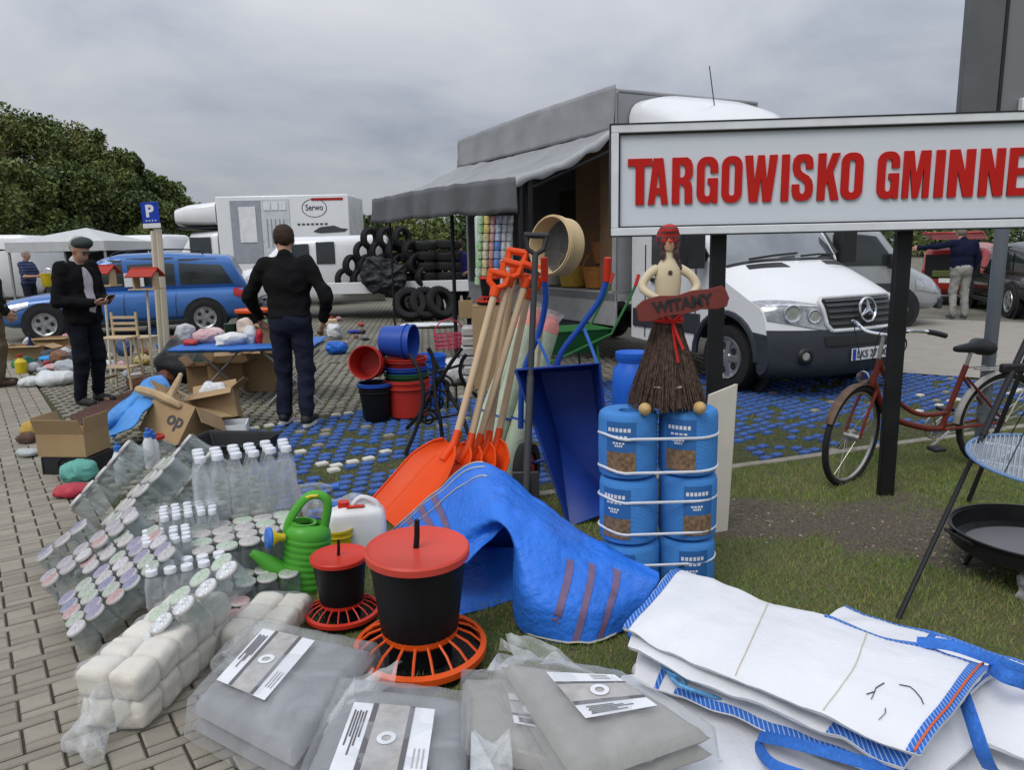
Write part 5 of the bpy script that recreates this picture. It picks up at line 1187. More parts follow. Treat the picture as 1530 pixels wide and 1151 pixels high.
goods = [(305, 497, .28, .3, .3, .16, (.55, .36, .36), 'pale pink clothes bag heaped on the blue table'), (345, 500, .06, .34, .24, .14, (.68, .68, .68), 'white plastic bag lying along the front of the blue table'), (375, 478, .2, .22, .22, .2, (.55, .58, .62), 'clear grey bag behind the white one on the blue table'), (366, 482, .36, .16, .18, .28, (.62, .5, .4), 'tall beige bag at the back of the blue table'), (388, 480, .12, .1, .1, .19, (.42, .02, .03), 'small red package standing on the blue table'), (285, 505, .1, .22, .16, .07, (.45, .04, .04), 'flat red cloth on the table corner'), (318, 505, .5, .3, .2, .15, (.6, .46, .46), 'rosy knitted bundle behind the pink bag on the table'), (275, 490, .5, .24, .2, .2, (.5, .51, .53), 'crumpled grey plastic bag at the back corner of the table'), (400, 470, .4, .16, .12, .25, (.08, .25, .08), 'green package at the back of the blue table'), (330, 505, -.02, .16, .12, .05, (.6, .58, .55), 'small cream packet at the table edge')]
for i, (px, py, dy, a, b, c, cl, lb) in enumerate(goods): lump('goods_bag', lb, 'bag', T_(px, py, dy), (a, b, c), cl, .4, i + 3, rz=i * .5)
q = T_(405, 490, .2); carton('small carton beside the red package on the blue table', q, R(5), (.18, .2, .16), (70, 80, 50, None), m=card_d)
# boxes beneath and behind the table
for px, py, d, lb, mm in ((300, 588, (.34, .3, .3), 'dark open carton under the blue table left end', card_d), (338, 590, (.4, .3, .34), 'brown carton under the middle of the blue table', card_d), (392, 585, (.34, .4, .42), 'tall tan carton under the blue table right end', card)):
    g = G(px, py); carton(lb, (g.x, g.y + .2, 0), R(random.uniform(-8, 8)), d, (40, 75, 80, 100), m=mm)
heap = [(278, 480, 9.2, .9, .6, .5, (.03, .034, .036), 'black plastic heap behind the blue table'), (318, 488, 8.9, .7, .5, .42, (.02, .045, .035), 'dark green tarpaulin heap behind the blue table'), (262, 470, 9.8, .5, .5, .55, (.05, .055, .06), 'dark grey bin bag behind the black heap'), (345, 470, 10.2, .4, .3, .5, (.3, .18, .09), 'tan sack behind the dark green heap')]
for i, (px, py, y, a, b, c, cl, lb) in enumerate(heap): q = D(px, py, y); lump('heap', lb, 'heap', (q.x, y, 0), (a, b, min(.52, max(.3, q.z - .05))), cl, .45, 20 + i, wa=.02)
q = D(331, 465, 9.6); carton('orange brown carton behind the green heap', (q.x, 9.6, .25), R(10), (.32, .3, .3), (90, 90, 90, 90), m=card)
bk = mat('feeder_black', (.010, .010, .011), .45, var=.1, spec=.2)
def feeder(label, loc, s, ringm, lidm, rz=0, lid=True):
    t = thing('poultry_feeder', label, 'feeder', loc, rz); t.scale = (s, s, s)
    MB().lathe([(.02, .0), (.2, .0), (.245, .015), (.255, .06), (.245, .062), (.235, .03), (.19, .02), (.02, .03)], 40).build('tray', bk, t)
    MB().lathe([(.125, .03), (.13, .1), (.152, .16), (.168, .3), (.187, .47), (.19, .475), (.183, .475), (.16, .3), (.12, .1)], 40, caps=False).build('hopper', bk, t)
    g = thing if False else None
    gr = MB().lathe([(.262, .055), (.262, .08), (.24, .088), (.238, .066), (.262, .055)], 44, caps=False).build('grille_ring', ringm, t)
    MB().lathe([(.150, .135), (.152, .165), (.138, .165), (.136, .12), (.150, .135)], 44, caps=False).build('grille_collar', ringm, t)
    for k in range(20):
        a = 6.2832 * k / 20; MB().tube([(.142 * math.cos(a), .142 * math.sin(a), .145), (.2 * math.cos(a), .2 * math.sin(a), .12), (.25 * math.cos(a), .25 * math.sin(a), .075)], .0055, 5).build('spoke', ringm, gr)
    if lid:
        l = MB().lathe([(.19, .458), (.2, .458), (.202, .484), (.196, .492), (.188, .488), (.18, .482), (.01, .486)], 44).build('lid', lidm, t)
        m = MB(); m.tube([(-.005, 0, .48), (0, 0, .535), (.002, 0, .60)], [.012, .011, .010], 8); m.build('handle_rod', bk, t)
    return t
red_pl = mat('red_plastic', (.55, .035, .018), .38, var=.06, scale=4); orange_pl = mat('orange_plastic', (.68, .085, .01), .4, var=.07, scale=5)
q = D(380, 470, 9.0); feeder('black poultry feeder with an orange lid behind the man in the sweater', (q.x, 9.0, .35), 1.1, orange_pl, orange_pl)
q = D(380, 500, 9.0); carton('carton carrying the poultry feeder behind the table', (q.x, 9.0, 0), 0, (.5, .45, .33), closed=True, m=card_d)
q = D(335, 460, 9.4); t = thing('rubber_boots', 'pair of dark green rubber boots standing behind the table', 'boots', (D(352, 470, 8.6).x, 8.6, .42), R(20))
for s in (-1, 1): MB().tube([(s * .07, .16, .05), (s * .07, .04, .055), (s * .07, 0, .1), (s * .07, 0, .34)], [.05, .055, .06, .07], 12).build('boot', mat('boot_green', (.015, .035, .02), .35), t)
q = D(352, 500, 8.6); carton('plain carton under the rubber boots', (q.x, 8.6, 0), R(20), (.5, .4, .40), closed=True)
# right of the man
for px, py, a, b, c, cl, lb in ((503, 528, .36, .3, .2, (.02, .13, .55), 'bright blue stuffed sack on the paving by the table'), (500, 506, .3, .25, .3, (.6, .61, .63), 'white sack behind the bright blue sack'), (530, 498, .3, .2, .08, (.03, .05, .3), 'dark blue cloth dropped on the paving'), (545, 508, .2, .1, .05, (.05, .05, .05), 'black strap bundle on the paving')):
    g = G(px, py); lump('sack', lb, 'sack', (g.x, g.y, 0), (a, b, c), cl, .4, int(px), rz=.3)
g = G(497, 498); t = thing('canister', 'cream plastic canister standing on the paving', 'canister', (g.x, g.y, 0), .3); MB().box((0, 0, .14), (.2, .12, .28)).build('body', mat('cream_plastic', (.55, .45, .3), .5), t, bevel=.03); MB().lathe([(.03, .27), (.03, .32), (.01, .32)], 12).build('cap', red_pl, t)
# left ground clutter
for i, (px, py, a, b, c, cl, lb) in enumerate([(85, 575, .55, .4, .2, (.62, .64, .65), 'white crumpled plastic bag on the pavement edge'), (48, 577, .36, .25, .13, (.6, .62, .62), 'small clear plastic bag beside the white bag'), (102, 560, .4, .35, .22, (.5, .52, .54), 'grey printed bag behind the white bag'), (75, 540, .34, .3, .1, (.03, .24, .55), 'light blue plastic bundle among the ground goods'), (42, 552, .26, .26, .2, (.01, .09, .05), 'dark green round bundle near the khaki trousers'), (105, 530, .3, .2, .1, (.4, .15, .15), 'faded pink cloth behind the blue bundle'), (60, 520, .4, .3, .12, (.35, .33, .3), 'beige cloth heap at the back of the ground goods'), (160, 555, .3, .3, .18, (.55, .57, .62), 'pale blue bag behind the man in the cap'), (188, 530, .3, .3, .25, (.03, .06, .14), 'navy bag behind the trestle stool'), (290, 560, .2, .2, .2, (.3, .06, .04), 'dark red bundle under the parking sign'), (250, 575, .24, .2, .2, (.2, .08, .05), 'rusty brown bundle at the foot of the parking post'), (130, 505, .5, .3, .15, (.45, .44, .42), 'pale grey sheet heaped behind the ground goods'), (228, 500, .3, .2, .22, (.05, .16, .42), 'blue cloth bundle behind the bird feeder')]):
    g = G(px, py); lump('bundle', lb, 'bundle', (g.x, g.y, 0), (a, b, c), cl, .5, 40 + i, rz=i)
g = G(20, 560); t = thing('bottle', 'yellow plastic detergent bottle on the pavement by the khaki trousers', 'bottle', (g.x + .02, g.y + .15, 0)); MB().lathe([(.07, 0), (.075, .02), (.075, .15), (.03, .2), (.03, .24), (.01, .24)], 14).build('body', ym, t); MB().lathe([(.034, .215), (.034, .255), (.01, .258)], 12).build('cap', redw, t)
for px, py, lb in ((45, 535, 'long low carton among the ground goods'), (85, 522, 'small flat carton behind the light blue bundle')):
    g = G(px, py); carton(lb, (g.x, g.y, 0), R(6), (.6, .35, .2), (110, 110, 90, 120))
g = G(58, 530); t = thing('bottle', 'dark blue bottle standing in front of the long carton', 'bottle', (g.x + .05, g.y - .25, 0)); MB().lathe([(.05, 0), (.055, .02), (.055, .18), (.02, .26), (.02, .36), (.01, .36)], 14).build('body', mat('navy_glass', (.01, .02, .08), .2), t); MB().lathe([(.024, .33), (.024, .37), (.01, .372)], 12).build('cap', black_pl, t)
# ---- boxes and odds in front of the man in the cap
def at(px, py, dy=0): g = G(px, py); return V((g.x, g.y + dy, 0))
cr = thing('crate', 'low black plastic crate under the open carton', 'crate', at(100, 712, .17), R(-6))
w_, d_, h_ = .37, .28, .13
for s in (-1, 1): MB().box((s * w_ / 2, 0, h_ / 2), (.015, d_, h_)).build('side', black_pl, cr, bevel=.005); MB().box((0, s * (d_ / 2 - .01), h_ / 2), (w_ - .016, .015, h_)).build('side', black_pl, cr, bevel=.005)
MB().box((0, 0, .01), (w_ - .02, d_ - .03, .015)).build('base', black_pl, cr)
for s in (-1, 1): MB().tube([(.06 * math.cos(a) , -d_ / 2 - .004, .08 + .05 * math.sin(a)) for a in np.linspace(0, 6.28, 17)], .005, 4).build('moulded_ring', black_pl, cr) if s > 0 else None
carton('open brown carton resting on the black crate', at(100, 712, .17) + V((-.02, 0, .135)), R(-6), (.37, .28, .16), (15, 8, 20, None))
carton('tipped brown carton with dark print beside the blue cloth', at(240, 672, .2), R(-22), (.42, .36, .34), (60, 130, None, 70), (-28, 14))
bx = bpy.data.objects['cardboard_box'] if False else None
pc = [o for o in col.objects if o.get('label', '').startswith('tipped brown')][0]
text_obj('print', 'op', .16, .12, dkp, pc, T(.09, -.183, .16) @ Rm(90, 'X'), .02)
carton('open brown carton with a white bag inside behind the tipped one', at(312, 648, .22) + V((0, 0, .06)), R(14), (.4, .32, .26), (50, 60, 115, 40), (-14, -8))
lump('bag', 'white plastic bag sitting inside the open carton', 'bag', at(305, 640, .25) + V((0, 0, .2)), (.28, .22, .2), (.66, .67, .68), .4, 71)
g = at(330, 655, .15); t = thing('wire_basket', 'small white plastic basket beneath the white bag carton', 'basket', g, R(14))
for s in (-1, 1): MB().box((s * .17, 0, .05), (.01, .26, .1)).build('side', wf, t); MB().box((0, s * .13, .05), (.33, .01, .1)).build('side', wf, t)
# blue cloth draped over the pile
c = [[D(150, 650, 6.0), D(158, 620, 6.15), D(190, 595, 6.35), D(215, 570, 6.6), D(240, 560, 6.8)], [D(170, 656, 5.75), D(185, 625, 5.95), D(205, 605, 6.1), D(228, 580, 6.4), D(252, 572, 6.7)], [D(160, 652, 5.7), D(196, 640, 5.75), D(215, 615, 5.9), D(238, 600, 6.2), D(258, 590, 6.6)]]
o = MB().grid(wrinkle(patch(c, 16, 30), .02, 7), thick=.012).build('blue_sheet', mat('light_blue_plastic', (.07, .26, .62), .45, var=.18, scale=5, bump=.4, bscale=18), smooth=180); tag(o, 'light blue plastic sheet draped over the carton pile', 'sheet')
o = blob('cushion', mat('light_blue_plastic'), [('c', tuple(D(165, 632, 5.95)), tuple(D(235, 585, 6.5)), .07, .09), ('c', tuple(D(240, 590, 6.6)), tuple(D(225, 580, 6.5)), .1, .08)], .06, .014, None, wa=.012, ws=30); tag(o, 'rolled light blue plastic bundle under the blue sheet', 'bundle')
m = MB(); m.tube(curve([D(205, 582, 6.2), D(235, 590, 6.1), D(262, 603, 6.0), D(275, 612, 6.05)], 10), [.03, .04, .04, .035, .04, .035, .03, .03, .025, .02], 8); m.tube(curve([D(250, 600, 6.1), D(262, 578, 6.3), D(270, 560, 6.5)], 8), [.04, .04, .03, .03, .03, .025, .02, .02], 8)
tag(m.build('driftwood', mat('driftwood', (.42, .3, .17), .8, var=.25, scale=8, bump=.4, bscale=30)), 'tan forked driftwood branch lying on the cartons', 'branch')
P = patch([[at(105, 625), at(150, 605), at(200, 585)], [at(120, 640), at(165, 622), at(215, 600)]], 10, 24); tag(MB().grid([[q + V((0, 0, .02)) for q in r] for r in wrinkle(P, .02, 6)], thick=.015).build('carpet', mat('brown_carpet', (.09, .045, .035), .95, var=.5, scale=30, bump=.5, bscale=90), smooth=180), 'dark reddish brown rug lying behind the cartons', 'rug')
t = thing('tray', 'wide black plastic tray behind the bottle packs', 'tray', at(340, 690, .1) + V((0, 0, .0)), R(-8))
m = MB(); m.loft([[(x * s, y * s2, z) for x, y in ((-.3, -.22), (.3, -.22), (.3, .22), (-.3, .22))] for s, s2, z in ((.85, .85, 0), (1, 1, .16), (1.05, 1.06, .16), (1.05, 1.06, .145), (.98, .98, .15), (.83, .83, .02))]); m.build('shell', black_pl, t, bevel=.01)
lump('bag', 'teal plastic bag lying against the black crate', 'bag', at(122, 718), (.26, .2, .16), (.12, .38, .32), .4, 81, wa=.014)
lump('bag', 'red and grey plastic bag on the pavement', 'bag', at(108, 742), (.26, .17, .1), (.42, .04, .06), .4, 82, wa=.012)
lump('bundle', 'yellow cloth bundle sticking out beside the carton', 'bundle', at(48, 650), (.2, .18, .14), (.42, .27, .06), .7, 83); lump('bundle', 'brown net bundle under the yellow cloth', 'bundle', at(42, 662), (.18, .16, .1), (.12, .07, .055), .9, 84); lump('bag', 'clear crumpled plastic by the black crate', 'bag', at(44, 682), (.2, .16, .07), (.4, .44, .43), .3, 85)
# ---- tubs, bins and the metal garden furniture
blp = mat('blue_plastic', (.02, .07, .36), .4, var=.08); grp = mat('green_plastic_dark', (.02, .11, .04), .45); rdp = mat('dark_red_plastic', (.42, .03, .02), .45, var=.08)
g = at(606, 628, .2)
tub('tub', 'large red plastic tub at the bottom of the tub stack', 'tub', g, .18, .215, .36, rdp, handle=True); tub('tub', 'dark green tub nested in the large red tub', 'tub', g + V((0, 0, .3)), .17, .205, .12, grp); tub('tub', 'blue tub nested in the green tub', 'tub', g + V((0, 0, .36)), .17, .2, .12, blp); tub('tub', 'shallow red tub on top of the stacked tubs', 'tub', g + V((0, 0, .42)), .16, .195, .14, rdp)
tub('tub', 'blue tub lying on its side across the tub stack', 'tub', g + V((-.2, -.02, .72)), .14, .16, .3, blp, (R(0), R(92), R(-14)))
g = at(559, 632, .15); tub('bin', 'black plastic bin with a blue rim in the bay', 'bin', g, .12, .155, .34, bk); MB().lathe([(.165, .32), (.167, .35), (.155, .352), (.15, .32), (.165, .32)], 28, T(g), caps=False).build('x', blp); o = bpy.data.objects['x']; o.name = 'bin_collar'; o.parent = [q for q in col.objects if q.get('label', '') == 'black plastic bin with a blue rim in the bay'][0]; o.location = -g
tub('tub', 'small red tub lying on the black bin', 'tub', g + V((-.02, .14, .50)), .13, .15, .26, rdp, (R(78), 0, R(-10)))
tub('bin', 'bright blue bin behind the stacked tubs', 'bin', at(634, 622, .6), .14, .17, .5, mat('bright_blue_plastic', (.02, .13, .6), .4), (0, 0, 0))
irn = mat('black_iron', (.014, .014, .015), .5, .2, var=.2)
ib = at(660, 672, .1)
t = thing('iron_table_legs', 'black cast iron garden table legs standing folded in the bay', 'table legs', ib)
def I(px, py, dy=0): return D(px, py, ib.y + dy) - ib
for a in ([(605, 680, -.2), (622, 640, -.15), (632, 600, -.1), (628, 560, -.05), (612, 530, 0)], [(662, 668, -.1), (658, 630, -.1), (650, 590, -.05), (648, 540, 0), (640, 520, 0)], [(608, 640, .2), (630, 615, .1), (650, 580, 0), (672, 545, -.05), (690, 520, -.05)], [(700, 650, -.1), (690, 620, -.05), (672, 590, 0), (655, 550, .05), (640, 522, .1)], [(722, 600, .1), (700, 580, .05), (688, 560, 0), (690, 540, 0), (697, 530, 0)]):
    MB().tube(curve([I(*q) for q in a], 16), .016, 7).build('leg', irn, t)
for cx, cy, rr in ((650, 600, .11), (662, 575, .08), (640, 625, .07)):
    c0 = I(cx, cy, -.02); MB().tube([c0 + V((rr * math.cos(a) * (1 - a / 14), 0, rr * math.sin(a) * (1 - a / 14))) for a in np.linspace(0, 10, 26)], .010, 6).build('scroll', irn, t)
MB().tube([I(622, 632), I(690, 618)], .012, 6).build('stretcher', irn, t); MB().tube([I(640, 560), I(690, 545)], .012, 6).build('stretcher', irn, t)
for i in range(5): MB().tube([I(630 + i * 13, 610), I(634 + i * 12, 575)], .008, 5).build('bar', irn, t)
# wire baskets and sacks behind
pk = mat('pink_plastic', (.55, .05, .12), .5)
g = at(665, 560, .8); t = thing('plastic_basket', 'pink plastic laundry basket behind the iron legs', 'basket', g + V((0, 0, .2)), .3)
for k in range(4): MB().tube([(.2 * math.cos(a), .14 * math.sin(a), .05 + .055 * k) for a in np.linspace(0, 6.283, 21)], .009, 5).build('band', pk, t)
for k in range(14): a = k * 6.283 / 14; MB().tube([(.17 * math.cos(a), .12 * math.sin(a), 0), (.205 * math.cos(a), .145 * math.sin(a), .24)], .006, 4).build('rib', pk, t)
MB().tube([(.2 * math.cos(a), 0, .22 + .2 * math.sin(a)) for a in np.linspace(0, math.pi, 12)], .009, 5).build('handle', pk, t)
lump('sack', 'white sack beneath the pink basket', 'sack', at(672, 580, .3), (.45, .4, .32), (.6, .6, .6), .5, 91); lump('sheet', 'white plastic sheet spread on the paving under the awning', 'sheet', at(640, 489), (1.3, .5, .1), (.72, .73, .75), .4, 92, wa=.01)
for i in range(6):
    g = at(712, 585, .5); o = MB().box((0, 0, 0), (.36, .3, .105)).build('wrapped_block', mat('wrapped_grey', (.42, .42, .42), .35, var=.25, scale=12, bump=.5, bscale=20), None, bevel=.02); o.location = g + V((random.uniform(-.02, .02), 0, .06 + i * .112)); o.rotation_euler = (0, 0, random.uniform(-.1, .1)); tag(o, 'grey plastic wrapped block in the stack behind the shovels', 'block', 'stacked wrapped blocks')
g = at(697, 560, 1.0); t = thing('display_post', 'brown carton hung on a dark post under the awning', 'post', g); MB().box((0, 0, .45), (.06, .06, .9)).build('post', irn, t); q = D(697, 462, g.y - .06); MB().box((q.x - g.x, -.09, q.z), (.2, .1, .24)).build('carton', card, t, bevel=.005)
# paper tower of packs under the awning
q = D(738, 372, 9.3); pt = thing('paper_pack_tower', 'tall column of coloured paper roll packs hanging under the awning', 'packs', (q.x, 9.3, 0), R(12))
zt_, zb_ = D(738, 322, 9.3).z, D(738, 425, 9.3).z; n = 8; hh = (zt_ - zb_) / n
pcs = [[(.2, .5, .12), (.6, .45, .05), (.55, .1, .05), (.03, .18, .6), (.66, .67, .68), (.6, .61, .62)][k] for k in range(6)]
for r in range(n):
    for k in range(6):
        f_ = random.uniform(.1, .75); cc = tuple(v * (1 - f_) + .62 * f_ for v in pcs[k])
        MB().lathe([(.008, -hh * .48), (.036, -hh * .44), (.04, 0), (.036, hh * .44), (.008, hh * .48)], 10, T(-.18 + .073 * k - .03 + .008 * r, -.015 * (k % 2), zb_ + hh * (r + .5))).build('pack', mat('pk%d%d' % (k, r), cc, .4, var=.5, scale=30), pt)
MB().box((.02, .09, (zb_ + zt_) / 2), (.46, .1, zt_ - zb_)).build('backing', mat('white_pack', (.6, .61, .62), .4, var=.15, scale=20, bump=.4, bscale=20), pt, bevel=.02)
q = D(733, 455, 8.4); feeder('small black poultry feeder with a red base under the awning', (q.x, 8.4, q.z), .62, red_pl, red_pl); tbz = q.z
g = V((q.x, 8.4, 0)); carton('plain carton stand under the small poultry feeder', g, 0, (.4, .35, tbz - .02), closed=True, m=card)
MB
bb = thing('blue_barrel', 'bright blue plastic barrel with a narrow neck by the truck', 'barrel', at(945, 622, .0)); MB().lathe([(.17, 0), (.185, .03), (.19, .3), (.18, .42), (.14, .47), (.135, .5), (.15, .505), (.15, .56), (.01, .57)], 26).build('body', mat('bright_blue_plastic', (.02, .13, .6), .4), bb); MB().lathe([(.155, .52), (.16, .53), (.16, .575), (.01, .58)], 26).build('lid', mat('bright_blue_plastic'), bb)
bp2 = D(945, 525, bb.location.y).z; bb.scale = (1, 1, bp2 / .58)

q = D(572, 420, 16.8); lump('plastic_sheet', 'crumpled black plastic sheet hanging over the flatbed side', 'sheet', (q.x, 16.95, .62), (1.0, .3, .85), (.02, .021, .023), .5, 35, wa=.05, n=9)

# small second-hand goods lying about: too alike to single out
rgc = random.Random(11)
def clutter(n, x0, x1, y0, y1, label, group, smin_=.06, smax_=.2):
    for i in range(n):
        g = G(rgc.uniform(x0, x1), rgc.uniform(y0, y1)); s_ = rgc.uniform(smin_, smax_)
        c = rgc.choice([(.5, .5, .5), (.35, .05, .05), (.05, .12, .35), (.05, .2, .1), (.45, .33, .18), (.06, .06, .065), (.5, .4, .1), (.4, .42, .45), (.2, .1, .06), (.55, .3, .32)])
        o = lump('goods_item', label, 'goods', (g.x, g.y, 0), (s_ * rgc.uniform(.8, 1.6), s_, s_ * rgc.uniform(.4, 1.0)), c, .5, 200 + i, rz=rgc.uniform(0, 6), n=3); o['group'] = group
clutter(26, 262, 372, 505, 545, 'small second hand article in the goods behind the blue table', 'goods behind the blue table', .12, .34)
clutter(20, 12, 112, 508, 572, 'small second hand article among the goods by the pavement', 'goods spread by the pavement', .08, .26)
clutter(12, 160, 262, 520, 580, 'small second hand article around the wooden stools', 'goods around the wooden stools', .08, .24)
clutter(9, 470, 545, 478, 522, 'small article dropped on the paving by the sacks', 'goods by the sacks', .05, .16)
# ------------------------------------------------------------------ foreground goods
def Hh(px, py, z): return G(px, py, z)
clear = film('clear_film', op=.045, edge=.30, scale=16); jarg = film('jar_glass', (.42, .47, .46), op=.03, edge=.42, rough=.05, scale=3, gloss=.7); haze_film = film('milky_film', (.78, .79, .8), op=.20, edge=.45, scale=11); cover = film('cover_film', (.72, .73, .75), op=.09, edge=.34, rough=.08, scale=6, gloss=.5)
botg = film('bottle_pet', (.72, .75, .76), op=.09, edge=.55, rough=.1, scale=22, gloss=.5)
capw = mat('white_cap', (.7, .72, .76), .4)
LIDC = [(.36, .33, .36), (.27, .25, .34), (.44, .42, .41), (.42, .28, .27), (.35, .40, .33), (.22, .23, .33), (.50, .48, .50)]
lidm = []
for i, c in enumerate(LIDC):             # printed lids: pale rim with a speckled pattern
    m = mat('printed_lid%d' % i, c, .4, var=.35, scale=90, det=2); lidm.append(m)
lid_dark = mat('dark_lid', (.13, .13, .15), .4); lid_rim = mat('lid_rim', (.62, .6, .58), .35)
lid_green = [mat('lid_green', (.42, .5, .40), .4, var=.3, scale=90, det=2), mat('lid_dotted', (.6, .61, .62), .4, var=.5, scale=110, det=1)]
def mesh_of(mb, m, sm=40):
    o = mb.build('x', m, smooth=sm); me = o.data; bpy.data.objects.remove(o); return me
def jar_me(r, h): return mesh_of(MB().lathe([(r * .8, 0), (r, .008), (r, h * .78), (r * .86, h * .88), (r * .84, h), (r * .78, h), (r * .8, h * .88), (r * .93, h * .77), (r * .93, .014), (.002, .01)], 18, caps=False), jarg)
def bot_me(r, h): return mesh_of(MB().lathe([(r * .75, 0), (r, .012), (r, h * .3), (r * .96, h * .34), (r, h * .38), (r, h * .62), (r * .8, h * .75), (r * .38, h * .9), (r * .36, h), (.002, h)], 16, caps=False), botg)
def lid_me(r, h, m, rim=True):
    b = MB(); b.lathe([(r * .97, 0), (r, h * .2), (r, h * .8), (r * .95, h)], 18, k=1 if rim else 0, caps=False); b.lathe([(r * .95, h), (r * .86, h * 1.02), (.002, h * 1.0)], 18, k=0, caps=False)
    o = b.build('x', [m, lid_rim] if rim else [m]); me = o.data; bpy.data.objects.remove(o); return me
JM, LM = {}, {}
def jar_pack(label, O, n, r, nr, nc, rad, h, lids, kind='jar', pitch=None, lidh=.014, group=None, name=None, order=None, wrap=True, capr=None, jit=.002):
    """shrink-wrapped pack. O: centre of the first lid; n: the way the lids face; r: along a row; rows stack along n x r"""
    n = V(n).normalized(); r = V(r); r = (r - n * r.dot(n)).normalized(); c = n.cross(r); c = -c
    pitch = pitch or rad * 2.04
    t = thing(name or (kind + '_pack'), label, kind + ' pack', V(O) - n * (h + lidh), 0, group)
    Mx = Matrix((r, c, n)).transposed()
    if Mx.determinant() < 0: Mx = Matrix((r, -c, n)).transposed(); cs = -1
    else: cs = 1
    t.rotation_euler = Mx.to_euler()
    key = (kind, rad, h)
    if key not in JM: JM[key] = jar_me(rad, h) if kind == 'jar' else bot_me(rad, h)
    lr = capr or (rad * .98 if kind == 'jar' else rad * .46)
    for a in range(nr):
        for b in range(nc):
            lm_ = lids[(order or (lambda a, b: (a * 3 + b * 5 + (a * b) % 3)))(a, b) % len(lids)]
            lk = (lm_.name, lr, lidh)
            if lk not in LM: LM[lk] = lid_me(lr, lidh, lm_, kind == 'jar')
            j = bpy.data.objects.new(kind, JM[key]); col.objects.link(j); j.parent = t; j.location = (a * pitch + random.gauss(0, jit), cs * b * pitch + random.gauss(0, jit), random.gauss(0, jit))
            l = bpy.data.objects.new('lid' if kind == 'jar' else 'cap', LM[lk]); col.objects.link(l); l.parent = j; l.location = (0, 0, h - lidh * (.35 if kind == 'bottle' else 0))
    if wrap:
        hx, hy = (nr - 1) * pitch / 2 + rad * 1.03, (nc - 1) * pitch / 2 + rad * 1.03; cx, cy = (nr - 1) * pitch / 2, cs * (nc - 1) * pitch / 2; zt = h + lidh * 1.2
        def ring(k, z): return [(cx + sx * (hx * k) if abs(sx) == 1 else cx + sx * hx * k, cy + sy * (hy * k), z) for sx, sy in ((-1, -.8), (-.9, -1), (-.3, -1.01), (.3, -1.01), (.9, -1), (1, -.8), (1, -.2), (1, .3), (1, .8), (.9, 1), (.3, 1.01), (-.3, 1.01), (-.9, 1), (-1, .8), (-1, .2), (-1, -.3))]
        rings = [ring(.97, .002), ring(1, .02), ring(.985, zt * .35), ring(.98, zt * .65), ring(1 if kind == 'jar' else .94, zt * .9 if kind == 'jar' else zt * .8)]
        MB().loft(rings, caps=False).build('shrink_wrap', clear if kind == 'jar' else film('pack_film', (.8, .81, .83), op=.13, edge=.35, scale=13), t, smooth=80)
    return t
NL, RL = (-.42, -.30, .86), (.73, .54, .42)
jar_pack('pack of small jars with dark rimmed pale lids on the pavement', Hh(71, 858, .14), NL, RL, 6, 2, .040, .085, [lidm[0], lidm[6], lidm[3]], lidh=.016)
jar_pack('pack of small jars with purple, pink and white lids, thirty jars', Hh(98, 893, .125), NL, RL, 6, 5, .040, .085, [lidm[1], lidm[2], lidm[6], lidm[4], lidm[3], lidm[5]])
jar_pack('small pack of jars with lilac lids at the pavement side', Hh(66, 823, .12), (-.5, -.2, .84), RL, 3, 2, .045, .1, [lidm[5], lidm[0]])
jar_pack('pack of jars with green lids and dotted white lids by the paper rolls', Hh(168, 968, .15), NL, (.80, .50, .32), 6, 2, .045, .10, lid_green, order=lambda a, b: b)
jar_pack('pack of jars with pink and cream lids above the thirty jar pack', Hh(132, 838, .20), NL, RL, 3, 2, .040, .085, [lidm[3], lidm[2], lidm[4], lidm[0]])
NB, RB = (-.75, -.12, .65), (.55, .62, .50)
jar_pack('pack of large jars lying with dark lids edge on, lower one', Hh(112, 752, .16), NB, RB, 5, 2, .048, .15, [lid_dark], lidh=.016)
jar_pack('pack of large jars lying with dark lids edge on, upper one', Hh(224, 722, .24), NB, RB, 4, 2, .048, .15, [lid_dark], lidh=.016)
jar_pack('pack of tall jars with pale green print between the lying packs', Hh(160, 775, .22), (-.6, -.25, .75), RB, 5, 3, .045, .12, [lidm[4], lidm[2]])
jar_pack('short pack of jars with dark lids below the bottle packs', Hh(262, 740, .27), NB, RB, 4, 2, .04, .12, [lid_dark, lidm[5]])
UP = (0, 0, 1)
def upright(label, px, py, zb, nr, nc, rad, h, lids, kind, r=(.9, .43, 0), **k):
    g = Hh(px, py, zb); return jar_pack(label, g + V((0, 0, h + .014)), UP, r, nr, nc, rad, h, lids, kind, **k)
upright('pack of small bottles with white caps standing on the jar packs', 224, 836, .19, 4, 4, .026, .13, [capw], 'bottle', capr=.019, lidh=.022)
upright('second pack of small white capped bottles behind the first', 248, 797, .22, 5, 4, .026, .13, [capw], 'bottle', capr=.019, lidh=.022)
upright('loose pack of narrow white capped bottles over the jars', 232, 897, .14, 5, 2, .032, .15, [capw], 'bottle', capr=.024, lidh=.022)
upright('large pack of clear bottles with white caps stacked on jars', 304, 762, .27, 6, 3, .040, .31, [capw], 'bottle', capr=.027, lidh=.026)
upright('pack of upright glass jars under the large bottle pack', 305, 865, .0, 5, 4, .048, .25, [lid_green[0], lidm[2]], 'jar')
upright('lower pack of upright jars at the grass edge', 335, 905, .0, 4, 2, .045, .12, [lidm[4]], 'jar')
for i, (px, py, nr, nc, lb) in enumerate([(130, 880, 5, 4, 'buried pack of upright jars under the pavement side packs'), (215, 900, 5, 4, 'buried pack of upright jars under the white capped bottles'), (190, 800, 6, 4, 'buried pack of upright jars under the lying packs'), (260, 955, 4, 3, 'buried pack of upright jars under the green lid pack'), (265, 830, 4, 4, 'buried pack of upright jars beside the bottle packs')]):
    upright(lb, px, py, .0, nr, nc, .042, .08 if i != 2 else .11, [lidm[i]], 'jar', r=(.62, .78, 0))
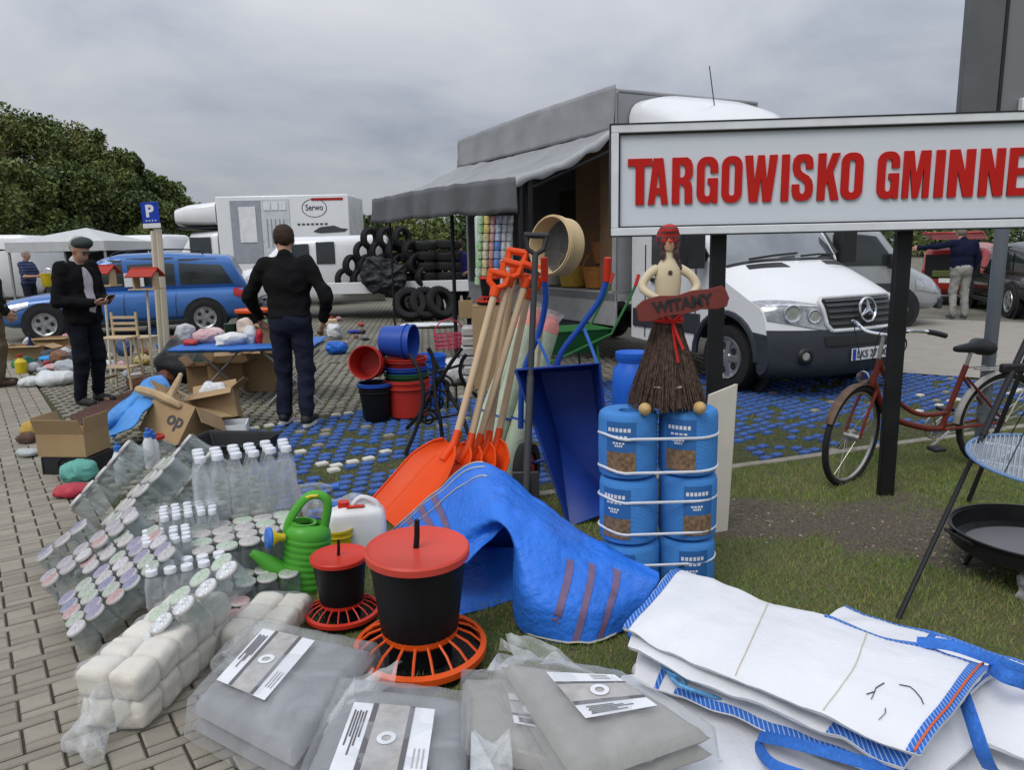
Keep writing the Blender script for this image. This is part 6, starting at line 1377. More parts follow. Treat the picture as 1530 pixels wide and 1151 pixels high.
# big glass vessel, spray bottles, bottle with blue cap
dj = thing('demijohn', 'round glass demijohn with a red rim behind the jar packs', 'demijohn', Hh(228, 735, 0) + V((0, .1, .02)))
MB().lathe([(.08, .0), (.13, .03), (.16, .12), (.155, .2), (.11, .27), (.06, .30), (.058, .33), (.05, .33), (.05, .3), (.1, .26), (.145, .2), (.15, .12), (.12, .04), (.002, .03)], 26, caps=False).build('glass', jarg, dj); MB().lathe([(.062, .315), (.066, .32), (.066, .338), (.06, .34), (.062, .315)], 24, caps=False).build('red_rim', red_pl, dj)
for px, py, z, lb in ((226, 700, .22, 'white bottle with a blue cap standing in the demijohn pile'), (233, 702, .20, 'second white bottle with a blue cap beside the first'), (181, 720, .12, 'short white bottle with a blue cap among the jars')):
    g = Hh(px, py, z); t = thing('bottle', lb, 'bottle', g, 0); wp_ = mat('white_bottle', (.68, .69, .7), .4)
    MB().lathe([(.03, 0), (.033, .01), (.033, .17), (.02, .2), (.018, .215)], 16).build('body', wp_, t); MB().lathe([(.022, .205), (.022, .235), (.012, .24), (.010, .262), (.002, .262)], 14).build('cap', mat('cap_blue', (.04, .16, .55), .4), t)
t = thing('bottle', 'clear bottle with a bright blue cap lying by the bottle pack', 'bottle', Hh(436, 735, .22), 0, rot=(R(88), 0, R(100))); MB().lathe([(.03, 0), (.035, .02), (.035, .16), (.014, .21), (.013, .24)], 14).build('body', botg, t); MB().lathe([(.022, .225), (.024, .23), (.024, .262), (.002, .264)], 14).build('cap', mat('cap_blue'), t)
lump('bag', 'clear crumpled plastic wrap beside the large bottle pack', 'bag', Hh(425, 765, .2), (.22, .2, .3), (1, 1, 1), m=haze_film, seed=5); lump('bag', 'clear plastic bag on the kerb behind the watering can', 'bag', Hh(525, 775, 0), (.3, .2, .16), (1, 1, 1), m=haze_film, seed=6); lump('bag', 'clear plastic bag lying at the blue bay edge', 'bag', Hh(480, 775, 0), (.26, .2, .14), (1, 1, 1), m=haze_film, seed=7)
# ---- packs of white paper rolls
rollm = mat('paper_roll', (.66, .61, .53), .9, var=.06, scale=20, bump=.25, bscale=30)
def soft_me(hx, hy, hz, r, h=.012, amp=.004, seed=0):
    o = blob('x', rollm, [('b', (0, 0, 0), (hx, hy, hz), r)], .01, h, None, wa=amp, ws=50, seed=seed); me = o.data; bpy.data.objects.remove(o); return me
rme = [soft_me(.0595, .0595, .054, .024, seed=k * 3.1) for k in range(4)]
def roll_pack(label, A, B, nl, nw, nh):
    d = (B - A); d.z = 0; d.normalize(); t = thing('paper_roll_pack', label, 'paper rolls', A, math.atan2(d.y, d.x)); p = .119
    for i in range(nl):
        for j in range(nw):
            for k in range(nh):
                o = bpy.data.objects.new('roll', rme[random.randrange(4)]); col.objects.link(o); o.parent = t; o.location = (p * (i + .5), -p * (j - (nw - 1) / 2) , .056 + .106 * k); o.rotation_euler = (random.gauss(0, .06), random.gauss(0, .06), random.choice((0, 1, 2, 3)) * R(90) + random.gauss(0, .05))
    L, W, Hq = nl * p, nw * p, nh * .107
    blob('film', clear, [('b', (L / 2, 0, Hq / 2 + .004), (L / 2 + .008, W / 2 + .008, Hq / 2 + .008), .04)], .02, .018, t, wa=.006, ws=40)
    blob('film_end', haze_film, [('c', (-.0, 0, Hq * .45), (-.10, .02, .05), .07, .045), ('c', (-.1, .02, .05), (-.14, -.05, .03), .045, .03)], .04, .013, t, wa=.014, ws=50)
    return t
roll_pack('long pack of white paper rolls in clear film on the pavement', G(168, 1094), G(322, 945), 5, 2, 2)
roll_pack('short pack of white paper rolls behind the grey tarpaulins', G(370, 985), G(425, 925), 3, 2, 1)
# ---- folded grey tarpaulins in plastic
tg = mat('tarp_grey', (.205, .208, .215), .6, var=.1, scale=5, bump=.2, bscale=50); tg2 = mat('tarp_beige', (.28, .27, .245), .6, var=.1, scale=5, bump=.2, bscale=50)
lab_w = mat('label_white', (.72, .73, .76), .5); lab_g = mat('label_grey', (.4, .385, .37), .5, var=.3, scale=14); lab_d = mat('label_dark', (.13, .125, .13), .5)
def slab(label, cs, z0, z1, m, lab=None, seed=0, name='folded_tarpaulin', layers=2):
    """cs: four pixel corners of the top, in order round; z0 rest height, z1 top height"""
    c = [Hh(px, py, z1) for px, py in cs]; ctr = sum(c, V()) / 4; ctr.z = z0
    t = thing(name, label, 'tarpaulin', ctr); q = [p - ctr for p in c]; hgt = z1 - z0
    def pt(u, v, k=1.0, zz=0): p = (q[0] * (1 - u) + q[1] * u) * (1 - v) + (q[3] * (1 - u) + q[2] * u) * v; return V((p.x * k, p.y * k, zz))
    n = 22
    for L in range(layers):                # folded layers, each a thin cushion
        z_a, z_b = hgt * L / layers, hgt * (L + 1) / layers - .002; g = 1 - .006 * ((L * 7 + seed) % 4)
        top = []; bot = []
        for i in range(n):
            rt, rb = [], []
            for j in range(n):
                u, v = i / (n - 1), j / (n - 1); e = min(u, 1 - u, v, 1 - v); f = min(1, e / .07) ** .45
                base = pt(u, v, g); w1 = (wr(base + ctr, 5, seed) * .008 + wr(base + ctr, 13, seed) * .003) * f if L == layers - 1 else 0
                crs = -.006 * math.exp(-((u - .52) / .012) ** 2) if L == layers - 1 else 0
                sag = (.026 * math.sin(u * 3.14) * math.sin(v * 3.14)) if L == layers - 1 else 0
                rt.append(V((base.x, base.y, (z_a + z_b) / 2 + (z_b - z_a) / 2 * f + w1 + crs + sag))); rb.append(V((base.x, base.y, (z_a + z_b) / 2 - (z_b - z_a) / 2 * f)))
            top.append(rt); bot.append(rb)
        mb = MB(); fl = 1 if (q[1] - q[0]).cross(q[3] - q[0]).z > 0 else -1
        mb.grid(top if fl > 0 else top[::-1]); mb.grid(bot[::-1] if fl > 0 else bot); mb.build('fold', m, t, smooth=60)
    # plastic cover
    n = 26; F = []
    for i in range(n):
        rr = []
        for j in range(n):
            u, v = i / (n - 1) * 1.08 - .04, j / (n - 1) * 1.08 - .04; e = min(u, 1 - u, v, 1 - v); b = pt(u, v, 1.02)
            f = max(0, min(1, (e + .04) / .05)); z = (hgt + .018 + .022 * math.sin(min(1, max(0, u)) * 3.14) * math.sin(min(1, max(0, v)) * 3.14)) * f ** .6 + .006 + wr(b + ctr, 7, seed + 4) * .012
            rr.append(V((b.x, b.y, max(z, .006))))
        F.append(rr)
    MB().grid(F).build('plastic_cover', cover, t, smooth=180)
    rg = random.Random(seed)
    for k in range(3):                     # gathered loose film at one end
        a = pt(rg.uniform(.0, 1), -.03, 1.03, hgt * .7); b = pt(rg.uniform(.1, .9), -.22 - .1 * rg.random(), 1.0, hgt * rg.uniform(.5, 1.3)); cc = pt(rg.uniform(.1, .9), -.3, 1.0, hgt * rg.uniform(.2, .9))
        Pp = patch([[a, pt(.35, -.02, 1.03, hgt), pt(.7, -.02, 1.03, hgt * .9)], [b, (b + cc) / 2 + V((0, 0, .03)), cc]], 10, 16); MB().grid(wrinkle(Pp, .03, 9, seed + k)).build('film_end', haze_film, t, smooth=180)
    if lab:
        u0, u1, v0, v1 = lab
        def strip(nm, a, b, c_, d_, m_, off, par):
            P = [[pt(u0 + (u1 - u0) * (a + (b - a) * i / 5), v0 + (v1 - v0) * (c_ + (d_ - c_) * j / 5), 1.0, 0) for j in range(6)] for i in range(6)]
            for r_ in P:
                for p in r_: p.z = hgt + .044 + off
            return MB().grid(P if fl > 0 else P[::-1], thick=.001).build(nm, m_, par)
        l = strip('label', 0, 1, 0, 1, lab_w, 0, t)
        strip('label_picture', .0, 1, .30, .68, lab_g, .002, l); strip('label_band', 0, 1, .24, .30, lab_d, .002, l); strip('label_band', 0, 1, .68, .75, lab_d, .002, l)
        for k in range(5): strip('print_line', .12 + .02 * (k % 2), .5 + .12 * (k % 3), .80 + .034 * k, .818 + .034 * k, lab_d, .002, l)
        for k in range(3): strip('print_line', .6, .85, .05 + .05 * k, .065 + .05 * k, lab_g, .002, l)
        pc_ = pt(u0 + (u1 - u0) * .5, v0 + (v1 - v0) * .49, 1, hgt + .048); MB().lathe([(.014, 0), (.028, .001), (.028, .002), (.014, .002), (.014, 0)], 20, T(pc_), caps=False).build('print_ring', lab_w, l)
    return t
slab('folded grey tarpaulin in clear film beside the paper rolls', [(562, 968), (438, 1132), (283, 1050), (388, 932)], .004, .13, tg, (.18, .82, .40, .86), 1)
slab('folded grey tarpaulin in film with a ring on its label, on the pavement edge', [(700, 1040), (690, 1230), (425, 1215), (510, 1020)], .004, .13, tg, (.28, .85, .22, .80), 2)
slab('beige edged tarpaulin half hidden beneath another package', [(690, 1010), (800, 1010), (850, 1155), (690, 1115)], .004, .115, tg2, (.55, 1.0, .4, .75), 3)
slab('folded grey tarpaulin resting on the beige one by the white bags', [(745, 985), (930, 1012), (1066, 1092), (862, 1165)], .12, .22, tg2, (.25, .78, .25, .72), 4)
# ---- stack of white woven bulk bags
wv = mat('woven_white', (.72, .73, .76), .6, var=.06, scale=3, bump=.15, bscale=60, dirt=.12, dirtc=(.45, .42, .36)); wblue = stripes('woven_blue', (.03, .13, .5), (.25, .42, .7), 'X', .012, .25, .7); bstrap = mat('blue_webbing', (.035, .16, .56), .7, var=.25, scale=60, bump=.4, bscale=140)
red_st = mat('orange_thread', (.6, .12, .05), .7); yl_st = mat('yellow_print', (.62, .55, .35), .6); ink = mat('black_ink', (.03, .03, .035), .6)
def sheet(label, rows, seed, thick=.014, amp=.012, n=(40, 64), edges=()):
    c = [[Hh(*p) for p in r] for r in rows]; ctr = V((c[len(c) // 2][len(c[0]) // 2].x, c[len(c) // 2][len(c[0]) // 2].y, 0))
    t = thing('bulk_bag', label, 'bag', ctr); P = patch([[p - ctr for p in r] for r in c], *n); P = wrinkle(wrinkle(P, amp * 1.25, 3.8, seed), .0035, 16, seed + 9)
    for i_, r_ in enumerate(P):
        for j_, p_ in enumerate(r_):
            e_ = min(i_, n[0] - 1 - i_) / 8.0
            if e_ < 1: p_.z += (1 - e_) * .016 * MN.noise(V((p_.x * 9, p_.y * 9, seed))) - (1 - e_) ** 2 * .012
    up = (P[1][0] - P[0][0]).cross(P[0][1] - P[0][0]).z
    mb = MB(); mb.grid(P if up > 0 else P[::-1], thick=thick); mb.build('fabric', wv, t, smooth=70)
    def ev(u, v): 
        x, y = u * (n[0] - 1), v * (n[1] - 1); i, j = min(int(x), n[0] - 2), min(int(y), n[1] - 2); f, g = x - i, y - j
        return (P[i][j] * (1 - f) + P[i + 1][j] * f) * (1 - g) + (P[i][j + 1] * (1 - f) + P[i + 1][j + 1] * f) * g
    for (u0, v0, u1, v1, wd, m_, nm) in edges:
        d = V((u1 - u0, v1 - v0)); pr_ = V((-d.y, d.x)).normalized() * wd; Q = [[ev(min(1, max(0, u0 + d.x * s + pr_.x * e)), min(1, max(0, v0 + d.y * s + pr_.y * e))) + V((0, 0, .004)) for e in (0, .5, 1)] for s in np.linspace(0, 1, 24)]
        u_ = (Q[1][0] - Q[0][0]).cross(Q[0][1] - Q[0][0]).z; MB().grid(Q if u_ > 0 else Q[::-1], thick=.003).build(nm, m_, t, smooth=60)
    return t, ev
sheet('lowest white bulk bag spread on the grass', [[(930, 1010, .03), (1150, 1030, .05), (1400, 1060, .05), (1600, 1090, .03)], [(890, 1080, .04), (1120, 1100, .06), (1380, 1130, .06), (1620, 1150, .04)], [(880, 1180, .02), (1080, 1220, .04), (1300, 1260, .04), (1500, 1300, .03)]], 1, amp=.016)
sheet('white bulk bag with blue hem at the right of the bag pile', [[(1265, 905, .14), (1330, 930, .16), (1430, 955, .18), (1560, 1000, .16)], [(1230, 930, .14), (1300, 960, .18), (1420, 1000, .20), (1580, 1060, .18)], [(1200, 980, .12), (1290, 1030, .14), (1420, 1090, .16), (1590, 1150, .12)]], 2, edges=[(0, 0, 0, 1, -.09, wblue, 'blue_hem'), (.0, .55, 1, .55, .03, bstrap, 'blue_band')])
sheet('third white bulk bag of the pile with a knotted blue rope', [[(1005, 930, .13), (1150, 960, .15), (1330, 1010, .15), (1500, 1050, .13)], [(960, 965, .14), (1120, 1010, .17), (1290, 1060, .17), (1460, 1110, .14)], [(948, 1010, .11), (1060, 1060, .12), (1220, 1120, .12), (1380, 1190, .10)]], 3, amp=.02, edges=[(1, .2, 1, 1, .09, wblue, 'blue_hem'), (0, .12, 1, .12, .02, wblue, 'blue_band')])
sheet('second white bulk bag just under the topmost one', [[(1005, 850, .24), (1150, 905, .25), (1330, 960, .25), (1490, 1000, .23)], [(965, 905, .24), (1120, 965, .25), (1290, 1020, .25), (1430, 1060, .22)], [(938, 962, .22), (1080, 1030, .22), (1220, 1085, .21), (1350, 1148, .18)]], 4, amp=.014, edges=[(1, .70, 1, 1, .10, wblue, 'blue_hem'), (0, 1, 1, 1, -.06, wblue, 'blue_hem')])
tt_, ev = sheet('topmost white bulk bag with blue hems and a black ink mark', [[(1012, 846, .28), (1150, 895, .30), (1320, 945, .30), (1480, 993, .28)], [(975, 888, .29), (1120, 948, .31), (1290, 1005, .31), (1430, 1058, .29)], [(930, 936, .26), (1090, 1010, .27), (1240, 1070, .27), (1375, 1128, .25)]], 5, amp=.010, edges=[(0, 0, 1, 0, .035, wblue, 'blue_hem'), (0, 1, 1, 1, -.075, wblue, 'blue_hem'), (0, .50, 0, 1, -.06, wblue, 'blue_hem')])
MB().tube([ev(s, .965) + V((0, 0, .008)) for s in np.linspace(0, 1, 16)], .0035, 5).build('stitching', red_st, tt_)
for v0 in (.33, .62): MB().tube([ev(s, v0 + .02 * math.sin(s * 2)) + V((0, 0, .0035)) for s in np.linspace(.05, .97, 16)], .0022, 4, flat=.25).build('print_line', yl_st, tt_)
for a in ([(.55, .74), (.62, .73), (.66, .735), (.70, .72)], [(.52, .78), (.50, .81), (.52, .83), (.56, .86), (.60, .88)], [(.66, .735), (.72, .74)], [(.74, .79), (.78, .80), (.84, .795)]):
    MB().tube([ev(u, v) + V((0, 0, .004)) for u, v in a], .0016, 4, flat=.5).build('ink_mark', ink, tt_)
for i, (pts, wd) in enumerate([([(1480, 995, .27), (1500, 1010, .30), (1530, 1020, .28), (1570, 1040, .2)], .022), ([(1440, 1040, .24), (1455, 1085, .24), (1470, 1130, .18), (1480, 1150, .12)], .02), ([(1370, 960, .3), (1420, 965, .32), (1480, 985, .30), (1535, 1005, .24)], .018), ([(1135, 1100, .1), (1200, 1115, .16), (1290, 1140, .17), (1370, 1165, .12)], .018), ([(1130, 1110, .06), (1150, 1140, .1), (1200, 1160, .11), (1260, 1175, .06)], .016)]):
    m = MB(); m.tube(curve([Hh(*p) for p in pts], 18), wd, 8, flat=.22); tag(m.build('strap', bstrap), ['blue lifting strap at the topmost bag corner', 'blue lifting strap hanging down the bag pile side', 'blue lifting strap along the back hem of the pile', 'long blue strap lying under the second bag', 'short blue strap lying on the lowest bag'][i], 'strap')
m = MB(); m.tube(curve([Hh(1005, 985, .16), Hh(1000, 1005, .16), Hh(1012, 1022, .17), Hh(1030, 1030, .17), Hh(1060, 1040, .15), Hh(1110, 1060, .13)], 20), .007, 6); m.tube(curve([Hh(990, 995, .15), Hh(1003, 1008, .175), Hh(1018, 1012, .17), Hh(1022, 1025, .15)], 12), .007, 6)
tag(m.build('rope', mat('light_blue_rope', (.12, .34, .62), .8, var=.4, scale=80)), 'light blue rope knotted at the bag pile end', 'rope')
lump('bag', 'scrunched white bag end beside the blue rope', 'bag', Hh(985, 1022, 0), (.2, .14, .13), (.68, .69, .71), .5, 44); lump('net', 'small blue woven bag corner sticking out of the pile', 'bag', Hh(958, 958, .12), (.13, .06, .05), (.03, .12, .45), .6, 45)
# ---- blue woven bags
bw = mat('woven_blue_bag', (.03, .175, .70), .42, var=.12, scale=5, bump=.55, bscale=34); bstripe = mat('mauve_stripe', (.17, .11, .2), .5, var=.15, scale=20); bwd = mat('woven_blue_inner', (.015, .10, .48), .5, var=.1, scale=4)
ctl = [[(578, 800, .02), (640, 745, .26), (714, 690, .50), (800, 742, .40), (880, 800, .30), (985, 855, .22)], [(592, 815, .03), (655, 772, .29), (725, 730, .48), (805, 782, .40), (888, 828, .28), (985, 868, .20)], [(605, 835, .03), (668, 805, .27), (738, 775, .43), (800, 835, .31), (892, 862, .22), (975, 886, .16)], [(612, 855, .02), (678, 832, .23), (756, 786, .38), (786, 890, .19), (882, 908, .15), (958, 910, .10)], [(620, 872, .02), (692, 842, .24), (764, 790, .35), (772, 935, .03), (868, 964, .012), (938, 940, .03)]]
cc = [[Hh(*p) for p in r] for r in ctl]; b0 = V((.0, 3.3, 0)); nU, nV = 40, 60
nU, nV = 64, 96
P = patch([[p - b0 for p in r] for r in cc], nU, nV)
P = [[q + V((0, -.35, .9)).normalized() * (.030 * (abs(MN.noise(V((q.x * 5.5 + q.y * 2.5, q.y * 5.5 - q.x * 1.5, q.z * 3)))) - .22) + .012 * (abs(MN.noise(V((q.x * 14, q.y * 14, q.z * 9 + 4)))) - .2)) for q in r] for r in P]
for r_ in P:
    for p in r_: p.z = max(p.z, .012)
bt2 = thing('woven_sack', 'large blue woven sack with mauve stripes slumped on the grass', 'sack', b0)
MB().grid(P, thick=.006).build('fabric', bw, bt2, smooth=180)
def ev2(u, v):
    x, y = u * (nU - 1), v * (nV - 1); i, j = min(int(x), nU - 2), min(int(y), nV - 2); f, g = x - i, y - j
    a, b, c_, d_ = P[i][j], P[i + 1][j], P[i][j + 1], P[i + 1][j + 1]; n = (b - a).cross(c_ - a).normalized()
    if n.z < 0: n = -n
    return (a * (1 - f) + b * f) * (1 - g) + (c_ * (1 - f) + d_ * f) * g + n * .004
for v0, ua_, ub in ((.10, .0, .62), (.15, .0, .66), (.205, .0, .7), (.70, .42, .99), (.77, .40, .98), (.85, .35, .97)):
    MB().grid([[ev2(u, v0 + .022 * e) for e in (0, .5, 1)] for u in np.linspace(ua_, ub, 60)]).build('stripe', bstripe, bt2, smooth=180)
for u0 in (.02, .07, .16): MB().tube([ev2(u0, v) for v in np.linspace(.02, .42, 30)], .0035, 4).build('stitch_line', mat('pale_stitch', (.6, .58, .45), .8), bt2)
MB().tube([ev2(.985, v) for v in np.linspace(.62, .98, 24)], .004, 4).build('stitch_line', mat('pale_stitch'), bt2)
P2 = patch([[p - b0 for p in (Hh(612, 850, .02), Hh(690, 820, .10), Hh(770, 820, .14))], [p - b0 for p in (Hh(640, 885, .012), Hh(690, 870, .03), Hh(770, 860, .05))], [p - b0 for p in (Hh(650, 922, .01), Hh(695, 918, .01), Hh(775, 895, .012))]], 16, 20)
MB().grid(wrinkle(P2, .008, 6), thick=.006).build('lower_layer', bw, bt2, smooth=180)
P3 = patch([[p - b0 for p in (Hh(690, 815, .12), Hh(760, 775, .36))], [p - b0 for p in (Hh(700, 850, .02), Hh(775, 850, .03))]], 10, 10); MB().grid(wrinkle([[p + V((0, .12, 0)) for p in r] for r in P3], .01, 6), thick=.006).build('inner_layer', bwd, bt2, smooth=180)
# ---- poultry feeders, watering can, cans
g = G(629, 988); fbig = feeder('large black poultry feeder with a red lid and orange grille', (g.x, g.y, .0), .96, orange_pl, mat('red_lid', (.60, .065, .042), .45, var=.1, scale=3)); fbig.rotation_euler = (R(2), R(1), 0)
g = G(513, 926); feeder('small black poultry feeder with a red lid on the grass', (g.x, g.y, .0), .60, red_pl, red_pl, .4)
gc = mat('green_plastic', (.075, .34, .035), .38, var=.06, scale=5); g = G(442, 897)
wc = thing('watering_can', 'bright green ribbed watering can with a long spout', 'watering can', (g.x + .01, g.y + .10, 0), 0, rot=(0, R(8), R(10)))
prof = [(.085, 0), (.098, .01)]; z = .03
while z < .25: prof += [(.103, z), (.106, z + .008), (.106, z + .018), (.102, z + .024)]; z += .03
MB().lathe(prof + [(.104, .27), (.098, .30), (.075, .325), (.06, .33), (.055, .31), (.09, .28), (.09, .03), (.002, .02)], 32, ell=.86, caps=False).build('body', gc, wc)
MB().tube(curve([(-.06, 0, .06), (-.12, -.02, .10), (-.18, -.03, .15), (-.24, -.04, .19)], 14), [.07 - .0042 * i for i in range(14)], 14).build('spout', gc, wc)
MB().tube(curve([(-.095, 0, .235), (-.09, 0, .33), (-.03, 0, .44), (.03, 0, .465), (.075, 0, .43), (.07, 0, .31)], 24), .017, 10, flat=1.25).build('handle', gc, wc)
MB().lathe([(.058, .318), (.058, .335), (.046, .335), (.046, .32), (.058, .318)], 24, T(-.025, 0, 0), caps=False).build('filler_rim', gc, wc)
MB().tube([(-.02, -.012, .452), (.0, -.016, .462), (.03, -.016, .466)], .008, 6).build('yellow_clip', ym, wc)
MB().lathe([(.015, 0), (.02, .03), (.045, .06), (.045, .062)], 20, T(-.10, -.05, .275) @ Rm(-90, 'Y') @ Rm(20, 'X')).build('rose_neck', ym, wc); MB().lathe([(.046, .06), (.05, .066), (.046, .08), (.002, .088)], 20, T(-.10, -.05, .275) @ Rm(-90, 'Y') @ Rm(20, 'X')).build('rose', mat('cap_blue'), wc)
g = G(530, 838); jc = thing('jerrycan', 'white plastic jerrycan with red lettering behind the feeders', 'jerrycan', (g.x, g.y + .1, 0), R(10)); wpl = mat('white_plastic', (.7, .7, .69), .4)
m = MB(); m.loft([[(x * s, y * s, z) for x, y in ((-.13, -.08), (.13, -.08), (.15, -.06), (.15, .06), (.13, .08), (-.13, .08), (-.15, .06), (-.15, -.06))] for s, z in ((.94, 0), (1, .02), (1, .2), (.9, .235), (.45, .26))]); m.build('body', wpl, jc, bevel=.012); MB().lathe([(.03, .25), (.03, .285), (.002, .287)], 14, T(-.06, 0, 0)).build('cap', red_pl, jc); MB().tube(curve([(-.02, 0, .255), (.03, 0, .30), (.1, 0, .27), (.12, 0, .22)], 10), .014, 8).build('handle', wpl, jc); MB().box((.0, -.03, .264), (.09, .03, .006)).build('red_print', red_pl, jc)
g = G(500, 850); tub('tub', 'yellow plastic tub between the jerrycan and small feeder', 'tub', (g.x, g.y + .12, 0), .06, .075, .17, ym); g = G(497, 840); t = thing('bottle', 'clear bottle with a blue cap beside the jerrycan', 'bottle', (g.x - .03, g.y + .25, 0)); MB().lathe([(.05, 0), (.055, .02), (.055, .16), (.03, .2), (.03, .215)], 16).build('body', botg, t); MB().lathe([(.036, .2), (.036, .225), (.002, .228)], 14).build('cap', mat('cap_blue'), t)
MB().tube(curve([Hh(503, 775, .06), Hh(512, 758, .12), Hh(520, 770, .1), Hh(518, 782, .04)], 12), .014, 7).build('toy_handle', gc); tag(bpy.data.objects['toy_handle'], 'small bright green plastic handle in the clear bag', 'handle'); bpy.data.objects['toy_handle'].name = 'plastic_grip'
# ------------------------------------------------------------------ tools, twine, doll, bicycle
hand_w = mat('shovel_handle_wood', (.55, .40, .25), .6, var=.08, scale=7)
orange_s = mat('orange_shovel', (.72, .068, .004), .5, var=.06, scale=5)
def shovel(label, S, Gp, tip, wd, wdir):
    S, Gp, tip = V(S), V(Gp), V(tip); t = thing('snow_shovel', label, 'shovel', S, 0, 'orange snow shovels leaning together'); q = Gp - S; tp = tip - S
    MB().tube([V((0, 0, 0)) - q.normalized() * .02, q * .93], .0225, 10).build('shaft', hand_w, t)
    b = tp.normalized(); w_ = V(wdir); w_ = (w_ - b * w_.dot(b)).normalized(); n = w_.cross(b)
    if n.y > 0: n = -n                     # hollow side to the viewer
    P = []
    for i in range(14):
        s = i / 13; hw = wd / 2 * (.34 + .66 * min(1, s / .32) ** .6) * (1 - .10 * max(0, s - .5)); row = []
        for j in range(15):
            a = j / 14 * 2 - 1; row.append(b * (tp.length * (s - .0)) + w_ * (hw * a) + n * (.055 * abs(a) ** 2.2 + .03 * s * s))
        P.append(row)
    bl = MB().grid(P, thick=.006).build('blade', orange_s, t, smooth=60)
    for e in (0, 14): MB().tube([r[e] for r in P], .007, 6).build('edge_lip', orange_s, bl)
    for k in (-.45, 0, .45): MB().tube([P[i][7 + int(k * 8)] - n * .004 for i in range(2, 13)], .006, 5).build('rib', orange_s, bl)
    MB().tube([b * .10 , q.normalized() * .02, q.normalized() * .10], [.030, .027, .023], 10).build('socket', orange_s, t)
    d = q.normalized(); x = d.cross(V((0, 1, 0))).normalized(); e0 = q * .90
    g_ = MB().tube([e0, e0 + d * .06], [.030, .036], 10); L = q.length * .10
    g_.tube([e0 + d * .05 - x * .0, e0 + d * .09 - x * .05, e0 + d * .15 - x * .056], .021, 8); g_.tube([e0 + d * .05, e0 + d * .09 + x * .05, e0 + d * .15 + x * .056], .021, 8); g_.tube([e0 + d * .15 - x * .062, e0 + d * .15 + x * .066], .023, 8)
    g_.build('d_grip', orange_s, t)
    return t
sh0 = [((678, 668), (744, 420)), ((700, 672), (764, 402)), ((712, 672), (790, 405)), ((728, 668), (772, 383)), ((742, 664), (792, 425))]
lbs = ['orange snow shovel at the front of the leaning row', 'orange snow shovel second in the leaning row', 'orange snow shovel third in the leaning row', 'orange snow shovel with the highest grip in the row', 'orange snow shovel at the back of the leaning row']
for i, ((a, b), lb) in enumerate(zip(sh0, lbs)):
    y0 = 4.25 + .07 * i; S = D(a[0], a[1], y0); Gp = D(b[0], b[1], y0 + .35); tip = G(585 + i * 30, 786 - i * 4); tip.z = .015
    tip = S + (tip - S) * (.62 / (tip - S).length if (tip - S).length > .62 else 1) if i else tip
    shovel(lb, S, Gp, tip, .36, (.80, -.5, .12))
# black spade
sp_t, sp_b = D(801, 352, 4.3), D(786, 735, 4.0); sp_b.z = max(sp_b.z, .02)
t = thing('spade', 'black long handled spade with a triangular grip', 'spade', sp_b); q = sp_t - sp_b; d = q.normalized(); x = V((1, 0, 0)); x = (x - d * x.dot(d)).normalized(); dkm = mat('spade_grey', (.045, .047, .05), .5, .2)
MB().tube([q * .0, q * .45], .021, 10).build('lower_shaft', mat('spade_sleeve', (.07, .073, .076), .5, .2), t); MB().tube([q * .44, q * .93], .018, 10).build('shaft', dkm, t)
m = MB(); e0 = q * .925; m.tube([e0, e0 + d * .03 - x * .045, q - x * .06], .014, 8); m.tube([e0, e0 + d * .03 + x * .045, q + x * .06], .014, 8); m.tube([q - x * .068, q + x * .068], .017, 8); m.build('grip', black_pl, t)
MB().box((0, .02, .0), (.15, .02, .22)).build('blade', dkm, t, bevel=.006)
# rolled garden fleece tubes with pink ends
flm = film('fleece_green', (.55, .66, .52), op=.75, edge=.3, rough=.4, scale=10); flg = mat('fleece_roll', (.42, .5, .38), .6, var=.15, scale=8, bump=.3, bscale=20); pnk = mat('pink_end', (.72, .28, .26), .6, var=.2, scale=20)
for (a, b, yy, lb) in (((722, 720), (800, 462), 4.75, 'pale green rolled fleece tube behind the shovel handles'), ((752, 720), (826, 474), 4.85, 'pale green rolled fleece tube with a pink end beside the spade'), ((700, 705), (788, 470), 4.95, 'pale green rolled fleece tube furthest behind the shovels')):
    A = G(a[0], a[1]); A.z = .02; B = D(b[0], b[1], A.y + .3); t = thing('fleece_tube', lb, 'fleece roll', A); q = B - A; MB().tube([q * s for s in np.linspace(0, .9, 10)], .068, 14).build('roll', flg, t); MB().tube([q * .895, q * .94, q * .98, q * 1.01], [.069, .066, .05, .03], 14).build('pink_end', pnk, t); MB().tube([q * .97, q * 1.03], [.05, .075], 10).build('film_tuft', haze_film, t)
    MB().tube([q * .35 + V((0, 0, 0)), q * .362], .072, 14).build('blue_tie', blp, t)
# sieve
c0 = D(832, 368, 4.7); sv = thing('sieve', 'round wooden hoop sieve with a grey mesh', 'sieve', c0); ax = V((-.72, -.62, .12)).normalized(); SMx = Matrix.Translation((0, 0, 0)) @ ax.to_track_quat('Z', 'Y').to_matrix().to_4x4(); r_ = .178
bw_ = mat('sieve_birch', (.60, .46, .26), .6, var=.12, scale=9)
MB().lathe([(r_, -.06), (r_, .07), (r_ - .007, .07), (r_ - .007, -.06), (r_, -.06)], 44, SMx, caps=False).build('hoop', bw_, sv); MB().lathe([(r_ + .007, .03), (r_ + .007, .06), (r_ + .001, .06), (r_ + .001, .03), (r_ + .007, .03)], 44, SMx, caps=False).build('outer_hoop', bw_, sv)
m = MB()
for i in range(-13, 14):
    o_ = i * .0128; l_ = math.sqrt(max(0, (r_ - .008) ** 2 - o_ ** 2))
    m.tube([(o_, -l_, -.05), (o_, l_, -.05)], .0016, 4, M=SMx); m.tube([(-l_, o_, -.05), (l_, o_, -.05)], .0016, 4, M=SMx)
o = m.build('wire_mesh', mat('sieve_mesh', (.2, .2, .2), .5, .5), sv); o['kind'] = 'stuff'
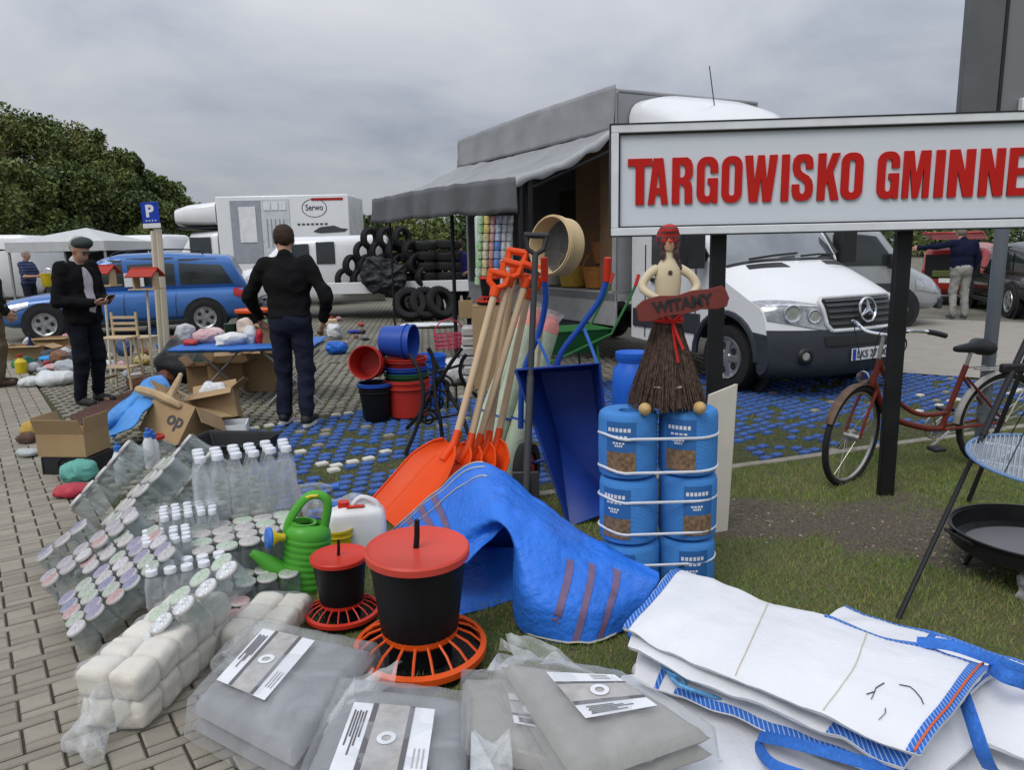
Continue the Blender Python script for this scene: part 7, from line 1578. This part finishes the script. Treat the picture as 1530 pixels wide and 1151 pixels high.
MB().tube([c0 * 0 + V((-.06, .12, -.17)), V((-.16, .25, -1.2))], .012, 6).build('stand_rod', wood_l, sv)
# ---- blue wheelbarrow on end
wb_m = mat('wheelbarrow_blue', (.012, .04, .24), .42, var=.15, scale=4, dirt=.1); wb_in = wb_m
WB = G(845, 782); WB.y += .0
wb = thing('wheelbarrow', 'dark blue wheelbarrow stood on end with red grips', 'wheelbarrow', WB)
def W(px, py, y): return D(px, py, y) - WB
yb = WB.y
o1 = [W(769, 556, yb + .42), W(896, 544, yb + .22), W(906, 700, yb + .02), W(872, 786, yb - .02), W(848, 786, yb - .02), W(790, 640, yb + .3)]
# pan: outer lip and inner floor quads
lipA, lipB, lipC, lipD = W(770, 553, yb + .10), W(896, 543, yb + .0), W(918, 762, yb - .04), W(851, 787, yb - .03)
inA, inB, inC, inD = W(806, 556, yb + .36), W(884, 552, yb + .34), W(908, 735, yb + .24), W(834, 656, yb + .34)
def quad(nm, a, b, c_, d_, m_, th=.004):
    P = [[a * (1 - u) * (1 - v) + b * u * (1 - v) + c_ * u * v + d_ * (1 - u) * v for v in np.linspace(0, 1, 6)] for u in np.linspace(0, 1, 6)]; return MB().grid(P, thick=th).build(nm, m_, wb)
pan = quad('pan_floor', inA, inB, inC, inD, wb_m); quad('pan_side', lipA, inA, inD, lipD, wb_m); quad('pan_end', inD, inC, lipC, lipD, wb_m); quad('pan_side', inB, lipB, lipC, inC, wb_m); quad('pan_end', lipA, lipB, inB, inA, wb_m)
MB().tube([lipA, lipB, lipC, lipD, lipA], .008, 6).build('pan_lip', wb_m, wb)
blt = mat('wheelbarrow_tube', (.02, .075, .36), .35, var=.08)
for pts, gp in (([(778, 640, .42), (782, 560, .40), (806, 495, .38), (815, 450, .34), (814, 420, .32)], (813, 385, .30)), ([(835, 640, .42), (832, 545, .40), (868, 488, .36), (895, 450, .32), (906, 420, .30)], (908, 385, .28))):
    P = curve([W(a, b, yb + c_) for a, b, c_ in pts], 20); MB().tube(P, .018, 10).build('handle_tube', blt, wb); MB().tube([P[-1], W(gp[0], gp[1], yb + gp[2])], .022, 10).build('grip', red_pl, wb)
MB().tube([W(872, 490, yb + .36), W(882, 515, yb + .34), W(893, 545, yb + .3)], .010, 6).build('brace', mat('brace_blue', (.05, .16, .55), .4), wb); MB().tube([W(800, 500, yb + .38), W(812, 525, yb + .36), W(822, 550, yb + .34)], .010, 6).build('brace', mat('brace_blue'), wb)
wc0 = W(787, 700, yb + .35); M = T(wc0) @ Rm(70, 'Z') @ Rm(90, 'X'); wh = MB().lathe([(.10, -.035), (.15, -.04), (.168, 0), (.15, .04), (.10, .035), (.10, -.035)], 28, M, caps=False).build('wheel', tyre_m, wb); MB().lathe([(.02, -.04), (.03, -.03), (.10, -.02), (.10, .02), (.03, .03), (.02, .04)], 24, M).build('rim', rdp, wh); MB().tube([wc0 + V((-.08, 0, 0)), wc0 + V((.12, .02, .05))], .012, 6).build('axle', blt, wb)
# green wheelbarrow behind
gw = G(850, 590); t = thing('wheelbarrow', 'green wheelbarrow with red grips in the shade by the truck', 'wheelbarrow', (gw.x, gw.y + .3, 0), R(20)); gm_ = mat('green_barrow', (.025, .13, .035), .45)
m = MB(); m.loft([[(x * s, y * s2, z) for x, y in ((-.4, -.28), (.4, -.28), (.4, .28), (-.4, .28))] for s, s2, z in ((.62, .6, .42), (1, 1, .68), (1.03, 1.03, .68), (1.02, 1.02, .665), (.97, .97, .665), (.6, .58, .435))]); m.build('pan', gm_, t, bevel=.01)
for s in (-1, 1): MB().tube([(-.55, s * .05, .2), (-.1, s * .24, .42), (.4, s * .28, .62), (.62, s * .29, 1.0), (.68, s * .29, 1.12)], .016, 8).build('handle_tube', gm_, t); MB().tube([(.68, s * .29, 1.12), (.72, s * .29, 1.24)], .02, 8).build('grip', red_pl, t); MB().tube([(.25, s * .24, .5), (.3, s * .26, 0)], .014, 6).build('leg', gm_, t)
MB().lathe([(.1, -.04), (.17, -.035), (.18, 0), (.17, .035), (.1, .04), (.1, -.04)], 24, T(-.6, 0, .18) @ Rm(90, 'X'), caps=False).build('wheel', tyre_m, t)
# ---- twine spools
tw_m = mat('twine_blue', (.055, .23, .58), .75, var=.12, scale=9, bump=.35, bscale=30); wvn = MC['twine_blue'].node_tree
tcn = nd(wvn, 'ShaderNodeTexCoord'); wn = nd(wvn, 'ShaderNodeTexWave', wave_type='BANDS', bands_direction='Z'); wn.inputs['Scale'].default_value = 55; wn.inputs['Distortion'].default_value = 1.2; wvn.links.new(tcn.outputs['Object'], wn.inputs[0]); bpn = nd(wvn, 'ShaderNodeBump'); bpn.inputs['Strength'].default_value = .35; bpn.inputs['Distance'].default_value = .01; wvn.links.new(wn.outputs[1], bpn.inputs['Height']); wvn.links.new(bpn.outputs[0], wvn.nodes['Principled BSDF'].inputs['Normal'])
lblue = mat('label_blue', (.03, .13, .36), .5, var=.1); lstraw = mat('label_straw', (.19, .12, .07), .7, var=.7, scale=60, det=6)
rs = .125; hs = .284
gr0 = G(1031, 906)
cR = V((gr0.x, gr0.y + rs, 0)); cL = V((cR.x - 2 * rs - .004, cR.y - .03, 0))
sid = ['bottom', 'middle', 'top']
def arc(a0, a1, z0, z1, rr, n=12): return [[(rr * math.sin(R(a0 + (a1 - a0) * j / n)), -rr * math.cos(R(a0 + (a1 - a0) * j / n)), z0 + (z1 - z0) * i / 2) for j in range(n + 1)] for i in range(3)]
for cidx, (c0, side) in enumerate(((cL, 'under the straw doll on the wheelbarrow side'), (cR, 'under the straw doll on the signpost side'))):
    for k in range(3):
        t = thing('twine_spool', '%s blue twine spool %s' % (sid[k], side), 'twine spool', c0 + V((random.gauss(0, .004), random.gauss(0, .004), k * (hs + .004))), R(random.uniform(-6, 6)), 'blue twine spools')
        MB().lathe([(.04, .01), (rs * .8, .0), (rs * .97, .012), (rs, .03), (rs * 1.005, hs * .5), (rs, hs - .03), (rs * .96, hs - .01), (rs * .85, hs), (.04, hs - .004), (.035, hs - .05)], 36).build('spool', tw_m, t)
        a0 = -48 if (cidx, k) in ((0, 0), (0, 1), (0, 2)) else (-52 if k == 2 else -22); a0 += -14 if cidx == 0 and k < 2 else 0
        l = MB().grid(arc(a0, a0 + 58, .035, hs - .03, rs * 1.012), thick=.001).build('label', lblue, t, smooth=60); MB().grid(arc(a0, a0 + 58, .035, .125, rs * 1.022), thick=.001).build('label_picture', lstraw, l, smooth=60)
        for zz, aa, bb in ((.212, 4, 50), (.188, 10, 44), (.160, 14, 38), (.148, 18, 34)):
            nseg = 6 if zz > .2 else 4
            for s_ in range(nseg):
                w_ = (bb - aa) / nseg; MB().grid(arc(a0 + aa + s_ * w_, a0 + aa + s_ * w_ + w_ * .7, zz, zz + (.016 if zz > .2 else .008), rs * 1.022, 3), thick=.001).build('print', lab_w, l)
stm = mat('white_strap', (.62, .64, .68), .5)
for k, z in enumerate((.08, .21, .35, .49, .62, .765)):
    pts = []; rr = rs + .006
    for j in range(13): a = R(90 + 15 * j); pts.append(cL + V((rr * math.cos(a), rr * math.sin(a), z + .006 * math.sin(j))))
    for j in range(13): a = R(-90 + 15 * j); pts.append(cR + V((rr * math.cos(a), rr * math.sin(a), z - .012)))
    o = MB().tube(pts + [pts[0]], .006, 5).build('strap', stm); tag(o, ['lowest', 'second lowest', 'third', 'fourth', 'second highest', 'highest'][k] + ' white strap round the two columns of twine', 'strap', 'straps round the twine')
g = G(1082, 795); t = thing('board', 'thin cream board leaning behind the twine spools', 'board', g); c = [D(1058, 590, g.y + .05) - g, D(1098, 574, g.y + .12) - g, V((.01, .02, 0)), V((-.16, -.03, 0))]
MB().grid([[c[3], c[2]], [c[0], c[1]]], thick=.02).build('panel', mat('cream_board', (.6, .56, .47), .7, var=.06), t)
MB().tube([c[2] + V((.004, 0, 0)), c[1] + V((.004, 0, 0))], .012, 4).build('edge_lath', wood_n, t)
# ---- straw doll
dc = (cL + cR) / 2; dz0 = 3 * (hs + .004); dl = thing('straw_doll', 'broom skirted straw doll with a headscarf and wooden sign', 'doll', dc + V((.03, .0, dz0))); dl.scale = (.9, .9, .9)
twig = mat('twigs', (.075, .048, .036), .85, var=.75, scale=45, det=2); cane = mat('doll_cream', (.6, .5, .34), .7, var=.08)
MB().lathe([(.135, .02), (.13, .06), (.10, .22), (.065, .36), (.045, .43), (.03, .47)], 24).build('skirt_core', twig, dl)
m = MB(); rg = random.Random(3)
for i in range(420):
    a = rg.uniform(0, 6.283); b = a + rg.gauss(0, .12); r0, r1 = rg.uniform(.03, .05), rg.uniform(.13, .19); zb_ = rg.uniform(-.0, .05); zt_ = rg.uniform(.40, .47)
    m.tube([(r0 * math.cos(a), r0 * .8 * math.sin(a), zt_), ((r0 + r1) * .46 * math.cos(a), (r0 + r1) * .42 * math.sin(a), .26), (r1 * math.cos(b), r1 * .9 * math.sin(b), zb_)], [.003, .004, .0026], 4)
o = m.build('broom_skirt', twig, dl); o['kind'] = 'stuff'
MB().tube([(.128 * math.cos(a), .115 * math.sin(a), .115) for a in np.linspace(0, 6.283, 25)], .005, 5).build('cord', mat('cord', (.6, .56, .5), .8), dl)
for s in (-1, 1): MB().lathe([(.01, -.03), (.026, -.02), (.03, .01), (.02, .035), (.004, .045)], 12, T(s * .125 + .0, -.135, .022) @ Rm(80, 'X')).build('foot', mat('doll_feet', (.5, .34, .14), .6), dl)
MB().lathe([(.03, .42), (.05, .45), (.056, .52), (.062, .60), (.058, .655), (.035, .69), (.024, .70), (.022, .74)], 20, ell=.75).build('torso', cane, dl)
for s in (-1, 1): MB().tube(curve([(s * .05, 0, .655), (s * .10, -.02, .62), (s * .125, -.04, .57), (s * .09, -.075, .535), (s * .06, -.085, .525)], 12), [.02, .021, .021, .02, .02, .02, .019, .018, .018, .016, .015, .014], 10).build('arm', cane, dl)
MB().lathe([(.002, .727), (.026, .735), (.036, .77), (.034, .80), (.022, .825), (.004, .835)], 18).build('head', mat('doll_face', (.55, .33, .2), .7), dl)
sc_m = stripes('headscarf', (.42, .03, .025), (.12, .05, .05), 'Z', .022, .35, .8); scp = mat('scarf_pattern', (.07, .04, .045), .8, var=.95, scale=90, det=3)
blob('headscarf', sc_m, [('e', (0, .012, .79), (.054, .048, .06)), ('e', (0, -.004, .825), (.042, .042, .028))], .01, .008, dl, wa=.002, ws=80)
blob('scarf_tails', scp, [('c', (-.042, -.01, .79), (-.03, -.02, .72), .014, .012), ('c', (.042, -.01, .79), (.035, -.02, .72), .014, .012), ('c', (.03, -.02, .72), (.055, -.02, .65), .012, .008), ('c', (-.03, -.02, .72), (-.03, -.025, .70), .012, .01)], .012, .007, dl)
for s in (-1, 1): MB().lathe([(.001, -.003), (.005, 0), (.001, .004)], 8, T(s * .015, -.040, .79) @ Rm(90, 'X')).build('eye', black_pl, dl)
MB().lathe([(.001, -.002), (.008, 0), (.001, .008)], 8, T(0, -.042, .775) @ Rm(90, 'X')).build('nose', red_pl, dl); MB().lathe([(.001, 0), (.011, .002), (.001, .006)], 10, T(0, -.047, .635) @ Rm(90, 'X')).build('button', twig, dl)
ol = [(-.205, -.05), (-.15, -.06), (-.08, -.045), (0, -.052), (.08, -.04), (.15, -.052), (.195, -.045), (.21, -.01), (.2, .03), (.185, .05), (.12, .045), (.05, .05), (-.02, .038), (-.1, .05), (-.17, .042), (-.205, .02)]
SMt = T(.04, -.115, .50) @ Rm(-8, 'Y') @ Rm(84, 'X'); pb2 = MB().prism(ol, .014, SMt).build('sign_board', mat('dark_red_board', (.16, .032, .026), .55, var=.15, scale=12), dl, bevel=.003); text_obj('lettering', 'WITAMY', .27, .052, black_pl, pb2, SMt @ T(0, 0, .017), .035)
m = MB(); m.tube([(.07 * math.cos(a), .06 * math.sin(a), .415) for a in np.linspace(0, 6.283, 20)], .009, 6, flat=.4)
m.tube(curve([(.01, -.07, .415), (.03, -.09, .35), (.055, -.10, .29)], 8), .011, 6, flat=.25); m.tube(curve([(.01, -.07, .415), (.015, -.095, .33), (.03, -.115, .23)], 8), .011, 6, flat=.25)
for s in (-1, 1): m.tube(curve([(.01, -.07, .415), (.01 + s * .035, -.085, .44), (.01 + s * .045, -.08, .41), (.01, -.07, .412)], 10), .009, 6, flat=.3)
m.build('red_ribbon', mat('ribbon', (.6, .015, .012), .4), dl)
# ---- bicycle
F0, R0 = G(1252, 716), G(1480, 692); bd = (F0 - R0); bd.z = 0; WBs = bd.length
bk_ = thing('bicycle', 'old red step through bicycle leaning behind the sign post', 'bicycle', R0, math.atan2(bd.y, bd.x)); bk_.rotation_euler = (R(-4), 0, math.atan2(bd.y, bd.x))
wr_ = .315; red_f = mat('bike_red', (.15, .022, .014), .4, var=.3, scale=20, dirt=.35, dirtc=(.12, .06, .04)); rust = mat('dull_steel', (.45, .43, .4), .35, .8, var=.25, scale=20); grd = mat('mudguard', (.5, .48, .44), .4, .4, var=.2)
def bwheel(nm, M):
    n = 40; w_ = MB().tube([M @ V((wr_ * math.cos(6.2832 * i / n), 0, wr_ * math.sin(6.2832 * i / n))) for i in range(n + 1)], .02, 10).build(nm, tyre_m, bk_)
    MB().tube([M @ V(((wr_ - .025) * math.cos(6.2832 * i / n), 0, (wr_ - .025) * math.sin(6.2832 * i / n))) for i in range(n + 1)], .011, 8).build('rim', rust, w_)
    MB().tube([M @ V((0, -.05, 0)), M @ V((0, .05, 0))], .02, 10).build('hub', rust, w_)
    for i in range(28): a = 6.2832 * i / 28; b = a + (.5 if i % 2 else -.5); s = (1, -1)[(i // 2) % 2]; MB().tube([M @ V((.018 * math.cos(b), s * .03, .018 * math.sin(b))), M @ V(((wr_ - .03) * math.cos(a), 0, (wr_ - .03) * math.sin(a)))], .0012, 3).build('spoke', rust, w_)
    return w_
bwheel('rear_wheel', T(0, 0, wr_)); ht0, ht1 = V((WBs - .17, 0, .62)), V((WBs - .22, 0, .80)); steer = T(WBs - .17, 0, 0) @ Rm(24, 'Z') @ T(-(WBs - .17), 0, 0)
bwheel('front_wheel', steer @ T(WBs, 0, wr_))
bb_ = V((.46, 0, .29)); st1 = V((.33, 0, .72))
MB().tube([ht0, ht1], .02, 10).build('head_tube', red_f, bk_)
MB().tube(curve([ht0 + V((-.01, 0, .04)), V((WBs - .33, 0, .42)), V((.62, 0, .31)), bb_], 16), .021, 10).build('down_tube', red_f, bk_); MB().tube(curve([ht1 + V((0, 0, -.03)), V((WBs - .38, 0, .52)), V((.64, 0, .40)), V((.43, 0, .40))], 16), .016, 10).build('upper_tube', red_f, bk_)
MB().tube([bb_, st1], .019, 10).build('seat_tube', red_f, bk_)
for s in (-1, 1):
    MB().tube([bb_ + V((0, s * .03, 0)), V((0, s * .055, wr_))], .010, 6).build('chain_stay', red_f, bk_); MB().tube([st1 + V((0, s * .02, -.08)), V((0, s * .055, wr_))], .009, 6).build('seat_stay', red_f, bk_)
    MB().tube([steer @ V((WBs - .16, s * .045, .6)), steer @ V((WBs - .06, s * .05, .45)), steer @ V((WBs, s * .05, wr_))], .011, 6).build('fork_blade', red_f, bk_); MB().tube([V((-.18, s * .06, .68)), V((0, s * .06, wr_))], .006, 5).build('rack_stay', rust, bk_)
MB().tube([st1, V((.31, 0, .80))], .013, 8).build('seat_post', rust, bk_)
blob('saddle', black_pl, [('c', (.22, -.05, .84), (.22, .05, .84), .05, .05), ('c', (.25, 0, .84), (.43, 0, .835), .045, .022)], .04, .012, bk_)
stm_ = [steer @ V((WBs - .23, 0, .78)), steer @ V((WBs - .26, 0, .95))]; MB().tube(stm_, .013, 8).build('stem', rust, bk_)
hb = stm_[1]
for s in (-1, 1):
    P = curve([hb, hb + V((.03, s * .1, .01)), hb + V((.03, s * .17, .05)), hb + V((-.05, s * .26, .05)), hb + V((-.17, s * .30, .02))], 16); P = [hb + (Matrix.Rotation(R(20), 3, 'Z') @ (p - hb)) for p in P]
    MB().tube(P, .0115, 8).build('handlebar', chrome, bk_); MB().tube(P[-5:], .017, 8).build('grip', black_pl, bk_); MB().tube(curve([P[8], (P[8] + hb) / 2 + V((.12, 0, .02)), steer @ V((WBs - .13, 0, .60))], 12), .0035, 4).build('brake_cable', black_pl, bk_)
MB().lathe([(.005, 0), (.03, .015), (.042, .045), (.04, .055), (.002, .058)], 16, steer @ T(WBs - .10, 0, .70) @ Rm(90, 'Y')).build('front_lamp', chrome, bk_)
for M, a0, a1 in ((T(0, 0, wr_), 20, 205), (steer @ T(WBs, 0, wr_), 35, 190)):
    MB().grid([[M @ V(((wr_ + .035 - .008 * abs(e)) * math.cos(R(a)), e * .026, (wr_ + .035 - .008 * abs(e)) * math.sin(R(a)))) for e in (-1, -.5, 0, .5, 1)] for a in np.linspace(a0 - 20 if a0 == 20 else a0 - 10, a1 - 25, 24)], thick=.002).build('mudguard', grd if a0 == 20 else mat('rusty_guard', (.12, .075, .05), .6, .3, var=.4, scale=20), bk_, smooth=70)
n = 28; MB().tube([bb_ + V((.085 * math.cos(6.2832 * i / n), -.05, .085 * math.sin(6.2832 * i / n))) for i in range(n + 1)], .007, 6).build('chainring', rust, bk_)
for k in range(5): a = 1.2566 * k; MB().tube([bb_ + V((0, -.05, 0)), bb_ + V((.085 * math.cos(a), -.05, .085 * math.sin(a)))], .006, 4).build('chainring_arm', rust, bk_)
for s in (-1, 1): e = bb_ + V((.15 * s, .085 * -s * -1 * -1 if False else -.085 * s * -1, -.07 * s)); MB().tube([bb_ + V((0, s * .07, 0)), bb_ + V((.14 * s, s * .08, -.09 * s))], .009, 6).build('crank', rust, bk_); MB().box(bb_ + V((.14 * s, s * .13, -.09 * s)), (.09, .08, .025)).build('pedal', black_pl, bk_, bevel=.006)
MB().tube([bb_ + V((0, -.05, .085)), V((0, -.05, wr_ + .035))], .005, 4).build('chain', rust, bk_); MB().tube([bb_ + V((0, -.05, -.085)), V((0, -.05, wr_ - .035))], .005, 4).build('chain', rust, bk_)
rk = [V((.2, s * .06, .685)) for s in (-1, 1)]
for s in (-1, 0, 1): MB().tube([V((.26, s * .05, .69)), V((-.2, s * .06, .685))], .006, 5).build('rack_rail', rust, bk_)
for x_ in (.15, .0, -.18): MB().tube([V((x_, -.06, .687)), V((x_, .06, .687))], .005, 5).build('rack_bar', rust, bk_)
MB().tube([V((.08, .06, .3)), V((.12, .2, .0))], .009, 6).build('kick_stand', rust, bk_)
# ---- grill tripod, hanging grate, fire bowl
foot = G(1341, 926); kn_ = D(1508, 565, foot.y + .55); ap = foot + (kn_ - foot) * 1.85
tr = thing('grill_tripod', 'black tripod for a hanging grill with a clamp on its leg', 'tripod', foot)
irn2 = mat('black_steel', (.02, .02, .022), .45, .3)
MB().tube([V((0, 0, 0)), (ap - foot) * .42], .011, 8).build('leg', irn2, tr); MB().tube([(ap - foot) * .40, ap - foot], .015, 8).build('leg', irn2, tr)
for e in (V((1.9, .0, 0)), V((1.1, 1.35, 0))): MB().tube([e, ap - foot], .013, 8).build('leg', irn2, tr)
jc_ = (D(1512, 540, foot.y + .55) - foot); jd = (ap - foot).normalized(); jc_ = jd * jc_.dot(jd); MB().box(jc_, (.12, .04, .045)).build('clamp', irn2, tr, bevel=.01)
gl = Hh(1468, 693, .62); rg_ = .30; gc0 = gl + V((rg_ * .98, .02, 0))
gt = thing('grill_grate', 'round wire grill grate with a blue edge hanging from the tripod', 'grill', gc0, 0, rot=(R(6), R(4), R(-35))); gwm = mat('grate_wire', (.42, .47, .55), .35, .6, var=.15)
n = 44; MB().tube([(rg_ * math.cos(6.2832 * i / n), rg_ * math.sin(6.2832 * i / n), 0) for i in range(n + 1)], .008, 8).build('rim', mat('grate_blue', (.14, .24, .42), .5), gt)
for i in range(-17, 18):
    x_ = i * .0170; l_ = math.sqrt(max(0, rg_ ** 2 - x_ ** 2)); MB().tube([(x_, -l_, 0), (x_, l_, 0)], .0042, 5).build('wire', gwm, gt)
for y_ in (-.12, .12): MB().tube([(-math.sqrt(rg_ ** 2 - y_ ** 2), y_, -.008), (math.sqrt(rg_ ** 2 - y_ ** 2), y_, -.008)], .005, 5).build('cross_bar', gwm, gt)
MB().lathe([(rg_ * .985, -.006), (rg_ * .985, -.0055), (.01, -.0055), (.01, -.006)], 40).build('film', film('blue_film', (.5, .58, .68), op=.2, edge=.35), gt)
for k in range(3): a = 2.094 * k; MB().tube([(rg_ * math.cos(a), rg_ * math.sin(a), 0), (0, 0, .6)], .003, 4).build('chain', irn2, gt)
bl0 = Hh(1436, 805, .20); rb = .36; bc = V((bl0.x + rb, bl0.y, .10))
fb = thing('fire_bowl', 'large black steel fire bowl wrapped in film on the grass', 'fire bowl', bc); MB().lathe([(.02, .0), (.22, .0), (.33, .03), (.355, .05), (rb, .13), (rb + .012, .13), (rb + .012, .122), (rb - .01, .12), (.34, .05), (.25, .018), (.02, .012)], 48, caps=False).build('bowl', mat('bowl_black', (.014, .014, .015), .3, .2), fb)
MB().lathe([(.30, .035), (.15, .036), (.02, .036)], 40, caps=False).build('enamel_base', mat('bowl_grey', (.18, .18, .19), .35), fb)
for s in (-1, 1): MB().tube(curve([(s * .35, -.08, .1), (s * .41, -.04, .13), (s * .41, .04, .13), (s * .35, .08, .1)], 10), .008, 6).build('handle', irn2, fb)
for k in range(3): a = 2.094 * k + .5; MB().tube([(.24 * math.cos(a), .24 * math.sin(a), .01), (.28 * math.cos(a), .28 * math.sin(a), -.1)], .012, 6).build('leg', irn2, fb)
lump('bag', 'crumpled clear film bundle under the fire bowl', 'bag', bc + V((-.12, -.26, -.1)), (.24, .2, .16), (.5, .5, .5), m=haze_film, seed=12, wa=.03); lump('bag', 'black plastic wrapped parts under the fire bowl', 'bag', bc + V((-.08, -.2, -.1)), (.2, .16, .11), (.03, .03, .032), seed=13)
